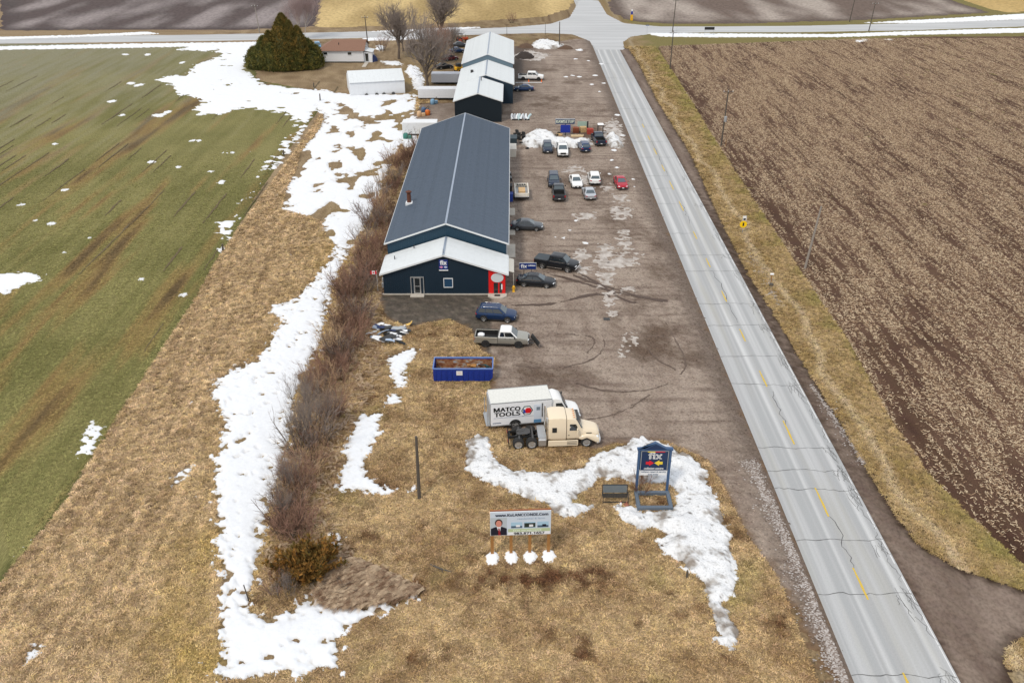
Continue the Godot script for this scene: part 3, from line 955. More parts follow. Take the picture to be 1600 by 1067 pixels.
func gable_roof(o: Node3D, x0: float, x1: float, z0: float, z1: float, eave: float, apex: float, over: float, front: float, m: Material, cap: Material, trim: Material, panel := 0.92):
	var mid := (x0 + x1) * 0.5
	var half := (x1 - x0) * 0.5
	var run := half + over
	var drop := (apex - eave) / half
	var low := apex - drop * run
	var length := z0 - z1 + front * 2.0
	var n := int(round(length / panel))
	var w := length / n
	for s in [-1.0, 1.0]:
		var dir := Vector3(s * run, low - apex, 0)
		var up := Vector3(s * (apex - low), run, 0).normalized()
		var sheet := Geo.new()
		var mz := w * 0.5
		sheet.prism([Vector3(0, 0.05, -mz + 0.006), dir + Vector3(0, 0.05, -mz + 0.006), dir + Vector3(0, 0.05, mz - 0.006), Vector3(0, 0.05, mz - 0.006)], up * 0.03)
		for k in 3:   # standing ribs from ridge to eave
			sheet.bar(up * 0.095 + Vector3(0, 0, -mz + w * (k + 0.5) / 3.0), dir + up * 0.095 + Vector3(0, 0, -mz + w * (k + 0.5) / 3.0), 0.045, 0.035, up)
		var mesh := sheet.mesh()
		for i in n:
			var q := part("roof_panel", mesh, m, o)
			q.position = Vector3(mid, apex + rng.randf() * 0.004, z1 - front + w * (i + 0.5))
		for z in [z0 + front + 0.012, z1 - front - 0.012]:   # trim along the gable edge
			var t := Geo.new()
			t.bar(Vector3(mid, apex + 0.03, z), Vector3(mid, apex + 0.03, z) + dir * 1.002, 0.03, 0.2, up)
			part("gable_trim", t.mesh(), trim, o)
		var f := Geo.new()
		f.box(Vector3(mid + s * (run + 0.05), low - 0.02, (z0 + z1) * 0.5), Vector3(0.09, 0.12, length))
		part("gutter", f.mesh(), trim, o)
	var c := Geo.new()
	for s in [-1.0, 1.0]:
		c.prism([Vector3(mid, apex + 0.145, z1 - front), Vector3(mid, apex + 0.145, z0 + front), Vector3(mid + s * 0.13, apex + 0.145 - drop * 0.13, z0 + front), Vector3(mid + s * 0.13, apex + 0.145 - drop * 0.13, z1 - front)], Vector3(0, 0.02, 0))
	part("ridge_cap", c.mesh(), cap, o)


func pane(o: Node, called: String, at: Vector3, w: float, h: float, frame: Material, glass: Material, fw := 0.08) -> Node:   # a framed window facing +z
	var g := Geo.new()
	g.box(at + Vector3(0, h * 0.5 - fw * 0.5, 0), Vector3(w, fw, 0.1))
	g.box(at + Vector3(0, -h * 0.5 + fw * 0.5, 0), Vector3(w, fw, 0.1))
	for s in [-1.0, 1.0]:
		g.box(at + Vector3(s * (w - fw) * 0.5, 0, 0), Vector3(fw, h - fw * 2.0, 0.098))
	var f := part(called, g.mesh(), frame, o)
	g = Geo.new()
	g.box(at + Vector3(0, 0, -0.02), Vector3(w - fw * 2.0, h - fw * 2.0, 0.03))
	part("glass_pane", g.mesh(), glass, f)
	return f


func lettering(words: String, size: float, m: Material, parent: Node, at: Vector3, wide_by := 1.0, called := "lettering", bold := true, turn := 0.0) -> MeshInstance3D:
	var t := TextMesh.new()
	var f := SystemFont.new()
	f.font_names = PackedStringArray(["Droid Sans"])
	t.font = f
	t.text = words
	t.font_size = 48
	t.pixel_size = size / 48.0
	t.depth = 0.02
	var o := part(called, t, m, parent)
	o.position = at
	o.scale.x = wide_by
	o.rotation.y = turn
	if bold:   # a second, shifted set of the same strokes makes them heavy
		for k in [[-0.05, 0.0], [0.05, 0.0], [0.0, 0.04]]:
			var p := part(called, t, m, parent)
			p.position = at + Vector3(k[0] * size, k[1] * size, 0.002)
			p.scale.x = wide_by
			p.rotation.y = turn
	return o


func arrow(s: float, w: float, m: Material, parent: Node, at: Vector3):   # a stubby arrow pointing along s
	var g := Geo.new()
	var pts := [Vector3(-0.5 * s, -0.2, 0), Vector3(-0.05 * s, -0.2, 0), Vector3(-0.05 * s, 0.2, 0), Vector3(-0.5 * s, 0.2, 0)]
	for i in pts.size(): pts[i] = at + pts[i] * w
	g.prism(pts, Vector3(0, 0, 0.02))
	var head := [Vector3(-0.08 * s, -0.42, 0), Vector3(0.5 * s, 0, 0), Vector3(-0.08 * s, 0.42, 0)]
	for i in head.size(): head[i] = at + head[i] * w
	g.prism(head, Vector3(0, 0, 0.022))
	part("arrow_mark", g.mesh(), m, parent)


func make_buildings():
	var navy := weathered("navy_steel", A(30, 50, 66), 0.45, 0.2, 0.15)
	var teal := weathered("teal_steel", A(34, 66, 86), 0.45, 0.2, 0.12)
	var slate := weathered("slate_roof", A(94, 107, 123), 0.5, 0.2, 0.35, 6.0)
	var pale := weathered("pale_roof", A(226, 230, 232), 0.5, 0.15, 0.12, 5.0)
	var white := weathered("white_cladding", A(225, 228, 232), 0.6, 0.0, 0.08)
	var trim: Material = mat("white_trim", A(225, 228, 230), 0.5)
	var dark_trim: Material = mat("navy_trim", A(28, 42, 56), 0.5)
	var cap: Material = mat("ridge_cap", A(150, 162, 178), 0.45, 0.2)
	var red: Material = mat("red_panel", A(222, 24, 22), 0.45)
	var concrete := weathered("concrete", A(196, 188, 176), 0.9, 0.0, 0.25)
	var glass: Material = mats.glass

	var o := thing("body_shop", "long navy body shop with slate-blue metal roof and pale-roofed front annex", "building", Vector3(-8.3, 0, -99.5))
	var q := Node3D.new()   # shapes below are in world places
	o.position = Vector3.ZERO
	q.free()
	walls(o, -15.8, -0.75, -105.2, -158.0, 4.5, 7.1, teal, true)
	gable_roof(o, -15.8, -0.75, -105.2, -158.0, 4.5, 7.1, 0.3, 0.3, slate, cap, trim)
	walls(o, -15.75, -0.8, -99.5, -104.9, 2.85, 5.3, navy, true, [[-12.6, -10.6, 2.42], [-3.0, -0.5, 99.0]])
	gable_roof(o, -15.75, -0.8, -99.5, -104.6, 2.85, 5.3, 0.3, 0.35, pale, cap, trim)
	var g := Geo.new()
	g.box(Vector3(-8.3, 0.05, -99.44), Vector3(15.3, 0.14, 0.3))
	part("foundation", g.mesh(), concrete, o)
	# glazed side door with its aluminium frame
	var alu: Material = mat("aluminium", grey(0.55), 0.35, 0.6)
	g = Geo.new()
	for x in [-12.36, -11.98, -11.2, -10.82]:
		g.box(Vector3(x, 1.28, -99.4), Vector3(0.09, 2.24, 0.14))
	g.box(Vector3(-11.59, 2.36, -99.4), Vector3(1.62, 0.09, 0.136))
	part("door_frame", g.mesh(), alu, o)
	g = Geo.new()
	g.box(Vector3(-11.59, 1.2, -99.44), Vector3(0.66, 2.1, 0.06))
	var d := part("door", g.mesh(), glass, o)
	g = Geo.new()
	for e in [[0.0, 2.26, 0.72, 0.08], [0.0, 0.2, 0.72, 0.12], [-0.33, 1.24, 0.06, 2.0], [0.33, 1.24, 0.06, 2.0], [0.0, 1.15, 0.6, 0.06]]:
		g.box(Vector3(-11.59 + e[0], e[1], -99.39), Vector3(e[2], e[3], 0.05))
	part("door_rail", g.mesh(), alu, d)
	for x in [-12.17, -11.01]:
		g = Geo.new()
		g.box(Vector3(x, 1.25, -99.45), Vector3(0.28, 2.1, 0.04))
		part("side_light", g.mesh(), navy, o)
	g = Geo.new()
	g.rbox(Vector3(-11.6, 0.1, -98.95), Vector3(1.7, 0.2, 0.8), 0.03)
	part("door_step", g.mesh(), concrete, o)
	pane(o, "window", Vector3(-7.8, 1.6, -99.4), 1.15, 1.25, trim, mat("window_blue", Color(0.02, 0.06, 0.12), 0.08))
	# red corner entrance with an oval board
	g = Geo.new()
	g.prism([Vector3(-2.86, 0.1, -99.49), Vector3(-0.82, 0.1, -99.49), Vector3(-0.82, 2.84, -99.49), Vector3(-2.86, 3.5, -99.49)], Vector3(0, 0, 0.09))
	var ent := part("entrance", g.mesh(), red, o, "bright red corner entrance with a white oval board")
	g = Geo.new()
	var oval := []
	for i in 28: oval.append(Vector3(-1.8 + cos(TAU * i / 28) * 0.76, 2.3 + sin(TAU * i / 28) * 0.6, -99.39))
	g.prism(oval, Vector3(0, 0, 0.05))
	part("oval_board", g.mesh(), mat("oval_grey", A(206, 212, 214), 0.5), ent)
	for e in [[-1.98, 0.9, 0.52, 1.45], [-1.38, 0.95, 0.3, 1.35]]:
		g = Geo.new()
		g.box(Vector3(e[0], e[1], -99.385), Vector3(e[2], e[3], 0.04))
		part("door_glass", g.mesh(), glass, ent)
	g = Geo.new()
	g.box(Vector3(-1.25, 1.1, -99.34), Vector3(0.16, 0.7, 0.04))
	part("notice", g.mesh(), mats.white, ent)
	g = Geo.new()
	g.prism([Vector3(-2.95, 0.03, -99.4), Vector3(-0.65, 0.03, -99.4), Vector3(-0.65, 0.03, -98.7), Vector3(-1.2, 0.03, -98.2), Vector3(-2.4, 0.03, -98.2), Vector3(-2.95, 0.03, -98.7)], Vector3(0, 0.16, 0))
	part("concrete_stoop", g.mesh(), concrete, o)
	g = Geo.new()
	g.rbox(Vector3(-1.8, 0.2, -98.8), Vector3(0.7, 0.04, 0.45), 0.01)
	part("door_mat", g.mesh(), mats.black, o)
	# wall sign
	var blue: Material = mat("sign_blue", A(22, 48, 120), 0.4)
	g = Geo.new()
	g.rbox(Vector3(-8.3, 4.05, -99.36), Vector3(1.1, 1.3, 0.12), 0.03)
	var sg := part("wall_sign", g.mesh(), blue, o, "blue wall sign with white lettering and two arrows")
	lettering("fix", 0.72, mats.white, sg, Vector3(-8.3, 4.3, -99.29), 1.05)
	arrow(1.0, 0.42, mat("arrow_pink", A(226, 150, 190), 0.5), sg, Vector3(-8.54, 3.75, -99.3))
	arrow(-1.0, 0.42, mat("arrow_pale", A(200, 210, 236), 0.5), sg, Vector3(-8.06, 3.75, -99.3))
	g = Geo.new()
	g.box(Vector3(-8.3, 3.32, -99.36), Vector3(1.1, 0.14, 0.08))
	part("sign_strip", g.mesh(), mats.white, sg)
	# flue on the roof
	g = Geo.new()
	g.rbox(Vector3(-14.2, 5.15, -117.6), Vector3(0.95, 0.5, 0.95), 0.03)
	var fl := part("flue_curb", g.mesh(), trim, o)
	g = Geo.new()
	g.tube([Vector3(-14.2, 5.3, -117.6), Vector3(-14.2, 6.7, -117.6)], [0.3, 0.27], 14)
	g.lathe(Vector3(-14.2, 6.8, -117.6), Vector3.UP, [[0.0, 0.001], [0.02, 0.42], [0.12, 0.4], [0.3, 0.02]], 14)
	var rust := weathered("rust", Color(0.13, 0.045, 0.025), 0.85, 0.1, 0.5, 0.6)
	part("flue", g.mesh(), rust, fl)
	for e in [[-12.3, 4.25, -104.2], [-14.6, 3.45, -102.6]]:   # plumbing vents on the annex
		g = Geo.new()
		g.cyl(Vector3(e[0], e[1] - 0.1, e[2]), Vector3(e[0], e[1] + 0.35, e[2]), 0.06)
		part("vent_pipe", g.mesh(), mats.trim, o)
	g = Geo.new()
	g.cyl(Vector3(-8.28, 5.3, -99.6), Vector3(-8.28, 6.0, -99.6), 0.03, 6)
	part("antenna", g.mesh(), mats.trim, o)
	# meters at the back corner, side canopy and roll-up doors on the yard side
	for e in [[0.0, 1.5, 0.4, 0.5], [0.55, 1.2, 0.3, 0.4], [-0.5, 1.0, 0.35, 0.6]]:
		g = Geo.new()
		g.rbox(Vector3(-15.92, e[1], -100.6 - e[0]), Vector3(0.26, e[3], e[2]), 0.03)
		part("meter_box", g.mesh(), mats.galvanised, o)
	g = Geo.new()
	g.prism([Vector3(-0.74, 2.7, -100.6), Vector3(0.25, 2.4, -100.6), Vector3(0.25, 2.4, -104.6), Vector3(-0.74, 2.7, -104.6)], Vector3(0, 0.08, 0))
	for z in [-100.8, -104.4]: g.box(Vector3(0.18, 1.2, z), Vector3(0.09, 2.4, 0.09))
	part("side_canopy", g.mesh(), weathered("canopy", A(196, 192, 182), 0.7, 0.0, 0.15), o)
	for z in [-110.0, -116.0, -124.0, -131.0, -139.0, -147.0]:
		g = Geo.new()
		g.box(Vector3(-0.71, 1.6, z), Vector3(0.08, 3.2, 3.4))
		for k in 5: g.box(Vector3(-0.66, 0.35 + k * 0.62, z), Vector3(0.04, 0.56, 3.3))
		part("roll_up_door", g.mesh(), white, o)
	for e in [[-113.0, 4.6, 0.9], [-120.5, 3.6, 1.2], [-128.0, 3.0, 0.8]]:
		g = Geo.new()
		g.rbox(Vector3(-0.15, 0.07, e[0]), Vector3(1.2, 0.14, e[1]), 0.03)
		part("concrete_apron", g.mesh(), concrete, o)

	# the two joined sheds and the tall white-roofed barn behind
	o = thing("steel_shed", "black-fronted steel shed with pale roof behind the long body shop", "shed")
	walls(o, -11.45, -2.1, -179.0, -193.5, 4.25, 5.75, weathered("black_steel", A(22, 36, 46), 0.45, 0.2, 0.15), true)
	gable_roof(o, -11.45, -2.1, -179.0, -193.0, 4.25, 5.75, 0.2, 0.3, pale, cap, trim)
	g = Geo.new()
	g.cyl(Vector3(-6.4, 5.8, -190), Vector3(-6.4, 6.6, -190), 0.08, 8)
	part("roof_vent", g.mesh(), mats.trim, o)
	g = Geo.new()
	g.box(Vector3(-2.04, 1.5, -186.5), Vector3(0.1, 3.0, 3.4))
	part("roll_up_door", g.mesh(), mats.trim, o)
	o = thing("steel_shed", "wider pale-roofed shed joined between the black-fronted shed and white barn", "shed")
	walls(o, -11.4, 0.2, -193.8, -209.0, 4.15, 6.1, navy, false)
	gable_roof(o, -11.4, 0.2, -194.0, -209.0, 4.15, 6.1, 0.2, 0.2, pale, cap, trim)
	g = Geo.new()
	g.rbox(Vector3(-8.8, 5.3, -201), Vector3(0.6, 0.7, 0.6), 0.05)
	part("roof_vent", g.mesh(), mats.trim, o)
	o = thing("metal_barn", "tall white-roofed barn with grey-blue gable at the end of the row", "barn")
	walls(o, -11.3, 0.2, -209.6, -237.0, 5.3, 7.35, weathered("grey_steel", A(120, 142, 156), 0.5, 0.2, 0.12), true)
	gable_roof(o, -11.3, 0.2, -209.6, -237.0, 5.3, 7.35, 0.2, 0.3, pale, cap, trim)

	make_homestead(white, trim, glass, pale)


func container(at: Vector3, l: float, w: float, h: float, turn: float, label: String, c: Color):
	var o := thing("storage_trailer", label, "trailer", at, turn, "white storage trailers")
	var m := weathered("trailer_" + str(int(c.r * 100)), c, 0.6, 0.0, 0.12)
	var g := Geo.new()
	g.rbox(Vector3(0, h * 0.5 + 0.35, 0), Vector3(l, h, w), 0.05)
	part("box_body", g.mesh(), m, o)
	var n := int(l / 1.2)
	for i in n:
		g = Geo.new()
		g.box(Vector3(-l * 0.5 + (i + 0.5) * l / n, h * 0.5 + 0.35, w * 0.5 + 0.015), Vector3(l / n - 0.05, h - 0.2, 0.03))
		part("side_panel", g.mesh(), m, o)
	g = Geo.new()
	g.box(Vector3(0, 0.42, w * 0.5 + 0.03), Vector3(l, 0.1, 0.05))
	part("lower_rail", g.mesh(), mats.dark_metal, o)
	for x in [-l * 0.32, l * 0.32]:
		g = Geo.new()
		g.box(Vector3(x, 0.17, 0), Vector3(0.5, 0.36, w * 0.8))
		part("support_block", g.mesh(), mats.dark_metal, o)


func make_homestead(white: Material, trim: Material, glass: Material, pale: Material):
	container(Vector3(-16.3, 0.03, -198.3), 8.4, 2.5, 2.1, 0.0, "long white storage trailer below the leaning bare tree", A(222, 224, 228))
	container(Vector3(-15.3, 0.0, -213.3), 7.0, 2.5, 2.1, 0.0, "white storage trailer tucked behind the first, against the shed", A(216, 218, 224))
	container(Vector3(-17.6, 0.0, -170.2), 6.6, 2.5, 2.3, 0.0, "white storage trailer half hidden by the slate-blue roof", A(226, 228, 230))
	# white shed with a shallow metal roof
	var o := thing("white_shed", "long white metal shed in the snow before the house", "shed", Vector3(-30.0, 0, -202.2), atan2(2.9, 12.0) * -1.0 + 0.0)
	o.rotation.y = 0.235
	var g := Geo.new()
	g.prism([Vector3(-6.1, 0, 0), Vector3(6.1, 0, 0), Vector3(6.1, 2.8, 0), Vector3(-6.1, 2.8, 0)], Vector3(0, 0, -0.2))
	part("wall", g.mesh(), white, o)
	for s in [-6.1, 5.9]:
		g = Geo.new()
		g.prism([Vector3(s, 0, -0.21), Vector3(s, 2.8, -0.21), Vector3(s, 4.4, -4.6), Vector3(s, 2.8, -9.0), Vector3(s, 0, -9.0)], Vector3(0.2, 0, 0))
		part("gable_wall", g.mesh(), white, o)
	for i in 13:
		g = Geo.new()
		g.box(Vector3(-5.64 + i * 0.94, 1.45, 0.02), Vector3(0.92, 2.5, 0.035))
		part("wall_panel", g.mesh(), white, o)
		for s in [0, 1]:
			g = Geo.new()
			var a := Vector3(-6.11 + i * 0.94, 2.85, 0.25) if s == 0 else Vector3(-6.11 + i * 0.94, 2.85, -9.3)
			var b := Vector3(-6.11 + i * 0.94, 4.5, -4.6)
			g.prism([a, a + Vector3(0.93, 0, 0), b + Vector3(0.93, 0, 0), b], Vector3(0, 0.05, 0))
			part("roof_panel", g.mesh(), pale, o)
	for i in 4:
		g = Geo.new()
		g.lathe(Vector3(-2.6 + i * 1.9 + rng.randf() * 0.5, 0.0, 0.5), Vector3.UP, [[0.0, 0.45], [0.3, 0.35], [0.5, 0.01]], 8)
		var b2 := part("weed_clump", g.mesh(), mats.trim, o)
		b2.scale.z = 0.6
	# bungalow
	o = thing("bungalow", "small white bungalow with brown hipped roof behind the shed", "house", Vector3(-43.6, 0, -236.4))
	var siding: Material = weathered("siding", A(232, 234, 238), 0.6, 0.0, 0.06)
	var shingle := weathered("shingle", A(140, 106, 88), 0.9, 0.0, 0.3, 2.0)
	g = Geo.new()
	g.box(Vector3(0, 1.5, -4.5), Vector3(11.0, 3.0, 9.0))
	part("wall", g.mesh(), siding, o)
	for i in 9:
		g = Geo.new()
		g.box(Vector3(0, 0.45 + i * 0.28, 0.02), Vector3(11.05, 0.26, 0.03), Basis(Vector3.RIGHT, 0.05))
		part("siding_board", g.mesh(), siding, o)
	g = Geo.new()
	g.box(Vector3(0, 0.14, 0.03), Vector3(11.1, 0.28, 0.05))
	part("foundation", g.mesh(), mats.dark_metal, o)
	var ea := 2.95
	var ri := 4.95
	var fl := Vector3(-6.1, ea, 0.5)
	var fr := Vector3(5.9, ea, 0.5)
	var bl := Vector3(-6.1, ea, -9.5)
	var br := Vector3(5.9, ea, -9.5)
	var rl := Vector3(-2.6, ri, -4.5)
	var rr := Vector3(5.9, ri, -4.5)
	var n := 10
	for i in n:   # courses of shingles on the front slope, then the other slopes
		var t0 := float(i) / n
		var t1 := float(i + 1) / n
		g = Geo.new()
		g.prism([fl.lerp(rl, t0) + Vector3(0, 0.02, 0), fr.lerp(rr, t0) + Vector3(0, 0.02, 0), fr.lerp(rr, t1), fl.lerp(rl, t1)], Vector3(0, 0.06, 0))
		part("shingle_course", g.mesh(), shingle, o)
	g = Geo.new()
	g.prism([bl, br, rr, rl], Vector3(0, 0.05, 0))
	part("roof_slope", g.mesh(), shingle, o)
	g = Geo.new()
	g.prism([fl, bl, rl], Vector3(0, 0.05, 0))
	part("roof_slope", g.mesh(), shingle, o)
	g = Geo.new()
	g.prism([Vector3(5.45, 3.0, 0), Vector3(5.45, 3.0, -9), Vector3(5.45, 4.85, -4.5)], Vector3(0.05, 0, 0))
	part("gable_wall", g.mesh(), siding, o)
	for x in [-4.2, 2.0]:
		pane(o, "window", Vector3(x, 2.3, 0.09), 1.1, 0.8, trim, glass)
	g = Geo.new()
	g.cyl(Vector3(-1.0, 3.8, -2.2), Vector3(-1.0, 4.6, -2.2), 0.1, 8)
	part("vent_pipe", g.mesh(), mats.trim, o)
	g = Geo.new()
	g.box(Vector3(6.6, 1.3, -2.2), Vector3(2.1, 2.6, 3.6))
	part("porch_wall", g.mesh(), siding, o)
	g = Geo.new()
	g.prism([Vector3(5.5, 3.0, -0.1), Vector3(7.9, 2.55, -0.1), Vector3(7.9, 2.55, -4.3), Vector3(5.5, 3.0, -4.3)], Vector3(0, 0.08, 0))
	part("porch_roof", g.mesh(), pale, o)
	pane(o, "porch_door", Vector3(6.3, 1.25, -0.36), 0.95, 2.1, trim, glass)
	g = Geo.new()
	g.box(Vector3(6.2, 0.04, 2.6), Vector3(1.0, 0.08, 5.4))
	part("front_path", g.mesh(), mats.concrete, o)
	# covered heap by the porch
	o = thing("tarp_cover", "dark blue tarpaulin over a heap beside the bungalow's porch", "tarpaulin", P(582, 95))
	g = Geo.new()
	var rows := []
	for i in 7:
		var row := PackedVector3Array()
		var t := i / 6.0
		for j in 14:
			var a := TAU * j / 14.0
			var r := cos(t * PI * 0.5) * (1.35 + 0.18 * sin(j * 2.7)) + 0.01
			row.append(Vector3(cos(a) * r, sin(t * PI * 0.5) * 1.6, sin(a) * r * 1.2))
		rows.append(row)
	g.grid(rows, true)
	part("sheet", g.mesh(), mat("tarp", A(28, 44, 92), 0.6), o)
	o.get_child(0).name = "tarp_sheet"


# ---------------------------------------------------------------- vehicles (heading +x, right side +z)
var wheel_meshes := {}


func wheel(o: Node3D, at: Vector3, r: float, w: float, rim: Material, side: float, dual := false):
	var key := "%.2f_%.2f" % [r, w]
	if not wheel_meshes.has(key):
		var t := Geo.new()
		t.lathe(Vector3.ZERO, Vector3(0, 0, 1), [[-w * 0.5, r * 0.55], [-w * 0.5, r * 0.92], [-w * 0.36, r], [w * 0.36, r], [w * 0.5, r * 0.92], [w * 0.5, r * 0.66]], 20)
		var m := Geo.new()
		m.lathe(Vector3.ZERO, Vector3(0, 0, 1), [[w * 0.5 - 0.005, r * 0.67], [w * 0.44, r * 0.62], [w * 0.3, r * 0.55], [w * 0.36, r * 0.2], [w * 0.42, r * 0.12], [w * 0.42, 0.001]], 20)
		for k in 5:
			var a := TAU * k / 5.0
			m.bar(Vector3(cos(a) * r * 0.1, sin(a) * r * 0.1, w * 0.42), Vector3(cos(a) * r * 0.62, sin(a) * r * 0.62, w * 0.44), r * 0.14, 0.03, Vector3(0, 0, 1))
		wheel_meshes[key] = [t.mesh(), m.mesh()]
	var q := Node3D.new()
	q.name = "wheel"
	o.add_child(q, true)
	q.position = at
	if side < 0.0: q.rotation.y = PI
	part("tyre", wheel_meshes[key][0], mats.tyre, q)
	part("rim", wheel_meshes[key][1], rim, q)
	if dual:
		part("inner_tyre", wheel_meshes[key][0], mats.tyre, q).position.z = -w * 1.12


func section(x: float, yb: float, yt: float, hw: float, crown := 0.03, tumble := 0.92) -> PackedVector3Array:
	var h := yt - yb
	var half := [[0.0, yt + crown], [hw * 0.5, yt + crown * 0.7], [hw * tumble - 0.06, yt - 0.005], [hw * tumble + 0.01, yt - 0.05], [hw * 0.985, yt - h * 0.35], [hw, yb + h * 0.45], [hw * 0.98, yb + h * 0.15], [hw * 0.9, yb], [0.0, yb]]
	var row := PackedVector3Array()
	for p in half: row.append(Vector3(x, p[1], p[0]))
	for i in range(half.size() - 2, 0, -1): row.append(Vector3(x, half[i][1], -half[i][0]))
	return row


func loft(g: Geo, st: Array, crown := 0.03, tumble := 0.92):   # st: [x, bottom, top, half width]
	var rows := []
	for s in st: rows.append(section(s[0], s[1], s[2], s[3], crown, tumble))
	g.grid(rows, true)
	g.face(Array(rows[0]), Vector3(-1, 0, 0))
	g.face(Array(rows[-1]), Vector3(1, 0, 0))


func ring(xf: float, xr: float, w: float, y: float, rad: float) -> PackedVector3Array:
	var row := PackedVector3Array()
	for c in [[xf - rad, w - rad, 0.0], [xr + rad, w - rad, 0.5], [xr + rad, -w + rad, 1.0], [xf - rad, -w + rad, 1.5]]:
		for k in 5:
			var a: float = PI * (0.5 - c[2] * 1.0) * -1.0
			a = PI * (0.5 * (k / 4.0)) + PI * c[2]
			# quarter turns: front right, rear right, rear left, front left
			row.append(Vector3(c[0] + sin(PI * 0.5 + a) * rad, y, c[1] + -cos(PI * 0.5 + a) * rad))
	return row


func cabin(g: Geo, xfb: float, xft: float, xrt: float, xrb: float, wb: float, wt: float, yb: float, yt: float):
	var rows := []
	rows.append(ring(xfb, xrb, wb, yb, 0.14))
	rows.append(ring(xft, xrt, wt, yt - 0.05, 0.16))
	rows.append(ring(xft - 0.08, xrt + 0.08, wt - 0.07, yt, 0.18))
	var q := minf(0.35, (xft - xrt) * 0.3)
	rows.append(ring(xft - q, xrt + q, wt - 0.35, yt + 0.025, 0.12))
	g.grid(rows, true)
	g.face(Array(rows[3]), Vector3.UP)


func glazing(o: Node, xfb: float, xft: float, xrt: float, xrb: float, wb: float, wt: float, yb: float, yt: float, splits: Array, rear := true):
	var fb := Vector3(xfb, yb, 0)
	var ft := Vector3(xft, yt - 0.05, 0)
	var at := func(a: Vector3, b: Vector3, t: float, z: float): return a.lerp(b, t) + Vector3(0, 0, z)
	var nf := Vector3(ft.y - fb.y, fb.x - ft.x, 0).normalized()
	var g := Geo.new()
	var w0 := lerpf(wb, wt, 0.08) - 0.13
	var w1 := lerpf(wb, wt, 0.93) - 0.13
	g.prism([at.call(fb, ft, 0.08, w0), at.call(fb, ft, 0.93, w1), at.call(fb, ft, 0.93, -w1), at.call(fb, ft, 0.08, -w0)], nf * 0.02)
	part("windshield", g.mesh(), mats.windshield_glass, o)
	if rear:
		var rb := Vector3(xrb, yb, 0)
		var rt := Vector3(xrt, yt - 0.05, 0)
		var nr := Vector3(-(rt.y - rb.y), rt.x - rb.x, 0).normalized()
		g = Geo.new()
		g.prism([at.call(rb, rt, 0.2, w0), at.call(rb, rt, 0.9, w1), at.call(rb, rt, 0.9, -w1), at.call(rb, rt, 0.2, -w0)], nr * 0.02)
		part("rear_window", g.mesh(), mats.windshield_glass, o)
	for s in [-1.0, 1.0]:
		var lo := 0.14
		var hi := 0.86
		for k in splits.size() - 1:
			var q := []
			for e in [[splits[k], lo], [splits[k], hi], [splits[k + 1], hi], [splits[k + 1], lo]]:
				var x0 := lerpf(xrb, xfb, e[0])
				var x1 := lerpf(xrt, xft, e[0])
				q.append(Vector3(lerpf(x0, x1, e[1]), lerpf(yb, yt - 0.05, e[1]), s * lerpf(wb, wt, e[1])))
			var mid: Vector3 = (q[0] + q[1] + q[2] + q[3]) / 4.0
			for i in 4:
				var dx: float = signf(mid.x - q[i].x) * 0.03
				q[i] += Vector3(dx, 0, 0)
			g = Geo.new()
			g.prism(q, Vector3(0, 0.006, s * 0.016))
			part("side_window", g.mesh(), mats.glass, o)


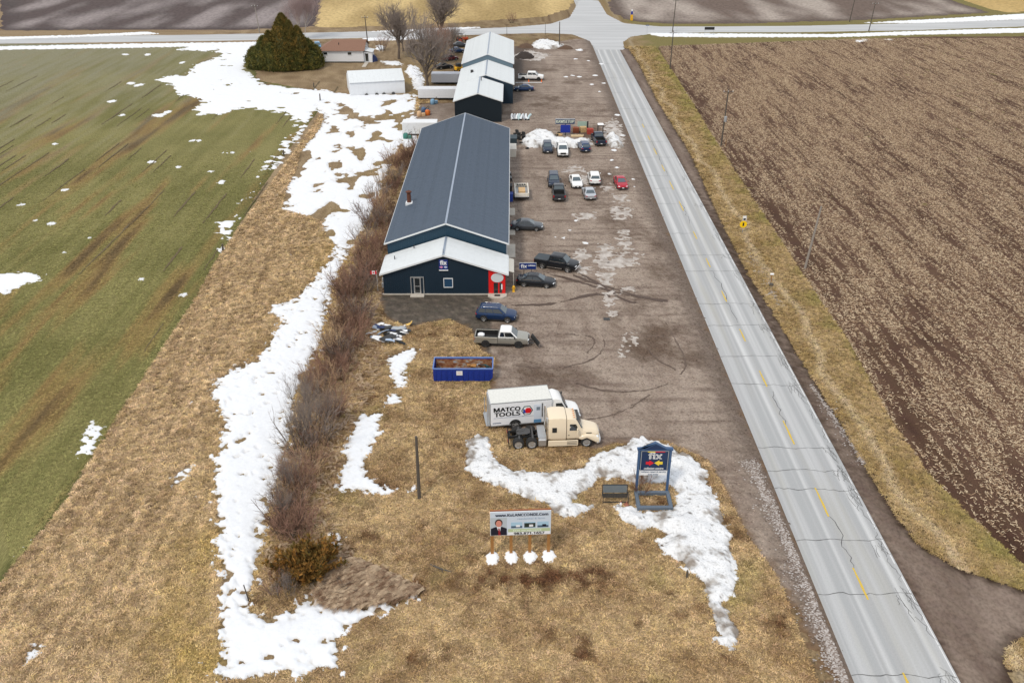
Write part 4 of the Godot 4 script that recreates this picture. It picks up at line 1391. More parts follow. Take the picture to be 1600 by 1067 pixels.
func car(kind: String, label: String, at: Vector3, turn: float, pm: Material, called := "parked_car", opt := {}) -> Node3D:
	var o := thing(called, label, {"pickup": "pickup truck", "suv": "SUV"}.get(kind, "car"), at, turn, "vehicles parked in the yard")
	var l: float = opt.get("l", {"sedan": 4.8, "suv": 4.7, "hatch": 4.4, "pickup": 5.85}[kind])
	var w: float = opt.get("w", {"sedan": 1.84, "suv": 1.9, "hatch": 1.82, "pickup": 2.0}[kind]) * 0.5
	var h: float = opt.get("h", {"sedan": 1.46, "suv": 1.7, "hatch": 1.56, "pickup": 1.92}[kind])
	var a := l * 0.5
	var r := 0.33
	var g := Geo.new()
	var belt := h * 0.64
	var xfb := 0.24 * l
	var xft := 0.06 * l
	var xrt := -0.2 * l
	var xrb := -0.37 * l
	var wt := w * 0.7
	var gc := 0.2
	var sp := [0.13, 0.5, 0.9]
	if kind == "sedan":
		loft(g, [[-a, 0.34, 0.8, w * 0.72], [-a + 0.05, 0.28, belt * 0.97, w * 0.86], [-a + 0.3, 0.22, belt + 0.03, w * 0.95], [-a * 0.72, gc, belt + 0.02, w * 0.99], [-a * 0.3, gc, belt, w], [a * 0.2, gc, belt - 0.02, w], [a * 0.5, gc, belt - 0.03, w], [a * 0.78, gc, belt * 0.88, w * 0.97], [a - 0.2, 0.22, belt * 0.78, w * 0.9], [a - 0.05, 0.26, belt * 0.68, w * 0.8], [a, 0.32, belt * 0.6, w * 0.68]])
	elif kind == "pickup":
		r = 0.4
		gc = 0.36
		belt = 1.2
		var bx := -a * 0.32 if opt.get("crew", false) else -a * 0.12
		xfb = a * 0.6
		xft = a * 0.36
		xrt = bx + 0.2
		xrb = bx + 0.04
		wt = w * 0.78
		sp = [0.06, 0.52, 0.94] if opt.get("crew", false) else [0.05, 0.36, 0.94]
		loft(g, [[bx, gc, belt, w * 0.97], [bx + 0.15, gc, belt, w * 0.98], [a * 0.3, gc, belt, w * 0.98], [a * 0.56, gc, belt + 0.02, w * 0.98], [a * 0.66, gc, belt + 0.01, w * 0.97], [a * 0.88, gc + 0.02, belt - 0.08, w * 0.95], [a - 0.08, gc + 0.05, belt - 0.14, w * 0.9], [a, gc + 0.1, belt - 0.24, w * 0.82]], 0.04, 0.95)
	else:
		r = 0.37 if kind == "suv" else 0.33
		gc = 0.26 if kind == "suv" else 0.2
		belt = h * 0.62
		xfb = 0.26 * l
		xft = 0.1 * l
		xrt = -0.4 * l
		xrb = -0.475 * l
		wt = w * 0.74
		sp = [0.04, 0.3, 0.6, 0.93]
		loft(g, [[-a, 0.42, belt * 0.86, w * 0.78], [-a + 0.05, 0.36, belt * 0.97, w * 0.88], [-a + 0.25, gc, belt, w * 0.96], [-a * 0.6, gc, belt, w], [a * 0.2, gc, belt - 0.01, w], [a * 0.54, gc, belt - 0.02, w], [a * 0.8, gc, belt * 0.91, w * 0.97], [a - 0.18, gc + 0.02, belt * 0.83, w * 0.91], [a - 0.04, gc + 0.06, belt * 0.72, w * 0.82], [a, gc + 0.12, belt * 0.62, w * 0.72]])
	part("body", g.mesh(), pm, o)
	g = Geo.new()
	var wb := w * 0.92
	cabin(g, xfb, xft, xrt, xrb, wb, wt, belt - 0.02, h)
	part("cabin_shell", g.mesh(), opt.get("roof", pm), o)
	glazing(o, xfb, xft, xrt, xrb, wb, wt, belt - 0.02, h, sp)
	var ax := a * 0.6 if kind != "pickup" else a * 0.64
	var rx := -a * 0.58
	var rim: Material = opt.get("rim", mats.alloy)
	for x in [ax, rx]:
		for s in [-1.0, 1.0]:
			g = Geo.new()
			g.cyl(Vector3(x, r, s * (w - 0.16)), Vector3(x, r, s * (w + 0.006)), r * 1.16, 20)
			part("wheel_arch", g.mesh(), mats.black, o)
			wheel(o, Vector3(x, r, s * (w - 0.09)), r, 0.24, rim, s)
	for s in [-1.0, 1.0]:
		var nose := a - (0.16 if kind != "pickup" else 0.05)
		var hy: float = belt * 0.66 if kind != "pickup" else belt - 0.3
		g = Geo.new()
		g.rbox(Vector3(nose, hy, s * w * 0.68), Vector3(0.2, 0.15, w * 0.38), 0.04, Basis(Vector3.UP, s * -0.35))
		part("headlight", g.mesh(), mats.lamp_glass, o)
		g = Geo.new()
		g.rbox(Vector3(-a + 0.06, belt * 0.82 if kind != "pickup" else 0.98, s * w * (0.74 if kind != "pickup" else 0.88)), Vector3(0.14, 0.16 if kind != "pickup" else 0.36, w * (0.36 if kind != "pickup" else 0.2)), 0.03, Basis(Vector3.UP, s * 0.3 if kind != "pickup" else 0.0))
		part("tail_light", g.mesh(), mats.lamp_red, o)
		g = Geo.new()
		g.rbox(Vector3(xfb - 0.28, belt + 0.09, s * (w + 0.1)), Vector3(0.14, 0.14 if kind != "pickup" else 0.24, 0.2), 0.03)
		part("mirror", g.mesh(), pm if kind != "pickup" else mats.black, o)
		g = Geo.new()
		g.box(Vector3(0.0, gc + 0.03, s * (w - 0.05)), Vector3(l * 0.36, 0.08, 0.08))
		part("sill", g.mesh(), opt.get("sill", mats.trim), o)
		for k in [0.08, 0.34]:
			g = Geo.new()
			g.rbox(Vector3(lerpf(xrb, xfb, 0.28 + k), belt - 0.14, s * (w + 0.002)), Vector3(0.18, 0.03, 0.03), 0.008)
			part("door_handle", g.mesh(), mats.trim, o)
	g = Geo.new()
	g.rbox(Vector3(a - 0.03, belt * 0.5 if kind != "pickup" else 0.82, 0), Vector3(0.1, 0.14 if kind != "pickup" else 0.36, w * 1.0), 0.03)
	part("grille", g.mesh(), mats.black, o)
	g = Geo.new()
	g.rbox(Vector3(a - 0.08, gc + 0.12, 0), Vector3(0.24, 0.18, w * 1.7), 0.05)
	part("front_bumper", g.mesh(), opt.get("bumper", mats.trim), o)
	g = Geo.new()
	g.rbox(Vector3(-a + 0.08, gc + 0.14, 0), Vector3(0.24, 0.2, w * 1.72), 0.05)
	part("rear_bumper", g.mesh(), opt.get("bumper", mats.trim), o)
	for s in [-1.0, 1.0]:
		g = Geo.new()
		g.box(Vector3(s * (a + 0.03), gc + 0.22, 0), Vector3(0.02, 0.15, 0.32))
		part("number_plate", g.mesh(), mats.plate, o)
	if opt.get("trim_line", false):
		for s in [-1.0, 1.0]:
			g = Geo.new()
			g.bar(Vector3(xrb + 0.2, belt + 0.03, s * (wb - 0.005)), Vector3(xfb - 0.25, belt + 0.03, s * (wb - 0.005)), 0.03, 0.035)
			part("window_trim", g.mesh(), mats.chrome, o)
	if kind == "pickup":
		var bx: float = xrb - 0.06
		var bl := bx + a
		for s in [-1.0, 1.0]:
			g = Geo.new()
			g.rbox(Vector3(-a + bl * 0.5, (gc + 0.08 + belt) * 0.5, s * (w - 0.1)), Vector3(bl - 0.02, belt - gc - 0.08, 0.17), 0.04)
			part("bed_side", g.mesh(), pm, o)
			g = Geo.new()
			g.box(Vector3(-a + bl * 0.5, belt + 0.012, s * (w - 0.1)), Vector3(bl - 0.06, 0.03, 0.12))
			part("bed_rail", g.mesh(), mats.trim, o)
		g = Geo.new()
		g.rbox(Vector3(-a + 0.06, (gc + 0.14 + belt) * 0.5, 0), Vector3(0.1, belt - gc - 0.14, w * 1.76), 0.03)
		part("tailgate", g.mesh(), pm, o)
		g = Geo.new()
		g.box(Vector3(-a + bl * 0.5, 0.66, 0), Vector3(bl - 0.1, 0.1, w * 1.7))
		g.box(Vector3(bx - 0.03, 0.95, 0), Vector3(0.04, 0.5, w * 1.7))
		for s in [-1.0, 1.0]: g.box(Vector3(-a + bl * 0.5, 0.94, s * (w - 0.2)), Vector3(bl - 0.1, 0.46, 0.03))
		part("bed_liner", g.mesh(), mats.black, o)
		if opt.get("tonneau", false):
			g = Geo.new()
			g.rbox(Vector3(-a + bl * 0.5, belt + 0.05, 0), Vector3(bl - 0.02, 0.06, w * 1.9), 0.02)
			part("bed_cover", g.mesh(), mat("vinyl", A(62, 70, 76), 0.7), o)
	return o


func side_on(l: Array, r: Array, w: float) -> Array:   # middle and turn of a vehicle whose near side runs from l to r
	var a := P(l[0], l[1])
	var b := P(r[0], r[1])
	var d := (b - a).normalized()
	return [(a + b) * 0.5 + Vector3(d.z, 0, -d.x) * w * 0.5 + Vector3(0, 0.045, 0), atan2(-d.z, d.x)]


func make_vehicles():
	var black := paint("paint_black", Color(0.012, 0.014, 0.018))
	var navy := paint("paint_navy", Color(0.012, 0.035, 0.1), 0.4)
	var midnight := paint("paint_midnight", Color(0.02, 0.032, 0.06), 0.3)
	var graphite := paint("paint_graphite", Color(0.045, 0.05, 0.06), 0.4)
	var white := paint("paint_white", Color(0.78, 0.78, 0.77), 0.0)
	var silver := paint("paint_silver", Color(0.5, 0.52, 0.55), 0.5)
	var pewter := paint("paint_pewter", Color(0.34, 0.33, 0.29), 0.5)
	var red := paint("paint_red", Color(0.4, 0.012, 0.03), 0.2)
	var p: Array
	p = side_on([743, 502], [805, 506], 1.9)
	car("suv", "dark blue SUV with roof rails parked at the edge of the grass", p[0], p[1], navy, "parked_suv")
	var o := get_child(get_child_count() - 1)
	for s in [-1.0, 1.0]:
		var rr := Geo.new()
		rr.tube([Vector3(-1.5, 1.68, s * 0.6), Vector3(-1.4, 1.74, s * 0.6), Vector3(0.2, 1.74, s * 0.6), Vector3(0.3, 1.68, s * 0.6)], [0.02, 0.02, 0.02, 0.02], 6)
		part("roof_rail", rr.mesh(), mats.chrome, o)
	p = side_on([741, 542], [825, 545], 2.0)
	o = car("pickup", "silver and white pickup truck with a black snow plough on its front", p[0], p[1], pewter, "pickup_truck", {"l": 5.95, "roof": white, "bumper": mats.chrome, "rim": mats.trim})
	plough(o, 2.98)
	var ld := Geo.new()
	ld.rbox(Vector3(-2.3, 0.92, -0.1), Vector3(0.75, 0.4, 0.6), 0.12)
	part("bed_load", ld.mesh(), mats.white, o)
	p = side_on([807, 448], [865, 452], 1.85)
	car("sedan", "black sedan parked below the small blue roadside board", p[0], p[1], black, "parked_car", {"l": 4.85, "trim_line": true})
	var a := P(840, 419)
	var b := P(896, 428)
	var d := (b - a).normalized()
	car("pickup", "black crew-cab pickup with a covered bed near the blue board", (a + b) * 0.5 + Vector3(0.2, 0.045, -1.0), atan2(-d.z, d.x), black, "pickup_truck", {"crew": true, "tonneau": true, "l": 5.7, "trim_line": true, "sill": mats.chrome, "bumper": mats.chrome})
	p = side_on([800, 361], [846, 362], 1.82)
	car("sedan", "grey sedan standing before a roll-up door of the body shop", p[0], p[1], paint("paint_steel", Color(0.07, 0.078, 0.09), 0.5), "parked_car", {"l": 4.65})
	var fc := -PI / 2.0   # facing the camera's side of the yard
	var aw := PI / 2.0
	for e in [
		["suv", 866, 295, fc, midnight, 4.8, "midnight blue SUV nose to nose with the grey pickup", "parked_suv"],
		["pickup", 874, 317, aw, graphite, 5.6, "dark grey pickup with open black bed in front of the blue SUV", "pickup_truck"],
		["sedan", 901, 296, fc, white, 4.7, "white sedan with its bonnet pointing down the yard", "parked_car"],
		["suv", 930, 291, aw, white, 4.4, "white hatchback SUV seen from behind, between white sedan and red car", "parked_suv"],
		["sedan", 922, 314.5, aw, silver, 4.5, "silver sedan seen from behind, nearest of the light cars", "parked_car"],
		["sedan", 972, 298, fc, red, 4.7, "bright red car standing by itself near the road", "parked_car"],
		["hatch", 856, 241, fc, midnight, 4.3, "small dark blue car before the snow bank, first of its row", "parked_car"],
		["pickup", 880, 247.5, fc, white, 5.9, "white pickup facing down the yard under the long blue board", "pickup_truck"],
		["hatch", 914, 239.5, aw, navy, 4.4, "dark blue hatchback seen from behind beside the snow bank", "parked_car"],
		["pickup", 937, 230, aw, midnight, 5.6, "dark blue pickup seen from behind, last of the row by the road", "pickup_truck"],
	]:
		var q := P(e[1], e[2])
		var t: float = e[3]
		if e[1] == 914: t += 0.1
		if e[1] == 937: t += 0.12
		if e[1] == 922: t += 0.06
		if e[1] == 901: t += 0.08
		if e[1] == 972: t += 0.07
		car(e[0], e[6], q + Vector3(0, 0.045, -e[5] * 0.5), t, e[4], e[7], {"l": e[5], "rim": mats.alloy})
	p = side_on([808, 125.5], [850, 126.5], 2.0)
	car("pickup", "white crew-cab pickup beside the tall barn", p[0], p[1], white, "pickup_truck", {"crew": true, "l": 6.0, "rim": mats.trim})
	p = side_on([803, 143.5], [834, 143.5], 1.82)
	car("sedan", "navy sedan parked against the black-fronted shed", p[0], p[1] + PI, navy, "parked_car", {"l": 4.6})
	# house cars and the row of old cars behind the sheds
	car("hatch", "light blue car in the drive beside the bungalow", P(494, 77) + Vector3(0, 0, -2), fc + 0.3, paint("paint_sky", Color(0.1, 0.26, 0.42), 0.3), "parked_car", {"l": 4.2})
	for e in [[714, 82, 0.4, navy, "dark blue old car parked behind the tall barn"], [703, 94, 0.55, paint("paint_maroon", Color(0.12, 0.015, 0.02), 0.2), "maroon old car with pale hood under the bare trees"], [694, 107, 0.5, black, "black old car at the near end of the derelict row"], [719, 73, 0.2, graphite, "grey old car at the far end of the derelict row"]]:
		car("sedan", e[4], P(e[0], e[1]), e[2], e[3], "derelict_car", {"l": 4.4})
	tractor(P(722, 66), 0.3)
	skid(P(717, 112), 0.5)
	box_truck()
	semi()
	flatbed()


func plough(o: Node3D, x: float):
	var g := Geo.new()
	var rows := []
	for k in 6:
		var t := k / 5.0
		var row := PackedVector3Array()
		for j in 2:
			row.append(Vector3(x + 0.75 - sin(t * PI) * 0.16 + t * 0.1, 0.06 + t * 0.72, -1.15 if j == 0 else 1.15))
		rows.append(row)
	g.grid(rows)
	var turn := Basis(Vector3.UP, 0.42)
	var pl := part("plough_blade", g.mesh(), mat("plough_black", grey(0.025), 0.4), o)
	pl.transform = Transform3D(turn, Vector3(x + 0.65, 0, 0) - turn * Vector3(x + 0.65, 0, 0))
	g = Geo.new()
	for s in [-1.0, 1.0]:
		g.bar(Vector3(x - 0.3, 0.45, s * 0.4), Vector3(x + 0.65, 0.3, s * 0.3), 0.09, 0.09)
	g.bar(Vector3(x, 0.4, 0), Vector3(x + 0.02, 1.1, 0), 0.5, 0.1, Vector3.RIGHT)
	g.bar(Vector3(x, 1.0, -0.5), Vector3(x, 1.0, 0.5), 0.08, 0.08)
	part("plough_frame", g.mesh(), mats.dark_metal, o)


func tractor(at: Vector3, turn: float):
	var o := thing("farm_tractor", "orange farm tractor half hidden behind the tall barn", "tractor", at, turn)
	var orange: Material = mat("orange", A(214, 84, 30), 0.5)
	var g := Geo.new()
	g.rbox(Vector3(0.9, 1.05, 0), Vector3(1.7, 0.7, 0.7), 0.1)
	part("bonnet", g.mesh(), orange, o)
	g = Geo.new()
	g.rbox(Vector3(-0.6, 1.0, 0), Vector3(1.4, 0.5, 1.3), 0.1)
	part("deck", g.mesh(), orange, o)
	g = Geo.new()
	for e in [[-1.1, -0.5], [-1.1, 0.5], [-0.1, -0.5], [-0.1, 0.5]]: g.box(Vector3(e[0], 1.7, e[1]), Vector3(0.08, 1.2, 0.08))
	g.rbox(Vector3(-0.6, 2.35, 0), Vector3(1.4, 0.1, 1.3), 0.03)
	part("roll_frame", g.mesh(), mats.trim, o)
	for s in [-1.0, 1.0]:
		wheel(o, Vector3(-0.8, 0.75, s * 0.85), 0.75, 0.4, orange, s)
		wheel(o, Vector3(1.4, 0.42, s * 0.65), 0.42, 0.28, orange, s)
	g = Geo.new()
	g.cyl(Vector3(1.0, 1.4, 0.2), Vector3(1.0, 2.1, 0.2), 0.05, 8)
	part("exhaust_pipe", g.mesh(), mats.trim, o)


func skid(at: Vector3, turn: float):
	var o := thing("loader", "yellow skid loader behind the black-fronted shed", "loader", at, turn)
	var y: Material = mat("machine_yellow", A(232, 176, 34), 0.5)
	var g := Geo.new()
	g.rbox(Vector3(0, 0.8, 0), Vector3(2.0, 0.8, 1.2), 0.1)
	part("chassis", g.mesh(), y, o)
	g = Geo.new()
	g.rbox(Vector3(-0.1, 1.6, 0), Vector3(1.1, 0.9, 1.1), 0.08)
	part("cab", g.mesh(), mats.trim, o)
	g = Geo.new()
	for s in [-1.0, 1.0]:
		g.bar(Vector3(-1.0, 1.4, s * 0.72), Vector3(1.4, 0.7, s * 0.72), 0.12, 0.18)
	part("lift_arms", g.mesh(), y, o)
	g = Geo.new()
	g.prism([Vector3(1.3, 0.1, -0.9), Vector3(2.0, 0.15, -0.9), Vector3(1.5, 0.75, -0.9)], Vector3(0, 0, 1.8))
	part("bucket", g.mesh(), mats.dark_metal, o)
	for x in [-0.6, 0.6]:
		for s in [-1.0, 1.0]: wheel(o, Vector3(x, 0.38, s * 0.72), 0.38, 0.28, y, s)


func box_truck():
	var o := thing("box_truck", "white box truck with black tool-maker lettering and a red hexagon badge", "truck", Vector3(1.5, 0.045, -71.65), 0.155)
	var white := weathered("truck_white", A(234, 236, 240), 0.4, 0.0, 0.05)
	var g := Geo.new()
	var x0 := -3.7
	var x1 := 2.1
	g.rbox(Vector3((x0 + x1) * 0.5, 1.75, 0), Vector3(x1 - x0, 2.46, 2.5), 0.05)
	part("box_body", g.mesh(), white, o)
	g = Geo.new()
	g.rbox(Vector3((x0 + x1) * 0.5, 3.0, 0), Vector3(x1 - x0 - 0.06, 0.06, 2.44), 0.02)
	part("box_roof", g.mesh(), weathered("roof_grime", A(222, 222, 216), 0.7, 0.0, 0.22, 2.0), o)
	g = Geo.new()
	for s in [-1.0, 1.0]:
		g.box(Vector3((x0 + x1) * 0.5, 3.0, s * 1.245), Vector3(x1 - x0, 0.1, 0.04))
		g.box(Vector3((x0 + x1) * 0.5, 0.55, s * 1.255), Vector3(x1 - x0, 0.1, 0.03))
	part("edge_rail", g.mesh(), mats.galvanised, o)
	g = Geo.new()
	g.box(Vector3(x0 - 0.06, 1.8, 0), Vector3(0.08, 2.2, 2.2))
	g.box(Vector3(x0 - 0.25, 0.55, 0), Vector3(0.4, 0.1, 2.3))
	for s in [-1.0, 1.0]: g.box(Vector3(x0 - 0.3, 1.4, s * 1.1), Vector3(0.07, 1.8, 0.07))
	part("rear_ladder_frame", g.mesh(), mats.galvanised, o)
	for s in [1.0]:
		lettering("MATCO", 0.6, mats.black, o, Vector3(-2.2, 2.27, 1.262), 1.3)
		lettering("TOOLS", 0.6, mats.black, o, Vector3(-2.15, 1.74, 1.262), 1.35)
	var hexa := func(r: float, z: float, c: Material, cx: float, sx: float, nm: String):
		var q := Geo.new()
		var pts := []
		for k in 6: pts.append(Vector3(cx + cos(TAU * k / 6.0) * r * sx, 1.98, z) + Vector3(0, sin(TAU * k / 6.0) * r, 0))
		q.prism(pts, Vector3(0, 0, 0.012))
		return part(nm, q.mesh(), c, o)
	hexa.call(0.56, 1.252, mats.black, -0.28, 1.0, "badge_ring")
	hexa.call(0.5, 1.262, mat("badge_green", A(40, 120, 110), 0.4), -0.28, 1.0, "badge_ring")
	hexa.call(0.46, 1.272, mats.white, -0.28, 1.0, "badge_field")
	hexa.call(0.34, 1.282, mat("badge_red", A(214, 22, 30), 0.4), -0.18, 1.0, "badge_mark")
	g = Geo.new()
	g.prism([Vector3(-0.66, 1.72, 1.292), Vector3(-0.4, 1.72, 1.292), Vector3(-0.5, 2.1, 1.292), Vector3(-0.66, 2.2, 1.292)], Vector3(0, 0, 0.01))
	part("badge_mark", g.mesh(), mat("badge_blue", A(40, 70, 160), 0.4), o)
	g = Geo.new()
	g.box(Vector3(0.72, 1.55, 1.258), Vector3(0.72, 2.0, 0.02))
	var dr := part("side_door", g.mesh(), mat("door_white", A(214, 222, 234), 0.4), o)
	g = Geo.new()
	g.box(Vector3(0.72, 0.72, 1.275), Vector3(0.72, 0.36, 0.014))
	part("door_decal", g.mesh(), mat("decal_blue", A(96, 146, 190), 0.4), dr)
	g = Geo.new()
	g.rbox(Vector3(0.78, 2.1, 1.275), Vector3(0.34, 0.36, 0.02), 0.006)
	part("door_window", g.mesh(), mat("frosted", A(120, 132, 146), 0.3), dr)
	g = Geo.new()
	g.box(Vector3(1.16, 1.9, 1.285), Vector3(0.07, 1.5, 0.05))
	part("grab_rail", g.mesh(), mats.trim, dr)
	g = Geo.new()
	g.box(Vector3(-2.0, 1.38, 1.257), Vector3(2.9, 0.03, 0.012))
	g.box(Vector3(-0.2, 1.34, 1.257), Vector3(1.1, 0.025, 0.012))
	g.box(Vector3(-3.15, 0.82, 1.257), Vector3(0.8, 0.1, 0.012))
	part("small_print", g.mesh(), mat("print_grey", A(120, 130, 150), 0.5), o)
	# cab with its wind deflector
	var wp := paint("paint_white", Color.WHITE)
	g = Geo.new()
	loft(g, [[2.15, 0.6, 2.75, 1.1], [2.5, 0.55, 2.8, 1.12], [3.1, 0.55, 2.55, 1.08], [3.5, 0.55, 1.75, 1.05], [3.75, 0.55, 1.5, 1.0], [4.4, 0.55, 1.32, 0.95], [4.75, 0.6, 1.2, 0.85], [4.9, 0.65, 1.02, 0.72]], 0.08, 0.86)
	part("cab", g.mesh(), wp, o)
	g = Geo.new()
	g.prism([Vector3(3.12, 2.46, 0.82), Vector3(3.58, 1.74, 0.88), Vector3(3.58, 1.74, -0.88), Vector3(3.12, 2.46, -0.82)], Vector3(0.07, 0.05, 0))
	part("windshield", g.mesh(), mats.windshield_glass, o)
	for s in [-1.0, 1.0]:
		g = Geo.new()
		g.prism([Vector3(2.5, 1.75, s * 1.08), Vector3(3.4, 1.7, s * 1.06), Vector3(3.1, 2.3, s * 0.99), Vector3(2.5, 2.35, s * 1.0)], Vector3(0, 0.01, s * 0.06))
		part("side_window", g.mesh(), mats.glass, o)
		g = Geo.new()
		g.rbox(Vector3(3.5, 1.9, s * 1.32), Vector3(0.12, 0.45, 0.24), 0.03)
		part("mirror", g.mesh(), mats.trim, o)
		g = Geo.new()
		g.rbox(Vector3(4.72, 0.98, s * 0.72), Vector3(0.2, 0.2, 0.3), 0.04)
		part("headlight", g.mesh(), mats.lamp_glass, o)
		wheel(o, Vector3(4.1, 0.46, s * 0.98), 0.46, 0.28, mats.alloy, s)
		wheel(o, Vector3(-1.4, 0.46, s * 1.15), 0.46, 0.26, mats.alloy, s, true)
		g = Geo.new()
		g.cyl(Vector3(-1.4, 0.5, s * 1.1), Vector3(-1.4, 0.5, s * 1.257), 0.58, 20)
		part("wheel_arch", g.mesh(), mats.black, o)
	g = Geo.new()
	g.rbox(Vector3(4.9, 0.6, 0), Vector3(0.2, 0.24, 2.0), 0.05)
	part("front_bumper", g.mesh(), mats.chrome, o)
	g = Geo.new()
	for s in [-1.0, 1.0]: g.box(Vector3(0.4, 0.42, s * 0.45), Vector3(8.4, 0.22, 0.1))
	part("chassis_rail", g.mesh(), mats.trim, o)


func semi():
	var o := thing("truck_tractor", "tan sleeper-cab truck tractor without trailer beside the snow bank", "truck", Vector3(3.85, 0.045, -68.25), 0.059)
	var tan := paint("paint_tan", Color(0.74, 0.63, 0.47), 0.0)
	var g := Geo.new()
	for s in [-1.0, 1.0]: g.box(Vector3(-0.4, 0.88, s * 0.42), Vector3(7.7, 0.26, 0.1))
	for x in [-4.1, -3.3, -2.2, -1.5]: g.box(Vector3(x, 0.88, 0), Vector3(0.12, 0.2, 0.8))
	part("chassis_rail", g.mesh(), mats.black, o)
	g = Geo.new()
	g.prism([Vector3(-3.35, 1.1, -0.45), Vector3(-3.5, 1.1, -0.12), Vector3(-2.9, 1.16, -0.05), Vector3(-2.9, 1.16, 0.05), Vector3(-3.5, 1.1, 0.12), Vector3(-3.35, 1.1, 0.45), Vector3(-2.5, 1.16, 0.5), Vector3(-2.2, 1.16, 0.3), Vector3(-2.2, 1.16, -0.3), Vector3(-2.5, 1.16, -0.5)], Vector3(0, 0.07, 0))
	part("fifth_wheel", g.mesh(), mats.dark_metal, o)
	for x in [-3.34, -2.11]:
		g = Geo.new()
		g.cyl(Vector3(x, 0.55, -0.9), Vector3(x, 0.55, 0.9), 0.12, 8)
		g.rbox(Vector3(x, 0.6, 0), Vector3(0.5, 0.45, 0.5), 0.12)
		g.box(Vector3(x + 0.1, 1.0, 0), Vector3(0.16, 0.12, 1.9))
		part("axle", g.mesh(), mats.dark_metal, o)
		for s in [-1.0, 1.0]: wheel(o, Vector3(x, 0.52, s * 1.08), 0.52, 0.27, mats.alloy, s, true)
	for s in [-1.0, 1.0]: wheel(o, Vector3(2.9, 0.52, s * 1.06), 0.52, 0.28, mats.alloy, s)
	g = Geo.new()
	g.rbox(Vector3(-4.22, 0.7, 0), Vector3(0.1, 0.3, 2.2), 0.03)
	part("rear_light_bar", g.mesh(), mats.black, o)
	for s in [-1.0, 1.0]:
		g = Geo.new()
		g.box(Vector3(-4.28, 0.72, s * 0.75), Vector3(0.05, 0.14, 0.4))
		part("tail_light", g.mesh(), mats.lamp_red, o)
		g = Geo.new()
		g.box(Vector3(-4.2, 0.42, s * 1.0), Vector3(0.03, 0.5, 0.6))
		part("mud_flap", g.mesh(), mats.black, o)
	# deck plate and tank steps behind the sleeper
	g = Geo.new()
	g.rbox(Vector3(-1.15, 1.04, 0), Vector3(0.75, 0.06, 1.7), 0.02)
	part("deck_plate", g.mesh(), mats.galvanised, o)
	for s in [-1.0, 1.0]:
		g = Geo.new()
		g.rbox(Vector3(-1.15, 0.65, s * 1.0), Vector3(0.72, 0.72, 0.48), 0.06)
		part("battery_box", g.mesh(), mats.alloy, o)
	# sleeper and cab
	g = Geo.new()
	loft(g, [[-0.62, 0.85, 2.95, 1.1], [-0.58, 0.8, 3.05, 1.18], [-0.2, 0.75, 3.14, 1.21], [0.5, 0.75, 3.14, 1.21], [0.9, 0.75, 3.1, 1.2], [1.0, 0.75, 3.06, 1.17]], 0.1, 0.86)
	part("sleeper", g.mesh(), tan, o)
	g = Geo.new()
	loft(g, [[1.06, 0.75, 3.02, 1.14], [1.5, 0.75, 2.98, 1.12], [1.95, 0.75, 2.82, 1.08], [2.42, 0.75, 1.95, 1.06], [2.5, 0.75, 1.9, 1.06]], 0.08, 0.86)
	part("cab", g.mesh(), tan, o)
	g = Geo.new()
	loft(g, [[2.45, 1.0, 1.88, 1.04], [2.8, 1.02, 1.8, 1.0], [3.3, 1.02, 1.68, 0.94], [3.75, 0.9, 1.55, 0.86], [4.0, 0.7, 1.4, 0.78], [4.1, 0.7, 1.2, 0.68]], 0.1, 0.8)
	part("hood", g.mesh(), tan, o)
	for s in [-1.0, 1.0]:
		g = Geo.new()
		loft(g, [[2.2, 0.95, 1.1, 0.24], [2.45, 0.85, 1.28, 0.26], [2.9, 1.05, 1.36, 0.27], [3.4, 0.75, 1.28, 0.26], [3.8, 0.5, 1.1, 0.24], [4.05, 0.42, 0.9, 0.18]], 0.04, 0.85)
		var f := part("fender", g.mesh(), tan, o)
		f.position.z = s * 0.96
		g = Geo.new()
		g.rbox(Vector3(3.86, 1.05, s * 0.98), Vector3(0.28, 0.22, 0.24), 0.06)
		part("headlight", g.mesh(), mats.lamp_glass, o)
		g = Geo.new()
		g.rbox(Vector3(0.75, 0.52, s * 1.15), Vector3(2.75, 0.62, 0.12), 0.05)
		part("side_fairing", g.mesh(), tan, o)
		g = Geo.new()
		for k in 3: g.box(Vector3(1.55, 0.42 + k * 0.16, s * 1.22), Vector3(0.9, 0.04, 0.03))
		part("step", g.mesh(), mats.trim, o)
		g = Geo.new()
		g.prism([Vector3(1.3, 1.85, s * 1.1), Vector3(2.15, 1.85, s * 1.08), Vector3(1.9, 2.45, s * 1.01), Vector3(1.32, 2.5, s * 1.04)], Vector3(0, 0.01, s * 0.04))
		part("side_window", g.mesh(), mats.glass, o)
		g = Geo.new()
		g.prism([Vector3(-0.28, 1.75, s * 1.2), Vector3(0.14, 1.75, s * 1.2), Vector3(0.14, 2.25, s * 1.165), Vector3(-0.28, 2.25, s * 1.165)], Vector3(0, 0.01, s * 0.04))
		part("sleeper_window", g.mesh(), mats.black, o)
		g = Geo.new()
		g.rbox(Vector3(2.0, 1.95, s * 1.4), Vector3(0.14, 0.6, 0.24), 0.04)
		g.bar(Vector3(2.0, 1.7, s * 1.05), Vector3(2.0, 1.75, s * 1.35), 0.04, 0.04)
		part("mirror", g.mesh(), tan, o)
		g = Geo.new()
		g.cyl(Vector3(-0.75, 0.9, s * 1.05), Vector3(-0.75, 3.25, s * 1.05), 0.075, 10)
		part("exhaust_stack", g.mesh(), mats.chrome, o)
		g = Geo.new()
		g.rbox(Vector3(1.25, 1.35, s * 1.125), Vector3(0.16, 0.05, 0.04), 0.01)
		part("door_handle", g.mesh(), mats.trim, o)
		g = Geo.new()
		g.rbox(Vector3(3.1, 1.45, s * 0.99), Vector3(0.5, 0.08, 0.04), 0.01)
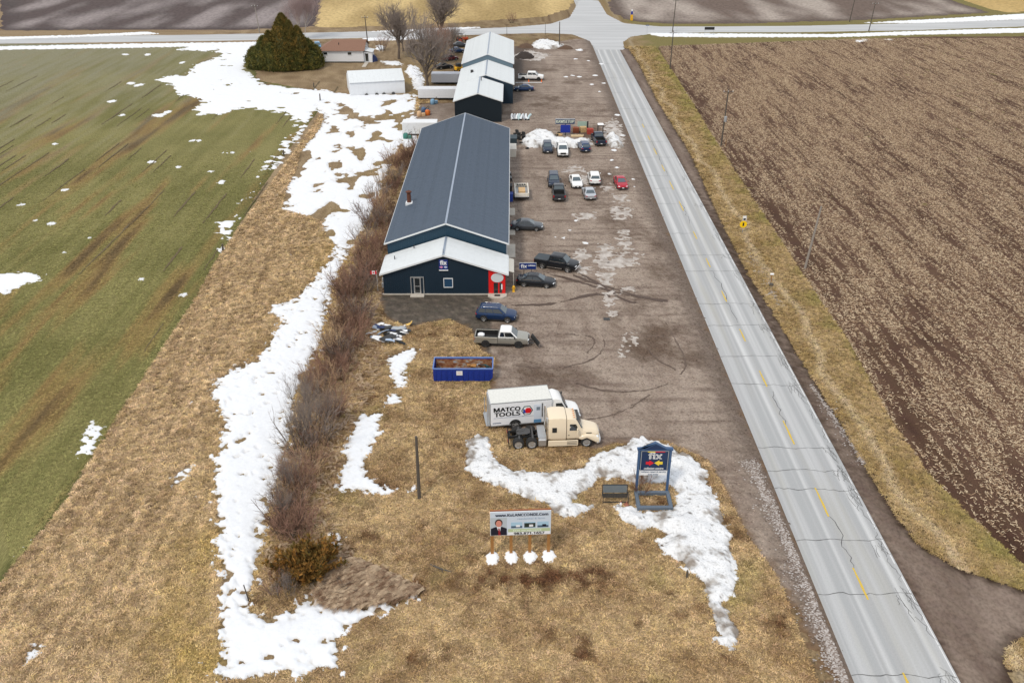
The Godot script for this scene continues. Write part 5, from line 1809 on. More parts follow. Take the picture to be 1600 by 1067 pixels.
		part("hood_vent", g.mesh(), mats.trim, o)
	g = Geo.new()
	g.prism([Vector3(1.98, 2.72, 0.82), Vector3(2.42, 1.98, 0.95), Vector3(2.42, 1.98, -0.95), Vector3(1.98, 2.72, -0.82)], Vector3(0.08, 0.05, 0))
	part("windshield", g.mesh(), mats.windshield_glass, o)
	g = Geo.new()
	g.rbox(Vector3(2.05, 2.82, 0), Vector3(0.35, 0.06, 1.7), 0.02)
	part("sun_visor", g.mesh(), mats.trim, o)
	g = Geo.new()
	g.rbox(Vector3(4.08, 1.05, 0), Vector3(0.12, 0.55, 0.95), 0.05)
	part("grille", g.mesh(), mats.alloy, o)
	g = Geo.new()
	loft(g, [[3.85, 0.35, 0.72, 1.2], [4.05, 0.32, 0.74, 1.12], [4.22, 0.34, 0.7, 0.9], [4.26, 0.38, 0.64, 0.6]], 0.01, 0.95)
	part("front_bumper", g.mesh(), mat("bumper_white", grey(0.7), 0.35), o)
	for k in 5:
		g = Geo.new()
		g.rbox(Vector3(1.75, 3.02, -0.7 + k * 0.35), Vector3(0.14, 0.06, 0.08), 0.02)
		part("marker_light", g.mesh(), mats.lamp_amber, o)


func flatbed():
	var a := P(804, 316)
	var b := P(827, 316)
	var o := thing("utility_trailer", "white open-sided utility trailer carrying a wooden crate beside the body shop", "trailer", (a + b) * 0.5 + Vector3(-0.05, 0.045, -2.6), 0.02)
	var w := 2.25
	var l := 4.9
	var cream := weathered("trailer_cream", A(232, 226, 214), 0.6, 0.0, 0.12)
	var g := Geo.new()
	g.rbox(Vector3(0, 0.75, 0), Vector3(w, 0.12, l), 0.03)
	part("deck", g.mesh(), mats.galvanised, o)
	for e in [[-w * 0.5 + 0.09, 0.0, 0.18, l], [w * 0.5 - 0.09, 0.0, 0.18, l]]:
		g = Geo.new()
		g.rbox(Vector3(e[0], 1.1, e[1]), Vector3(e[2], 0.6, e[3]), 0.04)
		part("side_box", g.mesh(), cream, o)
	for z in [-l * 0.5 + 0.08, l * 0.5 - 0.08]:
		g = Geo.new()
		g.rbox(Vector3(0, 1.08, z), Vector3(w - 0.4, 0.56, 0.16), 0.04)
		part("end_board", g.mesh(), cream, o)
	for i in 4:
		g = Geo.new()
		g.rbox(Vector3(-0.55 + i * 0.37, 1.28, -l * 0.5 + 0.5), Vector3(0.28, 0.2, 0.3), 0.03)
		part("tool_bin", g.mesh(), mats.dark_metal, o)
	for s in [-1.0, 1.0]:
		for z in [-0.5, 0.5]:
			var q := Node3D.new()
			q.name = "wheel"
			o.add_child(q, true)
			q.position = Vector3(s * (w * 0.5 - 0.05), 0.36, z * 1.0 + 0.3)
			q.rotation.y = PI * 0.5 * s
			wheel(q, Vector3.ZERO, 0.36, 0.22, mats.alloy, 1.0)
			var inner := q.get_child(0)
			for c in inner.get_children():
				inner.remove_child(c)
				q.add_child(c)
			q.remove_child(inner)
			inner.free()
	g = Geo.new()
	g.bar(Vector3(0, 0.6, -l * 0.5), Vector3(0, 0.45, -l * 0.5 - 1.2), 0.1, 0.1)
	part("drawbar", g.mesh(), mats.dark_metal, o)
	var at := o.position + Vector3(0.05, 0.81, 0.75)
	var c := thing("wooden_crate", "pale wooden crate lying in the white trailer", "crate", at, 0.02)
	var ply := mat("plywood", A(222, 186, 138), 0.8)
	ply.albedo_texture = mats.wood.albedo_texture
	ply.uv1_triplanar = true
	g = Geo.new()
	g.rbox(Vector3(0, 0.3, 0), Vector3(1.05, 0.6, 1.9), 0.02)
	part("crate_box", g.mesh(), ply, c)
	for k in 5:
		g = Geo.new()
		g.box(Vector3(0, 0.62, -0.76 + k * 0.38), Vector3(1.02, 0.03, 0.34))
		part("lid_board", g.mesh(), ply, c)


# ---------------------------------------------------------------- signs, poles
func make_signs():
	var blue: Material = mat("deep_blue", A(16, 46, 86), 0.45)
	var slate: Material = mat("sign_slate", A(58, 88, 126), 0.5)
	var white: Material = mats.white
	# tall roadside sign with a gable top standing in a box frame
	var o := thing("pylon_sign", "tall blue gable-topped sign with two arrows standing in the snow bank", "sign", Vector3(11.85, 0.03, -60.6))
	var g := Geo.new()
	for s in [-1.0, 1.0]:
		g = Geo.new()
		g.rbox(Vector3(s * 1.3, 2.3, 0), Vector3(0.2, 4.6, 0.24), 0.02)
		part("post", g.mesh(), slate, o)
	g = Geo.new()
	g.prism([Vector3(-1.48, 4.5, -0.16), Vector3(1.48, 4.5, -0.16), Vector3(1.48, 4.66, -0.16), Vector3(0.9, 4.7, -0.16), Vector3(0, 5.25, -0.16), Vector3(-0.9, 4.7, -0.16), Vector3(-1.48, 4.66, -0.16)], Vector3(0, 0, 0.32))
	part("gable_top", g.mesh(), slate, o)
	g = Geo.new()
	g.prism([Vector3(-0.95, 4.62, 0.165), Vector3(0.95, 4.62, 0.165), Vector3(0, 5.15, 0.165)], Vector3(0, 0, 0.012))
	part("gable_face", g.mesh(), blue, o)
	g = Geo.new()
	g.rbox(Vector3(0, 3.45, 0), Vector3(2.36, 2.0, 0.16), 0.02)
	var f := part("sign_face", g.mesh(), blue, o)
	g = Geo.new()
	for s in [-1.0, 1.0]: g.box(Vector3(s * 1.12, 3.45, 0.1), Vector3(0.05, 1.98, 0.03))
	g.box(Vector3(0, 4.42, 0.1), Vector3(2.2, 0.05, 0.03))
	part("sign_border", g.mesh(), mats.galvanised, f)
	g = Geo.new()
	g.box(Vector3(-0.3, 4.36, 0.1), Vector3(0.62, 0.09, 0.036))
	part("yellow_bar", g.mesh(), mat("sign_yellow", A(238, 208, 60), 0.5), f)
	g = Geo.new()
	g.box(Vector3(0.42, 4.36, 0.1), Vector3(0.8, 0.09, 0.036))
	part("red_bar", g.mesh(), mat("sign_red", A(216, 24, 44), 0.5), f)
	lettering("fix", 0.85, white, f, Vector3(0.03, 3.92, 0.1), 1.25)
	arrow(1.0, 0.68, mats.sign_red, f, Vector3(-0.36, 3.22, 0.09))
	arrow(-1.0, 0.68, mats.sign_yellow, f, Vector3(0.36, 3.22, 0.09))
	lettering("collision centre", 0.24, white, f, Vector3(0, 2.66, 0.1), 1.0)
	for e in [[2.27, "collision repair & service", 0.2], [2.02, "auto body", 0.2]]:
		g = Geo.new()
		g.rbox(Vector3(0, e[0], 0), Vector3(2.3, 0.22, 0.08), 0.01)
		var s2 := part("lower_board", g.mesh(), white, o)
		lettering(e[1], e[2], slate, s2, Vector3(0, e[0], 0.05), 0.95, "lettering", false)
	var wf := weathered("frame_timber", A(96, 108, 122), 0.8, 0.0, 0.2, 1.0)
	for e in [[0, 0.18, 0.25, 2.95, 0.3], [0, 0.18, 2.2, 2.95, 0.3]]:
		g = Geo.new()
		g.rbox(Vector3(e[0], e[1], e[2]), Vector3(e[3], 0.34, e[4]), 0.02)
		part("base_beam", g.mesh(), wf, o)
	for s in [-1.0, 1.0]:
		g = Geo.new()
		g.rbox(Vector3(s * 1.34, 0.18, 1.22), Vector3(0.3, 0.338, 1.64), 0.02)
		part("base_beam", g.mesh(), wf, o)

	# dark bench beside it
	o = thing("swing_bench", "black metal frame bench with grey slatted back beside the tall blue sign", "bench", P(961, 783) + Vector3(0, 0.03, 0))
	g = Geo.new()
	for s in [-1.0, 1.0]:
		for z in [-0.45, 0.4]: g.bar(Vector3(s * 1.05, 0, z), Vector3(s * 1.05, 1.35 if z < 0 else 0.7, z), 0.06, 0.06)
		g.bar(Vector3(s * 1.05, 0.7, -0.45), Vector3(s * 1.05, 0.7, 0.4), 0.06, 0.06)
	g.bar(Vector3(-1.05, 1.35, -0.45), Vector3(1.05, 1.35, -0.45), 0.06, 0.06)
	g.bar(Vector3(-1.05, 0.2, 0.4), Vector3(1.05, 0.2, 0.4), 0.06, 0.06)
	part("frame", g.mesh(), mats.trim, o)
	for k in 7:
		g = Geo.new()
		g.box(Vector3(0, 0.62 + k * 0.105, -0.4 - k * 0.008), Vector3(2.0, 0.085, 0.03))
		part("back_slat", g.mesh(), mat("bench_grey", A(112, 122, 128), 0.7), o)
	for k in 4:
		g = Geo.new()
		g.box(Vector3(0, 0.5, -0.3 + k * 0.14), Vector3(2.0, 0.03, 0.09))
		part("seat_slat", g.mesh(), mats.trim, o)
	var jug := thing("plastic_jug", "white plastic jug on the grass under the dark bench", "jug", P(970, 790) + Vector3(0, 0.0, 0))
	g = Geo.new()
	g.lathe(Vector3.ZERO, Vector3.UP, [[0.0, 0.01], [0.0, 0.12], [0.22, 0.12], [0.32, 0.05], [0.38, 0.05], [0.38, 0.001]], 10)
	part("jug_body", g.mesh(), white, jug)
	g = Geo.new()
	g.cyl(Vector3(0, 0.38, 0), Vector3(0, 0.42, 0), 0.05, 8)
	part("cap", g.mesh(), mats.lamp_red, jug)

	# billboard on four timber posts
	o = thing("billboard", "white estate agent's billboard on four orange timber posts", "billboard", Vector3(0.65, 0, -52.9), 0.05)
	for k in 4:
		g = Geo.new()
		g.rbox(Vector3(-2.17 + k * 1.45, 2.28, -0.1), Vector3(0.24, 4.56, 0.16), 0.01)
		part("post", g.mesh(), mats.wood, o)
	g = Geo.new()
	g.rbox(Vector3(0, 3.3, 0.03), Vector3(4.62, 2.3, 0.06), 0.01)
	var b := part("board", g.mesh(), mat("board_white", A(232, 236, 240), 0.5), o)
	g = Geo.new()
	g.box(Vector3(0, 4.52, -0.02), Vector3(4.62, 0.06, 0.05))
	g.box(Vector3(0, 4.46, -0.06), Vector3(4.3, 0.14, 0.06))
	part("top_rail", g.mesh(), mat("rail_rust", A(158, 96, 62), 0.8), o)
	var print_at := func(x: float, y: float, w: float, h: float, c: Material, z: float, nm: String):
		var q := Geo.new()
		q.box(Vector3(x, y, z), Vector3(w, h, 0.006))
		return part(nm, q.mesh(), c, b)
	print_at.call(0.0, 3.35, 4.6, 2.16, mat("print_sky", A(206, 218, 232), 0.5), 0.064, "printed_sheet")
	print_at.call(0.65, 2.62, 3.2, 0.3, mat("print_green", A(186, 202, 160), 0.5), 0.069, "printed_band")
	print_at.call(0.65, 2.32, 3.2, 0.3, mat("print_white", A(238, 240, 244), 0.5), 0.069, "printed_band")
	print_at.call(-1.66, 3.05, 1.24, 1.7, mat("print_grey2", A(188, 198, 206), 0.5), 0.069, "portrait_print")
	# portrait: dark suit, red tie
	g = Geo.new()
	g.prism([Vector3(-2.27, 2.2, 0.074), Vector3(-1.05, 2.2, 0.074), Vector3(-1.05, 2.85, 0.074), Vector3(-1.4, 3.02, 0.074), Vector3(-1.92, 3.02, 0.074), Vector3(-2.27, 2.85, 0.074)], Vector3(0, 0, 0.005))
	part("portrait_print", g.mesh(), mat("print_suit", A(22, 26, 44), 0.5), b)
	g = Geo.new()
	g.prism([Vector3(-1.82, 3.04, 0.082), Vector3(-1.5, 3.04, 0.082), Vector3(-1.6, 2.3, 0.082)], Vector3(0, 0, 0.004))
	part("portrait_print", g.mesh(), mats.print_white, b)
	g = Geo.new()
	g.prism([Vector3(-1.7, 2.9, 0.088), Vector3(-1.6, 2.9, 0.088), Vector3(-1.52, 2.2, 0.088), Vector3(-1.7, 2.2, 0.088)], Vector3(0, 0, 0.004))
	part("portrait_print", g.mesh(), mat("print_tie", A(150, 30, 40), 0.5), b)
	for e in [[0.29, 0.36, 3.42, 0.09, A(58, 42, 40)], [0.22, 0.32, 3.34, 0.096, A(214, 142, 126)]]:
		g = Geo.new()
		var pts := []
		for i in 18: pts.append(Vector3(-1.66 + cos(TAU * i / 18) * e[0], e[2] + sin(TAU * i / 18) * e[1], e[3]))
		g.prism(pts, Vector3(0, 0, 0.004))
		part("portrait_print", g.mesh(), mat("print_" + str(e[0]), e[4], 0.5), b)
	var ink: Material = mat("print_ink", A(60, 70, 90), 0.5)
	lettering("www.KuLANCCONDI.Com", 0.34, ink, b, Vector3(0.1, 4.12, 0.07), 1.02, "lettering", true)
	lettering("residential & farm", 0.2, mat("print_pale", A(150, 170, 190), 0.5), b, Vector3(0.8, 3.74, 0.07), 1.3, "lettering", false)
	lettering("983.871.1657", 0.3, mats.black, b, Vector3(0.65, 2.32, 0.074), 1.3)
	lettering("sales representative", 0.2, mat("print_light", A(238, 244, 240), 0.5), b, Vector3(0.5, 2.62, 0.074), 1.2, "lettering", false)
	for k in 3:
		print_at.call(-0.3 + k * 1.0, 3.13, 0.86, 0.56, mat("photo_sky", A(170, 204, 226), 0.5), 0.071, "photo_print")
		print_at.call(-0.3 + k * 1.0, 2.96 if k != 1 else 3.1, 0.84, 0.2 if k != 1 else 0.42, mat("photo_dark%d" % (k % 2), [A(78, 98, 120), A(40, 52, 46)][k % 2], 0.5), 0.077, "photo_print")
		print_at.call(-0.2 + k * 1.0, 3.06, 0.3, 0.2, mats.print_white if k < 2 else mats.print_suit, 0.083, "photo_print")
	for k in 4:   # melting rings of snow round the posts
		var c := o.transform * Vector3(-2.17 + k * 1.45, 0, 0.25)
		var ring_pts := PackedVector2Array()
		for j in 12:
			var a := TAU * j / 12.0
			ring_pts.append(Vector2(c.x + cos(a) * 0.5, c.z + sin(a) * 0.75))
		tag(layer("snow_ring", ring_pts, 0.09, {"top": 0.16, "base": 0.12, "ragged": 0.07, "ragged_freq": 2.0, "edge": 0.25}, mats.snow, func(_x, _z, _d): return Color(0.82, 0.83, 0.84)), ["first", "second", "third", "fourth"][k] + " snow ring from the left under the billboard posts", "snow", "snow left on the ground", "stuff")

	# small blue board by the shop entrance
	o = thing("yard_board", "small blue board with white lettering on two thin legs behind the black sedan", "sign", Vector3(2.0, 0.03, -104.6))
	g = Geo.new()
	g.rbox(Vector3(0, 1.5, 0), Vector3(2.25, 0.95, 0.1), 0.02)
	var yb := part("board_frame", g.mesh(), mats.galvanised, o)
	g = Geo.new()
	g.box(Vector3(0, 1.5, 0.055), Vector3(2.1, 0.8, 0.02))
	part("board_face", g.mesh(), mat("sign_blue", Color.WHITE), yb)
	lettering("fix", 0.6, white, yb, Vector3(-0.5, 1.5, 0.07), 1.2)
	lettering("collision", 0.26, white, yb, Vector3(0.5, 1.6, 0.07), 1.0)
	for s in [-1.0, 1.0]:
		g = Geo.new()
		g.bar(Vector3(s * 0.5, 0, 0), Vector3(s * 0.5, 1.1, 0), 0.06, 0.06)
		part("leg", g.mesh(), mats.trim, o)

	# long board on a post over the parked row
	o = thing("yard_board", "long dark blue board on one post above the row of parked cars", "sign", Vector3(10.1, 0.03, -169.2))
	g = Geo.new()
	g.rbox(Vector3(0, 2.75, 0), Vector3(3.75, 1.05, 0.16), 0.03)
	yb = part("board_frame", g.mesh(), mats.galvanised, o)
	g = Geo.new()
	g.box(Vector3(0, 2.72, 0.085), Vector3(3.6, 0.86, 0.02))
	part("board_face", g.mesh(), blue, yb)
	lettering("KAWSETUP", 0.75, mat("sign_cream", A(226, 232, 214), 0.5), yb, Vector3(0, 2.74, 0.1), 0.95)
	g = Geo.new()
	g.rbox(Vector3(0.1, 1.35, 0.02), Vector3(1.9, 1.5, 0.12), 0.03)
	part("lower_board", g.mesh(), mat("royal_blue", A(14, 44, 148), 0.5), o)
	g = Geo.new()
	g.bar(Vector3(0.1, 0, -0.1), Vector3(0.1, 2.4, -0.1), 0.18, 0.18)
	part("post", g.mesh(), mats.trim, o)

	# yellow warning sign with a white tab over it
	o = thing("road_sign", "round yellow warning sign with a small white tab on the right verge", "sign", P(1160, 364))
	g = Geo.new()
	g.cyl(Vector3.ZERO, Vector3(0, 2.3, 0), 0.04, 6)
	part("post", g.mesh(), mats.galvanised, o)
	g = Geo.new()
	var dm := []
	for i in 16: dm.append(Vector3(cos(TAU * i / 16) * 0.52, 1.35 + sin(TAU * i / 16) * 0.52, 0.05))
	g.prism(dm, Vector3(0, 0, 0.03))
	part("sign_plate", g.mesh(), mat("warning_yellow", A(252, 208, 8), 0.5), o)
	g = Geo.new()
	g.box(Vector3(0, 1.35, 0.09), Vector3(0.22, 0.5, 0.01))
	part("sign_mark", g.mesh(), mats.black, o)
	g = Geo.new()
	g.box(Vector3(0.08, 2.25, 0.05), Vector3(0.5, 0.72, 0.03))
	part("tab_plate", g.mesh(), white, o)
	g = Geo.new()
	g.box(Vector3(0.08, 2.1, 0.07), Vector3(0.34, 0.3, 0.012))
	part("tab_mark", g.mesh(), mats.black, o)
	o = thing("mailbox", "white mailbox on a brown post at the verge", "mailbox", P(1205, 441))
	g = Geo.new()
	g.bar(Vector3.ZERO, Vector3(0, 1.0, 0), 0.1, 0.1)
	part("post", g.mesh(), mats.wood, o)
	g = Geo.new()
	g.rbox(Vector3(0, 1.12, 0), Vector3(0.5, 0.26, 0.24), 0.08)
	part("box", g.mesh(), white, o)
	o = thing("brown_stump", "dark brown stump at the foot of the mailbox", "stump", P(1204, 445) + Vector3(0, 0, 0.4))
	g = Geo.new()
	g.tube([Vector3(0, -0.05, 0), Vector3(0, 0.25, 0), Vector3(0.03, 0.4, 0)], [0.32, 0.26, 0.22], 9)
	part("stump_wood", g.mesh(), mats.pole_wood, o)
	# crossroads signs
	o = thing("road_sign", "black rectangular board on two legs beyond the stubble's corner", "sign", P(1108, 56))
	g = Geo.new()
	g.box(Vector3(0, 2.1, 0), Vector3(2.9, 0.8, 0.06))
	part("sign_plate", g.mesh(), mats.black, o)
	for s in [-1.0, 1.0]:
		g = Geo.new()
		g.bar(Vector3(s * 1.3, 0, 0), Vector3(s * 1.3, 1.8, 0), 0.08, 0.08)
		part("leg", g.mesh(), mats.galvanised, o)
	o = thing("road_sign", "blue street-name sign on a post at the crossroads", "sign", P(1011, 52))
	g = Geo.new()
	g.cyl(Vector3.ZERO, Vector3(0, 2.4, 0), 0.04, 6)
	part("post", g.mesh(), mats.galvanised, o)
	g = Geo.new()
	g.box(Vector3(0, 2.3, 0), Vector3(1.0, 0.24, 0.04))
	part("sign_plate", g.mesh(), mat("street_blue", A(60, 84, 130), 0.5), o)
	o = thing("marker_post", "yellow and blue marker post at the far corner of the crossroads", "marker", P(987, 32))
	g = Geo.new()
	g.rbox(Vector3(0, 0.9, 0), Vector3(0.8, 1.8, 0.4), 0.05)
	part("yellow_base", g.mesh(), mats.machine_yellow if mats.has("machine_yellow") else mat("machine_yellow", A(232, 176, 34), 0.5), o)
	g = Geo.new()
	g.rbox(Vector3(0, 2.3, 0), Vector3(0.6, 1.0, 0.3), 0.05)
	part("blue_panel", g.mesh(), mats.royal_blue, o)
	g = Geo.new()
	g.rbox(Vector3(0, 3.1, 0), Vector3(0.4, 0.6, 0.2), 0.05)
	part("white_panel", g.mesh(), white, o)
	# a small red and white flag at the shop's back corner
	o = thing("flag", "small red and white maple-leaf flag on a staff at the shop's left corner", "flag", Vector3(-16.6, 0, -100.2))
	g = Geo.new()
	g.cyl(Vector3.ZERO, Vector3(0, 2.9, 0), 0.025, 6)
	part("staff", g.mesh(), white, o)
	for e in [[0.1, 0.2, mats.sign_red], [0.38, 0.36, white], [0.66, 0.2, mats.sign_red]]:
		g = Geo.new()
		g.box(Vector3(-e[0], 2.62, 0.02), Vector3(e[1], 0.45, 0.02))
		part("flag_band", g.mesh(), e[2], o)
	g = Geo.new()
	var leaf := []
	for i in 10: leaf.append(Vector3(-0.38 + sin(TAU * i / 10.0) * (0.15 if i % 2 == 0 else 0.08), 2.62 + cos(TAU * i / 10.0) * (0.15 if i % 2 == 0 else 0.08), 0.032))
	for i in range(1, 10, 2):
		g.prism([Vector3(-0.38, 2.62, 0.032), leaf[i], leaf[(i + 1) % 10]], Vector3(0, 0, 0.008))
		g.prism([Vector3(-0.38, 2.62, 0.032), leaf[(i + 1) % 10], leaf[(i + 2) % 10]], Vector3(0, 0, 0.008))
	part("leaf_emblem", g.mesh(), mats.sign_red, o)

	# utility poles: [foot, height, lean, crossarm, transformer, label]
	for e in [
		[655, 780, 6.4, 0.06, false, false, "lone short dark wooden pole on the near lawn"],
		[1258, 420, 8.6, 0.75, false, false, "leaning bare grey pole at the stubble's edge, first from the camera"],
		[1127, 228, 10.4, 0.2, true, true, "wooden utility pole carrying a transformer beside the stubble"],
		[1047, 108, 9.2, 0.1, true, false, "utility pole at the stubble's far corner"],
		[1051, 50, 9.5, 0.3, true, false, "utility pole beyond the crossroads on the side road"],
		[1328, 34, 7.8, 0.5, true, false, "dark pole on the far side of the side road beyond the stubble"],
		[1358, 49, 8.4, 0.5, true, false, "pole on the near side of the side road beyond the stubble"],
		[405, 51, 8.0, -0.4, true, false, "pale pole by the side road left of the evergreens"],
		[575, 74, 8.4, -0.3, true, false, "pole with crossarm beside the bungalow"],
		[874, 74, 6.8, -0.05, false, false, "thin pole by the snow heap at the yard's far corner"],
		[852, 54, 3.4, 0.0, false, false, "short post on the grass near the crossroads"],
		[792, 57, 3.4, 0.0, false, false, "short post by the side road behind the barn"],
		[710, 94, 7.6, -0.5, false, false, "slender leaning pole among the bare trees left of the barn"],
	]:
		var f2 := P(e[0], e[1])
		var p := thing("utility_pole", e[6], "pole", f2, 0.0, "wooden poles")
		var top := Vector3(e[3], e[2], 0)
		var q := Geo.new()
		var r0: float = 0.16 if e[2] > 5.0 else 0.07
		q.tube([Vector3(0, -0.1, 0), top * 0.5, top], [r0, r0 * 0.85, r0 * 0.66], 9)
		part("shaft", q.mesh(), mats.pole_wood if e[0] != 1258 and e[0] != 405 else weathered("pole_grey", A(150, 142, 134), 0.9, 0.0, 0.25, 1.0), p)
		if e[4]:
			q = Geo.new()
			q.bar(top + Vector3(-0.9, -0.5, 0.12), top + Vector3(0.9, -0.5, 0.12), 0.1, 0.1)
			part("crossarm", q.mesh(), mats.pole_wood, p)
			for k in [-0.8, 0.0, 0.8]:
				q = Geo.new()
				q.lathe(top + Vector3(k, -0.45, 0.12), Vector3.UP, [[0.0, 0.04], [0.1, 0.06], [0.2, 0.03], [0.22, 0.001]], 8)
				part("insulator", q.mesh(), mats.white, p)
		if e[5]:
			q = Geo.new()
			q.lathe(Vector3(0.18, 4.6, 0.3), Vector3.UP, [[0.0, 0.01], [0.0, 0.26], [0.9, 0.26], [0.95, 0.2], [0.98, 0.01]], 12)
			part("transformer", q.mesh(), mats.galvanised, p)
	o = thing("marker_stake", "short orange wooden stake beside the transformer pole", "stake", P(1134, 229))
	g = Geo.new()
	g.bar(Vector3.ZERO, Vector3(0, 1.3, 0), 0.14, 0.06)
	part("stake_wood", g.mesh(), mats.wood, o)
	o = thing("marker_stake", "short dark stake in the snow right of the snow bank's tail", "stake", P(1073, 904))
	g = Geo.new()
	g.tube([Vector3(0, -0.02, 0), Vector3(0, 0.75, 0)], [0.09, 0.08], 7)
	part("stake_wood", g.mesh(), mats.pole_wood, o)
	o = thing("marker_stake", "thin dark stake standing in the snow left of the cedar", "stake", P(388, 938))
	g = Geo.new()
	g.tube([Vector3(0, -0.02, 0), Vector3(-0.15, 1.5, 0)], [0.05, 0.04], 6)
	part("stake_wood", g.mesh(), mats.pole_wood, o)
	o = thing("power_line", "thin overhead wires strung between the poles along the stubble", "wire")
	var ends := [P(1127, 228) + Vector3(0.2, 9.9, 0.12), P(1047, 108) + Vector3(0.1, 8.7, 0.12), P(1051, 50) + Vector3(0.3, 9.0, 0.12)]
	for i in 2:
		for k in [-0.8, 0.8]:
			g = Geo.new()
			var pts := []
			for j in 9:
				var t := j / 8.0
				pts.append(ends[i].lerp(ends[i + 1], t) + Vector3(k, 0.25 - sin(t * PI) * 0.9, 0))
			var rr := []
			rr.resize(9)
			rr.fill(0.012)
			g.tube(pts, rr, 4, false)
			part("wire", g.mesh(), mats.trim, o)


# ---------------------------------------------------------------- yard things
func rod_heap(o: Node3D, n: int, sx: float, sz: float, cols: Array, big := 1.0):
	for k in n:
		var g := Geo.new()
		var s := Vector3(rng.randf_range(0.5, 1.5), rng.randf_range(0.03, 0.1), rng.randf_range(0.25, 0.6)) * big
		var pos := Vector3(rng.randf_range(-sx, sx), 0.06 + rng.randf() * 0.28 + k * 0.008, rng.randf_range(-sz, sz))
		var rows := []
		for i in 4:   # a pressed, slightly curled panel
			var row := PackedVector3Array()
			for j in 5:
				var u := j / 4.0 - 0.5
				var v2 := i / 3.0 - 0.5
				row.append(Vector3(u * s.x, -u * u * 0.35 * s.x - v2 * v2 * 0.3 * s.z + n2.get_noise_2d(k * 7.0 + u * 3.0, v2 * 3.0) * 0.05, v2 * s.z * (1.0 - absf(u) * 0.5)))
			rows.append(row)
		g.grid(rows)
		var back := []
		for row in rows:
			var r2 := PackedVector3Array()
			for p in row: r2.append(p + Vector3(0, -0.03, 0))
			back.append(r2)
		g.grid(back)
		var q := part("scrap_panel", g.mesh(), cols[rng.randi() % cols.size()], o)
		q.position = pos
		q.rotation = Vector3(rng.randf_range(-0.35, 0.35), rng.randf_range(-0.7, 0.7), rng.randf_range(-0.3, 0.3))


func dumpster():
	var a := P(677, 597)
	var o := thing("dumpster", "blue open-topped dumpster with a rusty inside and white label", "dumpster", Vector3(-5.03, 0.03, -79.95))
	var blue := weathered("dumpster_blue", A(20, 52, 148), 0.5, 0.1, 0.2, 1.5)
	var l := 6.1
	var w := 2.4
	var h := 1.5
	var rust := mat("rust_inside", Color.WHITE, 0.9)
	rust.albedo_texture = noise_tex("rust_inside", 91, 0.009, [Color(0.09, 0.03, 0.015), Color(0.2, 0.07, 0.03), Color(0.3, 0.15, 0.07), Color(0.34, 0.33, 0.32), Color(0.3, 0.36, 0.44)], 5, FastNoiseLite.TYPE_SIMPLEX_SMOOTH, 512)
	rust.uv1_triplanar = true
	rust.uv1_scale = Vector3(0.25, 0.5, 0.5)
	for s in [-1.0, 1.0]:
		var g := Geo.new()
		var z: float = s * (w * 0.5 - 0.04)
		g.prism([Vector3(-l * 0.5, 0.1, z - 0.03), Vector3(l * 0.5 - 0.35, 0.1, z - 0.03), Vector3(l * 0.5, 0.5, z - 0.03), Vector3(l * 0.5, h, z - 0.03), Vector3(-l * 0.5, h, z - 0.03)], Vector3(0, 0, 0.06))
		part("side_wall", g.mesh(), blue, o)
		g = Geo.new()
		g.box(Vector3(0, h * 0.53, s * (w * 0.5 - 0.085)), Vector3(l - 0.24, h - 0.34, 0.02))
		part("inner_face", g.mesh(), rust, o)
		for k in 11:
			g = Geo.new()
			g.rbox(Vector3(-l * 0.5 + 0.25 + k * 0.55, h * 0.52, s * (w * 0.5 + 0.02)), Vector3(0.1, h - 0.3, 0.07), 0.015)
			part("stiffener", g.mesh(), blue, o)
		g = Geo.new()
		g.rbox(Vector3(0, h + 0.03, s * (w * 0.5 - 0.04)), Vector3(l + 0.08, 0.12, 0.14), 0.02)
		part("top_rail", g.mesh(), mat("dumpster_rail", A(96, 126, 186), 0.5), o)
		g = Geo.new()
		g.box(Vector3(0, 0.06, s * 0.8), Vector3(l - 0.4, 0.12, 0.12))
		part("skid_rail", g.mesh(), mats.trim, o)
		g = Geo.new()
		g.rbox(Vector3(s * (l * 0.5 - 0.03), (h + (0.5 if s > 0.0 else 0.12)) * 0.5, 0), Vector3(0.07, h - (0.5 if s > 0.0 else 0.12), w - 0.16), 0.015)
		part("end_wall", g.mesh(), blue, o)
		g = Geo.new()
		g.rbox(Vector3(s * (l * 0.5), h + 0.03, 0), Vector3(0.12, 0.116, w - 0.2), 0.02)
		part("top_rail", g.mesh(), mats.dumpster_rail, o)
	var g2 := Geo.new()
	g2.box(Vector3(-0.2, 0.16, 0), Vector3(l - 0.5, 0.05, w - 0.2))
	part("floor_plate", g2.mesh(), rust, o)
	g2 = Geo.new()
	g2.box(Vector3(-0.35, 1.08, w * 0.5 + 0.062), Vector3(0.62, 0.5, 0.01))
	var lb := part("label_plate", g2.mesh(), mats.white, o)
	for k in 3:
		g2 = Geo.new()
		g2.box(Vector3(-0.35, 1.22 - k * 0.13, w * 0.5 + 0.07), Vector3(0.44, 0.03, 0.006))
		part("label_print", g2.mesh(), mats.lamp_amber if k == 1 else mats.galvanised, lb)
	var r := thing("rubbish_heap", "heap of mixed rubbish inside the blue dumpster's right end", "rubbish", Vector3(-3.5, 0.2, -80.1))
	rod_heap(r, 30, 1.0, 0.75, [mats.white, mats.trim, mats.wood, mat("teal_scrap", A(40, 84, 88), 0.6), mats.galvanised], 0.85)
	for c in r.get_children():
		c.name = "rubbish_piece"
		c.position.y = rng.randf_range(0.05, 1.0)


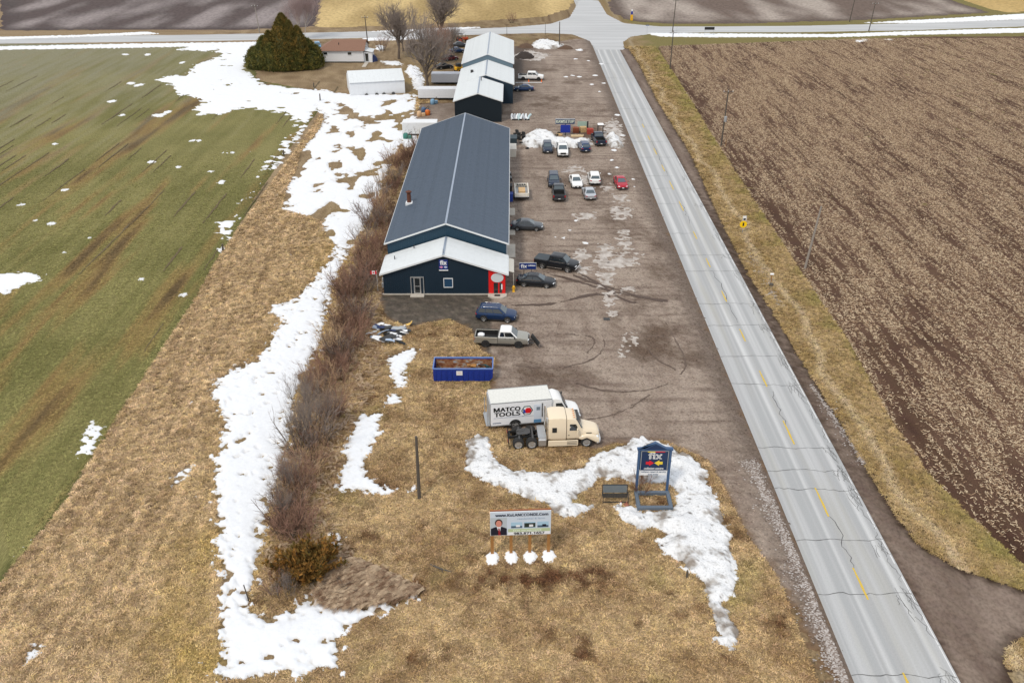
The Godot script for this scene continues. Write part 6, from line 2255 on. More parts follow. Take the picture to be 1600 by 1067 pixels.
func heap(called: String, label: String, category: String, at: Vector3, sx: float, sz: float, h: float, m: Material, sd: float, kind := ""):
	var rows := []
	for i in 9:
		var row := PackedVector3Array()
		var t := i / 8.0
		for j in 22:
			var a := TAU * j / 22.0
			var q := 1.0 + 0.35 * n1.get_noise_2d(cos(a) * 1.3 + sd, sin(a) * 1.3 + t)
			var y := h * (1.0 - t * t) + 0.25 * h * n1.get_noise_2d(cos(a) * t * 3.0 + sd, sin(a) * t * 3.0)
			row.append(Vector3(cos(a) * sx * t * q, y if i < 8 else -0.08, sin(a) * sz * t * q))
		rows.append(row)
	var g := Geo.new()
	g.tint = Color.WHITE
	g.grid(rows, true)
	var o := part(called, g.mesh(), m, self)
	o.position = at
	tag(o, label, category, "", kind)


func make_yard():
	dumpster()
	var o := thing("scrap_heap", "heap of white and black car body panels beside the hedgerow", "scrap", P(609, 524))
	rod_heap(o, 46, 1.6, 2.3, [mats.white, mats.white, mats.black, mats.black, mats.trim, mats.galvanised, mat("scrap_navy", A(28, 48, 96), 0.4), mat("scrap_blue", A(170, 186, 206), 0.4)], 1.35)
	o = thing("scrap_panel_rest", "single pale panel thrown into the hedgerow left of the scrap heap", "scrap", P(577, 521))
	rod_heap(o, 2, 0.5, 0.2, [mats.white], 1.0)
	o = thing("broken_chair", "yellow plastic chair tipped beside the scrap heap", "chair", P(638, 509))
	var g := Geo.new()
	var yel := mat("chair_yellow", A(236, 196, 110), 0.6)
	g.rbox(Vector3(0, 0.2, 0), Vector3(0.5, 0.05, 0.5), 0.02, Basis(Vector3(0, 0, 1), 0.4))
	part("seat", g.mesh(), yel, o)
	g = Geo.new()
	g.rbox(Vector3(0.28, 0.38, 0), Vector3(0.05, 0.5, 0.5), 0.02, Basis(Vector3(0, 0, 1), -0.7))
	part("backrest", g.mesh(), yel, o)
	for s in [-1.0, 1.0]:
		g = Geo.new()
		g.bar(Vector3(-0.2, 0.15, s * 0.2), Vector3(-0.5, 0.02, s * 0.24), 0.04, 0.04)
		part("leg", g.mesh(), yel, o)
	# white bumper covers laid out in a row
	for k in 8:
		var at := P(799 + k * 3.8, 184)
		var b := thing("bumper_cover", ["first", "second", "third", "fourth", "fifth", "sixth", "seventh", "eighth"][k] + " from the left of the bumper covers laid in a row", "car part", at + Vector3(0, 0.03, 0), PI * 0.5 + rng.randf_range(-0.15, 0.15), "bumper covers laid out behind the shop")
		g = Geo.new()
		var rows := []
		for i in 5:
			var row := PackedVector3Array()
			var t := i / 4.0 * PI
			for j in 7:
				var u := j / 6.0 - 0.5
				row.append(Vector3(u * 4.2, 0.04 + sin(t) * 0.32, cos(t) * 0.24 + u * u * 0.9))
			rows.append(row)
		g.grid(rows)
		part("cover_shell", g.mesh(), [mats.white, mats.galvanised, mats.white, mat("pale_teal", A(190, 212, 214), 0.4)][k % 4], b)
		g = Geo.new()
		g.box(Vector3(-1.9, 0.15, 0.25), Vector3(0.3, 0.22, 0.3))
		part("cover_end", g.mesh(), mats.black, b)
	# tyre heap by the building
	var tm := Geo.new()
	tm.lathe(Vector3.ZERO, Vector3.UP, [[0.02, 0.2], [0.0, 0.26], [0.03, 0.34], [0.12, 0.36], [0.21, 0.34], [0.24, 0.26], [0.22, 0.2], [0.12, 0.18], [0.02, 0.2]], 14)
	var tyre_mesh := tm.mesh()
	var spots := [[800, 219], [806, 218], [812, 219], [818, 217], [804, 214], [811, 213], [817, 212], [808, 209], [814, 224], [821, 222], [803, 224], [824, 233], [869, 212], [874, 209]]
	for k in spots.size():
		for h in (3 if k < 8 else 1):
			var q := P(spots[k][0], spots[k][1])
			var t := thing("old_tyre", "black tyre in the loose heap against the body shop's back corner" if k < 11 else ("single tyre lying in the yard before the snow bank" if k == 11 else "tyre thrown behind the snow bank"), "tyre", q + Vector3(rng.randf_range(-0.15, 0.15), 0.05 + h * 0.23, rng.randf_range(-0.15, 0.15)), 0.0, "old tyres")
			t.rotation = Vector3(rng.randf_range(-0.15, 0.15), rng.randf() * 3.0, rng.randf_range(-0.15, 0.15))
			part("tread_ring", tyre_mesh, mats.tyre, t)
	# crates, boards and racks beside the long board
	for e in [[900, 207, A(150, 84, 56), "rust-brown pallet stack right of the long blue board"], [911, 206, A(206, 176, 128), "pale pallet stack next to the green rack"], [922, 209, A(176, 70, 56), "reddish pallet at the end of the stacks"], [897, 213, A(214, 190, 150), "pale flat pallet in front of the brown stack"], [907, 213, A(220, 196, 156), "pale flat pallet in front of the pale stack"], [874, 211, A(206, 172, 122), "pale pallet left of the long board's post"]]:
		var pl := thing("wooden_pallet", e[3], "pallet", P(e[0], e[1]) + Vector3(0, 0.03, 0), rng.randf_range(-0.2, 0.2), "pallets behind the parked row")
		var pm: Material = mat("pallet_%d" % e[0], e[2], 0.85)
		var n := 5 if e[1] < 210 else 1
		for lv in n:
			for k in 5:
				g = Geo.new()
				g.box(Vector3(-0.5 + k * 0.25, 0.16 + lv * 0.2, 0), Vector3(0.16, 0.03, 1.1))
				part("top_board", g.mesh(), pm, pl)
			for k in 3:
				g = Geo.new()
				g.box(Vector3(0, 0.07 + lv * 0.2, -0.48 + k * 0.48), Vector3(1.16, 0.14, 0.08))
				part("bearer", g.mesh(), pm, pl)
	o = thing("sheet_rack", "green sheet of plywood leaning on a frame behind the pallets", "rack", P(912, 203) + Vector3(0, 0.03, 0))
	g = Geo.new()
	g.box(Vector3(-0.3, 0.8, -0.3), Vector3(1.8, 1.5, 0.04), Basis(Vector3.RIGHT, -0.15))
	part("sheet", g.mesh(), mat("pale_green", A(150, 172, 160), 0.7), o)
	o.get_child(0).name = "ply_sheet"
	g = Geo.new()
	g.bar(Vector3(0.75, 0, 0), Vector3(0.75, 1.7, 0), 0.12, 0.3)
	part("upright", g.mesh(), mats.trim, o)
	o = thing("display_stand", "open black steel frame with a snow-capped top near the road", "stand", P(938, 209) + Vector3(0, 0.03, 0))
	g = Geo.new()
	for e in [[-0.5, -0.5], [0.5, -0.5], [0.5, 0.5], [-0.5, 0.5]]: g.bar(Vector3(e[0], 0, e[1]), Vector3(e[0], 1.7, e[1]), 0.08, 0.08)
	for y in [0.3, 1.7]:
		for s in [-0.5, 0.5]:
			g.bar(Vector3(-0.5, y, s), Vector3(0.5, y, s), 0.08, 0.08)
			g.bar(Vector3(s, y, -0.5), Vector3(s, y, 0.5), 0.08, 0.08)
	part("frame_bars", g.mesh(), mats.trim, o)
	g = Geo.new()
	g.rbox(Vector3(0, 1.84, 0), Vector3(1.15, 0.2, 1.15), 0.08)
	part("snow_cap", g.mesh(), mat("cap_snow", grey(0.85), 0.9), o)
	# bins and boxes along the yard side of the shop
	for e in [["storage_bin", 802, 228, 1.3, 1.3, 2.6, A(44, 60, 68), "dark grey steel bin against the shop's back corner"], ["storage_box", 800, 246, 1.5, 1.4, 3.6, A(228, 220, 206), "cream storage box against the shop's yard wall"], ["storage_bin", 797, 316, 0.9, 1.2, 1.2, A(24, 58, 140), "blue plastic bin beside the white trailer"], ["storage_bin", 796, 304, 0.8, 1.3, 1.4, A(30, 32, 38), "black bin between the shop and the white trailer"]]:
		var q := P(e[1], e[2])
		var b := thing(e[0], e[7], "bin" if e[0] == "storage_bin" else "box", Vector3(q.x, 0.04, q.z - e[5] * 0.5))
		g = Geo.new()
		g.rbox(Vector3(0, e[4] * 0.5, 0), Vector3(e[3], e[4], e[5]), 0.05)
		part("bin_body", g.mesh(), mat("bin_%d" % e[1], e[6], 0.6), b)
		g = Geo.new()
		g.rbox(Vector3(0, e[4] + 0.03, 0), Vector3(e[3] + 0.08, 0.08, e[5] + 0.08), 0.03)
		part("lid", g.mesh(), mat("bin_%d" % e[1]), b)
		g = Geo.new()
		g.rbox(Vector3(e[3] * 0.5 + 0.03, e[4] * 0.8, 0), Vector3(0.06, 0.06, 0.6), 0.02)
		part("handle", g.mesh(), mats.trim, b)
	for e in [[796, 277, "dark engine on a stand against the shop wall"], [797, 284, "small black gearbox on the ground by the shop wall"]]:
		var q := P(e[0], e[1])
		var b := thing("machine_part", e[2], "car part", q + Vector3(0.1, 0.04, 0))
		g = Geo.new()
		g.rbox(Vector3(0, 0.45, 0), Vector3(0.5, 0.5, 0.7), 0.08)
		part("casing", g.mesh(), mats.trim, b)
		g = Geo.new()
		g.cyl(Vector3(0, 0.7, 0.1), Vector3(0, 0.95, 0.1), 0.14, 10)
		part("housing", g.mesh(), mats.galvanised, b)
		g = Geo.new()
		for s in [-1.0, 1.0]: g.bar(Vector3(s * 0.3, 0, -0.3), Vector3(s * 0.2, 0.3, -0.2), 0.06, 0.06)
		for s in [-1.0, 1.0]: g.bar(Vector3(s * 0.3, 0, 0.3), Vector3(s * 0.2, 0.3, 0.2), 0.06, 0.06)
		part("stand_legs", g.mesh(), mats.dark_metal, b)
	o = thing("hydrant", "yellow hydrant beside the red corner entrance", "hydrant", Vector3(0.2, 0.04, -100.2))
	g = Geo.new()
	g.lathe(Vector3.ZERO, Vector3.UP, [[0.0, 0.2], [0.08, 0.2], [0.1, 0.13], [0.6, 0.13], [0.62, 0.18], [0.68, 0.18], [0.82, 0.08], [0.84, 0.001]], 12)
	part("barrel", g.mesh(), mats.machine_yellow, o)
	g = Geo.new()
	g.cyl(Vector3(-0.22, 0.45, 0), Vector3(0.22, 0.45, 0), 0.07, 8)
	part("outlet", g.mesh(), mats.machine_yellow, o)
	o = thing("yard_drain", "black square drain grate in the middle of the yard", "drain", P(948, 499) + Vector3(0, 0.05, 0))
	g = Geo.new()
	g.box(Vector3(0, 0.0, 0), Vector3(0.75, 0.05, 0.6))
	part("rim", g.mesh(), mats.dark_metal, o)
	o.get_child(0).name = "drain_rim"
	for k in 5:
		g = Geo.new()
		g.box(Vector3(-0.26 + k * 0.13, 0.035, 0), Vector3(0.06, 0.02, 0.5))
		part("grate_bar", g.mesh(), mats.black, o)
	# junk by the white trailers behind the shop
	for e in [["drum_stack", 662, 176, A(70, 96, 130), "blue machinery part by the first white trailer"], ["drum_stack", 676, 163, A(120, 158, 186), "light blue tank standing in the snow by the trailers"], ["drum_stack", 668, 180, A(206, 108, 34), "orange machine at the corner of the long roof"], ["drum_stack", 655, 182, A(206, 170, 130), "pale timber offcuts beside the orange machine"], ["drum_stack", 634, 217, A(48, 124, 112), "teal drum at the hedge end below the trailer"]]:
		var b := thing("junk_machine", e[4], "junk", P(e[1], e[2]) + Vector3(0, 0.03, 0), rng.randf() * 2.0)
		var jm: Material = mat("junk_%d" % e[1], e[3], 0.6)
		g = Geo.new()
		g.lathe(Vector3(0, 0, 0), Vector3.UP, [[0.0, 0.01], [0.0, 0.5], [0.5, 0.52], [0.9, 0.48], [1.1, 0.3], [1.12, 0.01]], 12)
		part("tank", g.mesh(), jm, b)
		g = Geo.new()
		g.rbox(Vector3(0.8, 0.35, 0.2), Vector3(0.8, 0.7, 0.6), 0.08)
		part("motor_box", g.mesh(), jm, b)
		g = Geo.new()
		g.bar(Vector3(-0.3, 0.1, -0.6), Vector3(1.1, 1.4, 0.3), 0.1, 0.1)
		part("boom", g.mesh(), mats.trim, b)
	heap("earth_heap", "dark earth heap beside the tall barn's yard side", "earth heap", P(820, 90), 2.6, 2.2, 1.5, mat("earth", A(58, 50, 46), 0.95), 3.0)
	heap("earth_heap", "brown earth heap at the far left of the snow heap", "earth heap", P(822, 74), 2.4, 1.6, 1.1, mat("earth_brown", A(96, 76, 62), 0.95), 9.0)
	heap("earth_heap", "brown earth heap at the pole in the far corner", "earth heap", P(884, 76), 2.2, 1.5, 0.9, mats.earth_brown, 15.0)
	# traffic cones and barrier board by the white pickup
	for e in [[826, 128, "orange cone nearest the barn before the white pickup"], [846, 128, "orange cone before the white pickup's nose"]]:
		var c := thing("traffic_cone", e[2], "cone", P(e[0], e[1]) + Vector3(0, 0.04, 0.6))
		g = Geo.new()
		g.lathe(Vector3.ZERO, Vector3.UP, [[0.05, 0.2], [0.72, 0.05], [0.74, 0.001]], 12)
		part("cone_body", g.mesh(), mat("cone_orange", A(240, 110, 30), 0.5), c)
		g = Geo.new()
		g.rbox(Vector3(0, 0.03, 0), Vector3(0.45, 0.06, 0.45), 0.02)
		part("cone_base", g.mesh(), mats.trim, c)
	o = thing("barrier_plank", "long white plank lying on the ground before the white pickup", "plank", P(826, 130) + Vector3(0, 0.06, 0))
	g = Geo.new()
	g.rbox(Vector3(0, 0.1, 0), Vector3(6.2, 0.18, 0.1), 0.02)
	part("plank", g.mesh(), mats.white, o)
	o.get_child(0).name = "plank_body"
	for e in [[500, 158, 1.6, "short dark stump-like post where the green field meets the snow"], [490, 136, 1.0, "red-brown stub beside the evergreen clump's right foot"], [443, 243, 1.0, "thin post on the green field's edge above the snow"], [348, 392, 1.0, "thin post on the green field's edge below the snow"]]:
		var fp := thing("fence_post", e[3], "post", P(e[0], e[1]), 0.0, "posts along the field edge")
		g = Geo.new()
		g.tube([Vector3(0, -0.05, 0), Vector3(0.05, e[2], 0)], [0.16, 0.12], 7)
		part("post_wood", g.mesh(), mats.pole_wood, fp)
	o = thing("fallen_branch", "dark fallen branch lying on the near lawn left of the billboard", "branch", P(688, 890) + Vector3(0, 0.1, 0), -0.5)
	g = Geo.new()
	g.tube([Vector3(-0.9, 0, 0), Vector3(0, 0.05, 0.05), Vector3(0.9, 0, -0.1)], [0.09, 0.08, 0.04], 7)
	part("limb", g.mesh(), mats.pole_wood, o)
	g = Geo.new()
	g.tube([Vector3(0.1, 0.05, 0.05), Vector3(0.5, 0.12, 0.4)], [0.04, 0.015], 5)
	part("side_twig", g.mesh(), mats.pole_wood, o)
	o = thing("garden_ornament", "small red-brown ornament on the grass by the dark bench", "ornament", P(979, 791))
	g = Geo.new()
	g.lathe(Vector3.ZERO, Vector3.UP, [[0.0, 0.3], [0.15, 0.26], [0.3, 0.12], [0.34, 0.001]], 9)
	part("ornament_body", g.mesh(), mat("terracotta", A(150, 96, 76), 0.8), o)
	g = Geo.new()
	g.lathe(Vector3(0, 0.33, 0), Vector3.UP, [[0.0, 0.05], [0.08, 0.08], [0.16, 0.001]], 8)
	part("ornament_top", g.mesh(), mats.terracotta, o)


# ---------------------------------------------------------------- trees and shrubs
func spike(g: Geo, a: Vector3, b: Vector3, r: float):   # a thin three-sided twig
	var f := (b - a).normalized()
	var s := f.cross(Vector3.UP)
	if s.length() < 0.05: s = Vector3.RIGHT
	s = s.normalized() * r
	var w := f.cross(s)
	var p := [a + s, a - s * 0.5 + w * 0.87, a - s * 0.5 - w * 0.87]
	for i in 3: g.face([p[i], p[(i + 1) % 3], b], (p[i] + p[(i + 1) % 3]) * 0.5 - a)


func swerve(d: Vector3, amount: float) -> Vector3:
	return (d + Vector3(rng.randf_range(-1, 1), rng.randf_range(-1, 1), rng.randf_range(-1, 1)) * amount).normalized()


func limb(wood: Geo, twigs: Geo, p: Vector3, d: Vector3, l: float, r: float, depth: int, kids: Array, lift: float):
	if depth >= 4:
		spike(twigs, p, p + d * l, r)
		if depth < kids.size():
			for k in int(kids[depth]):
				var q := p + d * l * rng.randf_range(0.3, 0.95)
				spike(twigs, q, q + (swerve(d, 0.75) + Vector3(0, lift, 0)).normalized() * l * rng.randf_range(0.4, 0.8), r * 0.6)
		return
	var pts := [p]
	var rad := [r]
	var n := 3
	for i in n:
		d = (swerve(d, 0.14) + Vector3(0, lift * 0.35, 0)).normalized()
		pts.append(pts[-1] + d * l / n)
		rad.append(r * (1.0 - 0.5 * (i + 1) / n))
	(wood if depth < 2 else twigs).tube(pts, rad, 7 if depth == 0 else (5 if depth == 1 else 4), false)
	for k in int(kids[depth]):
		var t := rng.randf_range(0.3 if depth > 0 else 0.45, 1.0) * n
		var i := mini(int(t), n - 1)
		var q: Vector3 = pts[i].lerp(pts[i + 1], t - i)
		limb(wood, twigs, q, (swerve(d, 1.15 if depth < 2 else 0.9) + Vector3(0, lift, 0)).normalized(), l * (rng.randf_range(0.75, 1.05) if depth == 0 else rng.randf_range(0.6, 0.85)), r * 0.55, depth + 1, kids, lift)


func bare_tree(called: String, label: String, at: Vector3, h: float, kids: Array, wood_m: Material, twig_m: Material, lift := 0.35, stems := 1, group := "bare trees") -> Node3D:
	var o := thing(called, label, "tree", at, rng.randf() * 6.0, group)
	var w := Geo.new()
	var t := Geo.new()
	for s in stems:
		var d := Vector3.UP if stems == 1 else Vector3(rng.randf_range(-0.35, 0.35), 1.0, rng.randf_range(-0.35, 0.35)).normalized()
		limb(w, t, Vector3(rng.randf_range(-0.2, 0.2) * (stems - 1), -0.1, rng.randf_range(-0.2, 0.2) * (stems - 1)), d, h * 0.36, h * (0.026 if stems == 1 else 0.009), 0, kids, lift)
	part("trunk", w.mesh(), wood_m, o)
	part("crown", t.mesh(), twig_m, o)
	return o


func shrub_mesh(sd: int, stems: int, h: float, w: float) -> Array:
	rng.seed = sd
	var wood := Geo.new()
	var t := Geo.new()
	for s in stems:
		var a := rng.randf() * TAU
		var r := sqrt(rng.randf()) * w * 0.35
		var p := Vector3(cos(a) * r, -0.05, sin(a) * r)
		var d := Vector3(cos(a) * rng.randf_range(0.1, 0.75), 1.0, sin(a) * rng.randf_range(0.1, 0.75)).normalized()
		var l := h * rng.randf_range(0.55, 1.0)
		var m := p + d * l * 0.5
		var e := m + swerve(d, 0.25) * l * 0.5
		wood.tube([p, m, e], [0.035, 0.026, 0.01], 3, false)
		for k in 7:
			var u := rng.randf_range(0.25, 1.0)
			var q := p.lerp(m, u * 2.0) if u < 0.5 else m.lerp(e, u * 2.0 - 1.0)
			var dd := (swerve(d, 0.8) + Vector3(0, 0.2, 0)).normalized()
			var ll := l * rng.randf_range(0.2, 0.42)
			spike(t, q, q + dd * ll, 0.022)
			for j in 2:
				var q2 := q + dd * ll * rng.randf_range(0.3, 0.9)
				spike(t, q2, q2 + swerve(dd, 0.8) * ll * 0.6, 0.016)
	return [wood.mesh(), t.mesh()]


func spray(g: Geo, p: Vector3, out: Vector3, size: float, c: Color):   # a fan of evergreen foliage
	g.tint = c
	var up := (out * 0.8 + Vector3(0, 0.75, 0)).normalized()
	var side := up.cross(out)
	if side.length() < 0.05: side = Vector3.RIGHT
	side = side.normalized().rotated(up, rng.randf_range(-1.2, 1.2))
	for kk in 3:
		var k := (kk - 1) * 0.55
		var d := (up + side * k).normalized()
		var q := p + d * size
		var w := d.cross(out).normalized() * size * 0.2
		g.tri(p - w, q, p + w)


func evergreen(called: String, label: String, at: Vector3, lobes: Array, sprays: int, size: float, cols: Array, core: Material, sd: int, cat := "tree"):
	rng.seed = sd
	var o := thing(called, label, cat, at)
	var g := Geo.new()
	var total := 0.0
	for l in lobes: total += l[3] * l[4]
	var w := Geo.new()
	for l in lobes:   # [x, y0, z, radius, height, pointedness]
		w.tube([Vector3(l[0], -0.1, l[2]), Vector3(l[0], l[1] + l[4] * 0.75, l[2])], [l[3] * 0.09 + 0.03, 0.03], 6)
	part("trunk", w.mesh(), mats.pole_wood, o)
	var inner := Geo.new()
	for l in lobes:
		var rows := []
		for i in 8:
			var t := i / 7.0
			var r: float = l[3] * 0.66 * pow(1.0 - pow(t, l[6] if l.size() > 6 else 1.6), l[5]) * minf(1.0, 0.72 + t * 2.0) + 0.02
			var row := PackedVector3Array()
			for j in 14:
				var a := TAU * j / 14.0
				var q := 1.0 + 0.2 * n1.get_noise_3d(l[0] + cos(a) * 2.0, t * 4.0, l[2] + sin(a) * 2.0)
				row.append(Vector3(l[0] + cos(a) * r * q, l[1] + t * l[4] * 0.94, l[2] + sin(a) * r * q))
			rows.append(row)
		inner.grid(rows, true)
	part("crown_core", inner.mesh(), core, o)
	for l in lobes:
		for k in int(sprays * l[3] * l[4] / total):
			var t := pow(rng.randf(), 0.95)
			var a := rng.randf() * TAU
			var q := 1.0 + 0.22 * n1.get_noise_3d(l[0] + cos(a) * 2.0, t * 4.0, l[2] + sin(a) * 2.0)
			var r: float = l[3] * pow(1.0 - pow(t, l[6] if l.size() > 6 else 1.6), l[5]) * minf(1.0, 0.78 + t * 2.0) * q * rng.randf_range(0.7, 1.0) * (1.0 + 0.8 * maxf(0.0, rng.randf() - 0.7))
			var p := Vector3(l[0] + cos(a) * r, l[1] + t * l[4], l[2] + sin(a) * r)
			var out := Vector3(cos(a), 0.25, sin(a)).normalized()
			var c: Color = cols[0].lerp(cols[1], rng.randf())
			var nn := n1.get_noise_3d(p.x * 0.7, p.y * 0.5, p.z * 0.7)
			c = wide(c, cols[2], nn * 1.8 + rng.randf() * 0.35 - 0.1)
			spray(g, p, swerve(out, 0.35), size * rng.randf_range(0.6, 1.3), c)
	part("crown", g.mesh(), mats.tuft, o)


func feathery_cedar():
	rng.seed = 304
	var o := thing("cedar_shrub", "rust-brown spreading cedar at the end of the hedgerow", "shrub", P(482, 898))
	var w := Geo.new()
	var g := Geo.new()
	for k in 170:
		var a := rng.randf() * TAU
		var el := rng.randf_range(0.1, 1.5)
		var d := Vector3(cos(a) * cos(el), sin(el), sin(a) * cos(el))
		var l := rng.randf_range(0.9, 2.5) * (0.8 + 0.35 * sin(el))
		var p := Vector3(rng.randf_range(-1.2, 1.2), rng.randf_range(0.0, 0.8), rng.randf_range(-0.9, 0.9))
		w.tube([p, p + d * l * 0.6, p + d * l + Vector3(0, 0.12, 0)], [0.035, 0.02, 0.008], 4, false)
		var c0 := wide(A(104, 92, 52), A(160, 116, 62), rng.randf())
		for j in 40:
			var t := rng.randf_range(0.15, 1.0)
			var q := p + d * l * t + Vector3(rng.randfn(), rng.randfn() * 0.6, rng.randfn()) * 0.13
			var out := swerve(d, 1.3)
			spray(g, q, out, rng.randf_range(0.18, 0.4), wide(c0, [A(92, 84, 48), A(178, 130, 70)][j % 2], rng.randf() * 0.7))
	part("trunk", w.mesh(), mats.pole_wood, o)
	part("crown", g.mesh(), mats.tuft, o)


func make_trees():
	var bark: Material = mat("bark", A(96, 84, 74), 0.95)
	var twig: Material = mat("twig_grey", A(138, 126, 118), 0.95)
	var red_twig: Material = mat("twig_red", A(150, 116, 98), 0.95)
	var tan_twig: Material = mat("twig_tan", A(186, 156, 122), 0.95)
	var brown_twig: Material = mat("twig_brown", A(104, 76, 62), 0.95)
	var purple: Material = mat("twig_purple", A(166, 146, 144), 0.95)
	rng.seed = 51
	var kids := [7, 6, 5, 5, 3]
	bare_tree("bare_tree", "leafless birch with pale stems behind the evergreen clump", P(474, 60), 13.5, [7, 6, 5, 5, 3], mat("birch", A(196, 188, 180), 0.9), purple, 0.45, 2)
	rng.seed = 52
	bare_tree("bare_tree", "leafless tree standing on the lawn right of the bungalow", P(623, 92), 14.5, kids, bark, twig, 0.25)
	rng.seed = 53
	bare_tree("bare_tree", "large leafless tree by the side road left of the barn", P(690, 72), 16.0, kids, bark, twig, 0.25)
	rng.seed = 54
	bare_tree("bare_tree", "large leaning leafless tree behind the white storage trailer", P(669, 139), 15.0, kids, bark, twig, 0.25)
	rng.seed = 55
	bare_tree("bare_tree", "smaller leafless tree between the two large trees beside the barn", P(690, 100), 10.0, kids, bark, red_twig, 0.4, 2)
	rng.seed = 56
	bare_tree("bare_tree", "thin leafless tree behind the tree on the bungalow's lawn", P(630, 80), 9.0, [6, 5, 5, 4, 2], bark, twig, 0.25)
	rng.seed = 57
	bare_tree("bare_tree", "thicket-like leafless tree close to the barn's left wall", P(703, 88), 8.5, kids, bark, twig, 0.35, 3)
	for e in [[497, 668, 5.2, "tall grey sapling leaning over the snow at the hedgerow's middle"], [482, 700, 5.6, "grey many-stemmed sapling just below the hedgerow's middle"], [470, 640, 4.6, "slender sapling on the snow side of the hedgerow"], [455, 778, 4.4, "bushy grey sapling where the hedgerow thins out"], [440, 935, 2.6, "small leafless sapling in the snow left of the cedar"], [447, 815, 3.4, "sapling standing in the snow above the cedar"]]:
		rng.seed = int(e[0])
		bare_tree("sapling", e[3], P(e[0], e[1]), e[2], [5, 4, 3, 3, 2], bark, twig, 0.5, 4, "saplings in the hedgerow")

	# leaf litter under the hedge
	var litter := poly([[650, 222], [630, 240], [604, 285], [585, 335], [563, 372], [548, 405], [528, 445], [518, 490], [508, 530], [490, 570], [470, 610], [458, 660], [450, 710], [436, 770], [424, 820], [412, 870], [420, 920], [470, 930], [530, 935], [560, 948], [640, 936], [672, 922], [600, 888], [545, 868], [525, 835], [512, 800], [522, 765], [535, 710], [548, 670], [565, 640], [595, 590], [600, 550], [590, 500], [598, 460], [600, 380], [620, 300], [650, 230]])
	bare.append(litter)
	tag(layer("leaf_litter", litter, 0.35, {"top": 0.018, "ragged": 0.5, "edge": 0.5, "relief": 0.06, "relief_freq": 0.8}, mats.lawn, func(x, z, _d):
		return wide(A(142, 112, 86), A(92, 68, 52), 0.5 + ns(x, z, 0.5) * 1.4)), "brown leaf litter under the hedgerow", "ground", "", "structure")
	# hedgerow shrubs
	var kinds := []
	for k in 6: kinds.append(shrub_mesh(100 + k, 24, 3.0 + (k % 3) * 0.6, 2.6))
	var line := [[640, 238], [626, 262], [612, 290], [600, 320], [592, 350], [580, 380], [572, 410], [562, 440], [556, 470], [548, 500], [540, 530], [526, 560], [512, 590], [508, 620], [500, 650], [492, 690], [480, 720], [472, 750], [466, 785], [457, 812], [450, 842]]
	rng.seed = 88
	for i in line.size():
		var far: String = "upper" if i < 5 else ("middle" if i < 11 else ("lower" if i < 16 else "bottom"))
		for k in (5 if i < 13 else 3):
			var c := P(line[i][0] + rng.randf_range(-16, 20), line[i][1] + rng.randf_range(-14, 14))
			if c.x > -16.9 and c.z < -98.0: c.x = -17.0 - rng.randf() * 1.2
			var kd: Array = kinds[rng.randi() % 6]
			var q := thing("hedge_shrub", "leafless brown shrub in the %s stretch of the hedgerow" % far, "shrub", c, rng.randf() * TAU, "hedgerow shrubs, %s stretch" % far)
			var s := rng.randf_range(0.65, 1.15) * (0.85 if i < 3 else 1.0)
			q.scale = Vector3(s, s * rng.randf_range(0.8, 1.1), s)
			part("stems", kd[0], bark if rng.randf() < 0.5 else red_twig, q)
			part("twigs", kd[1], [red_twig, red_twig, tan_twig, twig, brown_twig][rng.randi() % 5], q)
	for e in [[598, 79, 1.0, "round leafless bush on the bungalow's lawn"], [672, 60, 1.2, "leafless bush by the side road behind the trees"], [800, 36, 0.8, "low brown bush below the hay field"], [430, 930, 0.5, "small leafless shrub at the end of the snow band"], [1003, 772, 0.5, "rust-brown shrub at the foot of the tall blue sign"]]:
		var q := thing("bush", e[3], "shrub", P(e[0], e[1]) + Vector3(0, 0.05, 0))
		q.scale = Vector3.ONE * e[2]
		part("stems", kinds[2][0], bark, q)
		part("twigs", kinds[2][1], red_twig if e[0] != 1003 else mat("twig_rust", A(126, 78, 44), 0.95), q)
	# evergreens
	var dark := A(110, 108, 64)
	var lobes := []
	rng.seed = 301
	for e in [[-8.5, 0.5, 2.6, 5.5], [-6.0, -2.0, 3.0, 7.5], [-5.5, 3.2, 3.0, 6.5], [-2.5, 4.6, 3.0, 7.0], [-2.2, 0.0, 3.4, 8.5], [0.8, 5.2, 2.8, 6.4], [1.5, 1.2, 3.4, 8.4], [4.0, 4.2, 2.9, 6.6], [5.2, 0.6, 3.0, 7.4], [7.6, 3.0, 2.5, 5.6], [8.6, 0.2, 2.2, 5.2], [-8.0, 3.0, 2.2, 4.6], [-4.0, -3.5, 3.0, 8.0], [6.0, -2.5, 2.8, 6.4]]:
		lobes.append([e[0] * 0.9, 0.0, e[1] * 0.9, e[2] * 0.9, e[3] * rng.randf_range(0.74, 1.04), 0.55, 2.0])
	var cm: Material = mat("evergreen_core", A(92, 94, 58), 0.95)
	evergreen("cedar_clump", "broad rounded clump of dark olive cedars in the snow", P(443, 108) + Vector3(0, 0, -3.0), lobes, 26000, 0.5, [A(86, 94, 52), dark, A(156, 144, 80)], cm, 302)
	evergreen("cedar_tree", "tall pointed brownish cedar rising behind the clump", P(440, 118) + Vector3(0.0, 0, -8.0), [[-0.5, 0.0, 0.0, 4.8, 13.0, 0.78, 1.6], [3.2, 0.0, 0.8, 2.8, 10.2, 0.7, 1.7], [-4.0, 0.0, 0.5, 2.8, 9.0, 0.7, 1.7], [1.4, 0.0, 1.2, 2.4, 11.6, 0.7, 1.7]], 12000, 0.5, [A(96, 92, 52), A(122, 108, 60), A(152, 126, 68)], cm, 303)
	feathery_cedar()
	# dead branches thrown down by the cedar
	rng.seed = 77
	var o := thing("brush_heap", "heap of bare dead branches right of the rust-brown cedar", "branches", P(528, 922))
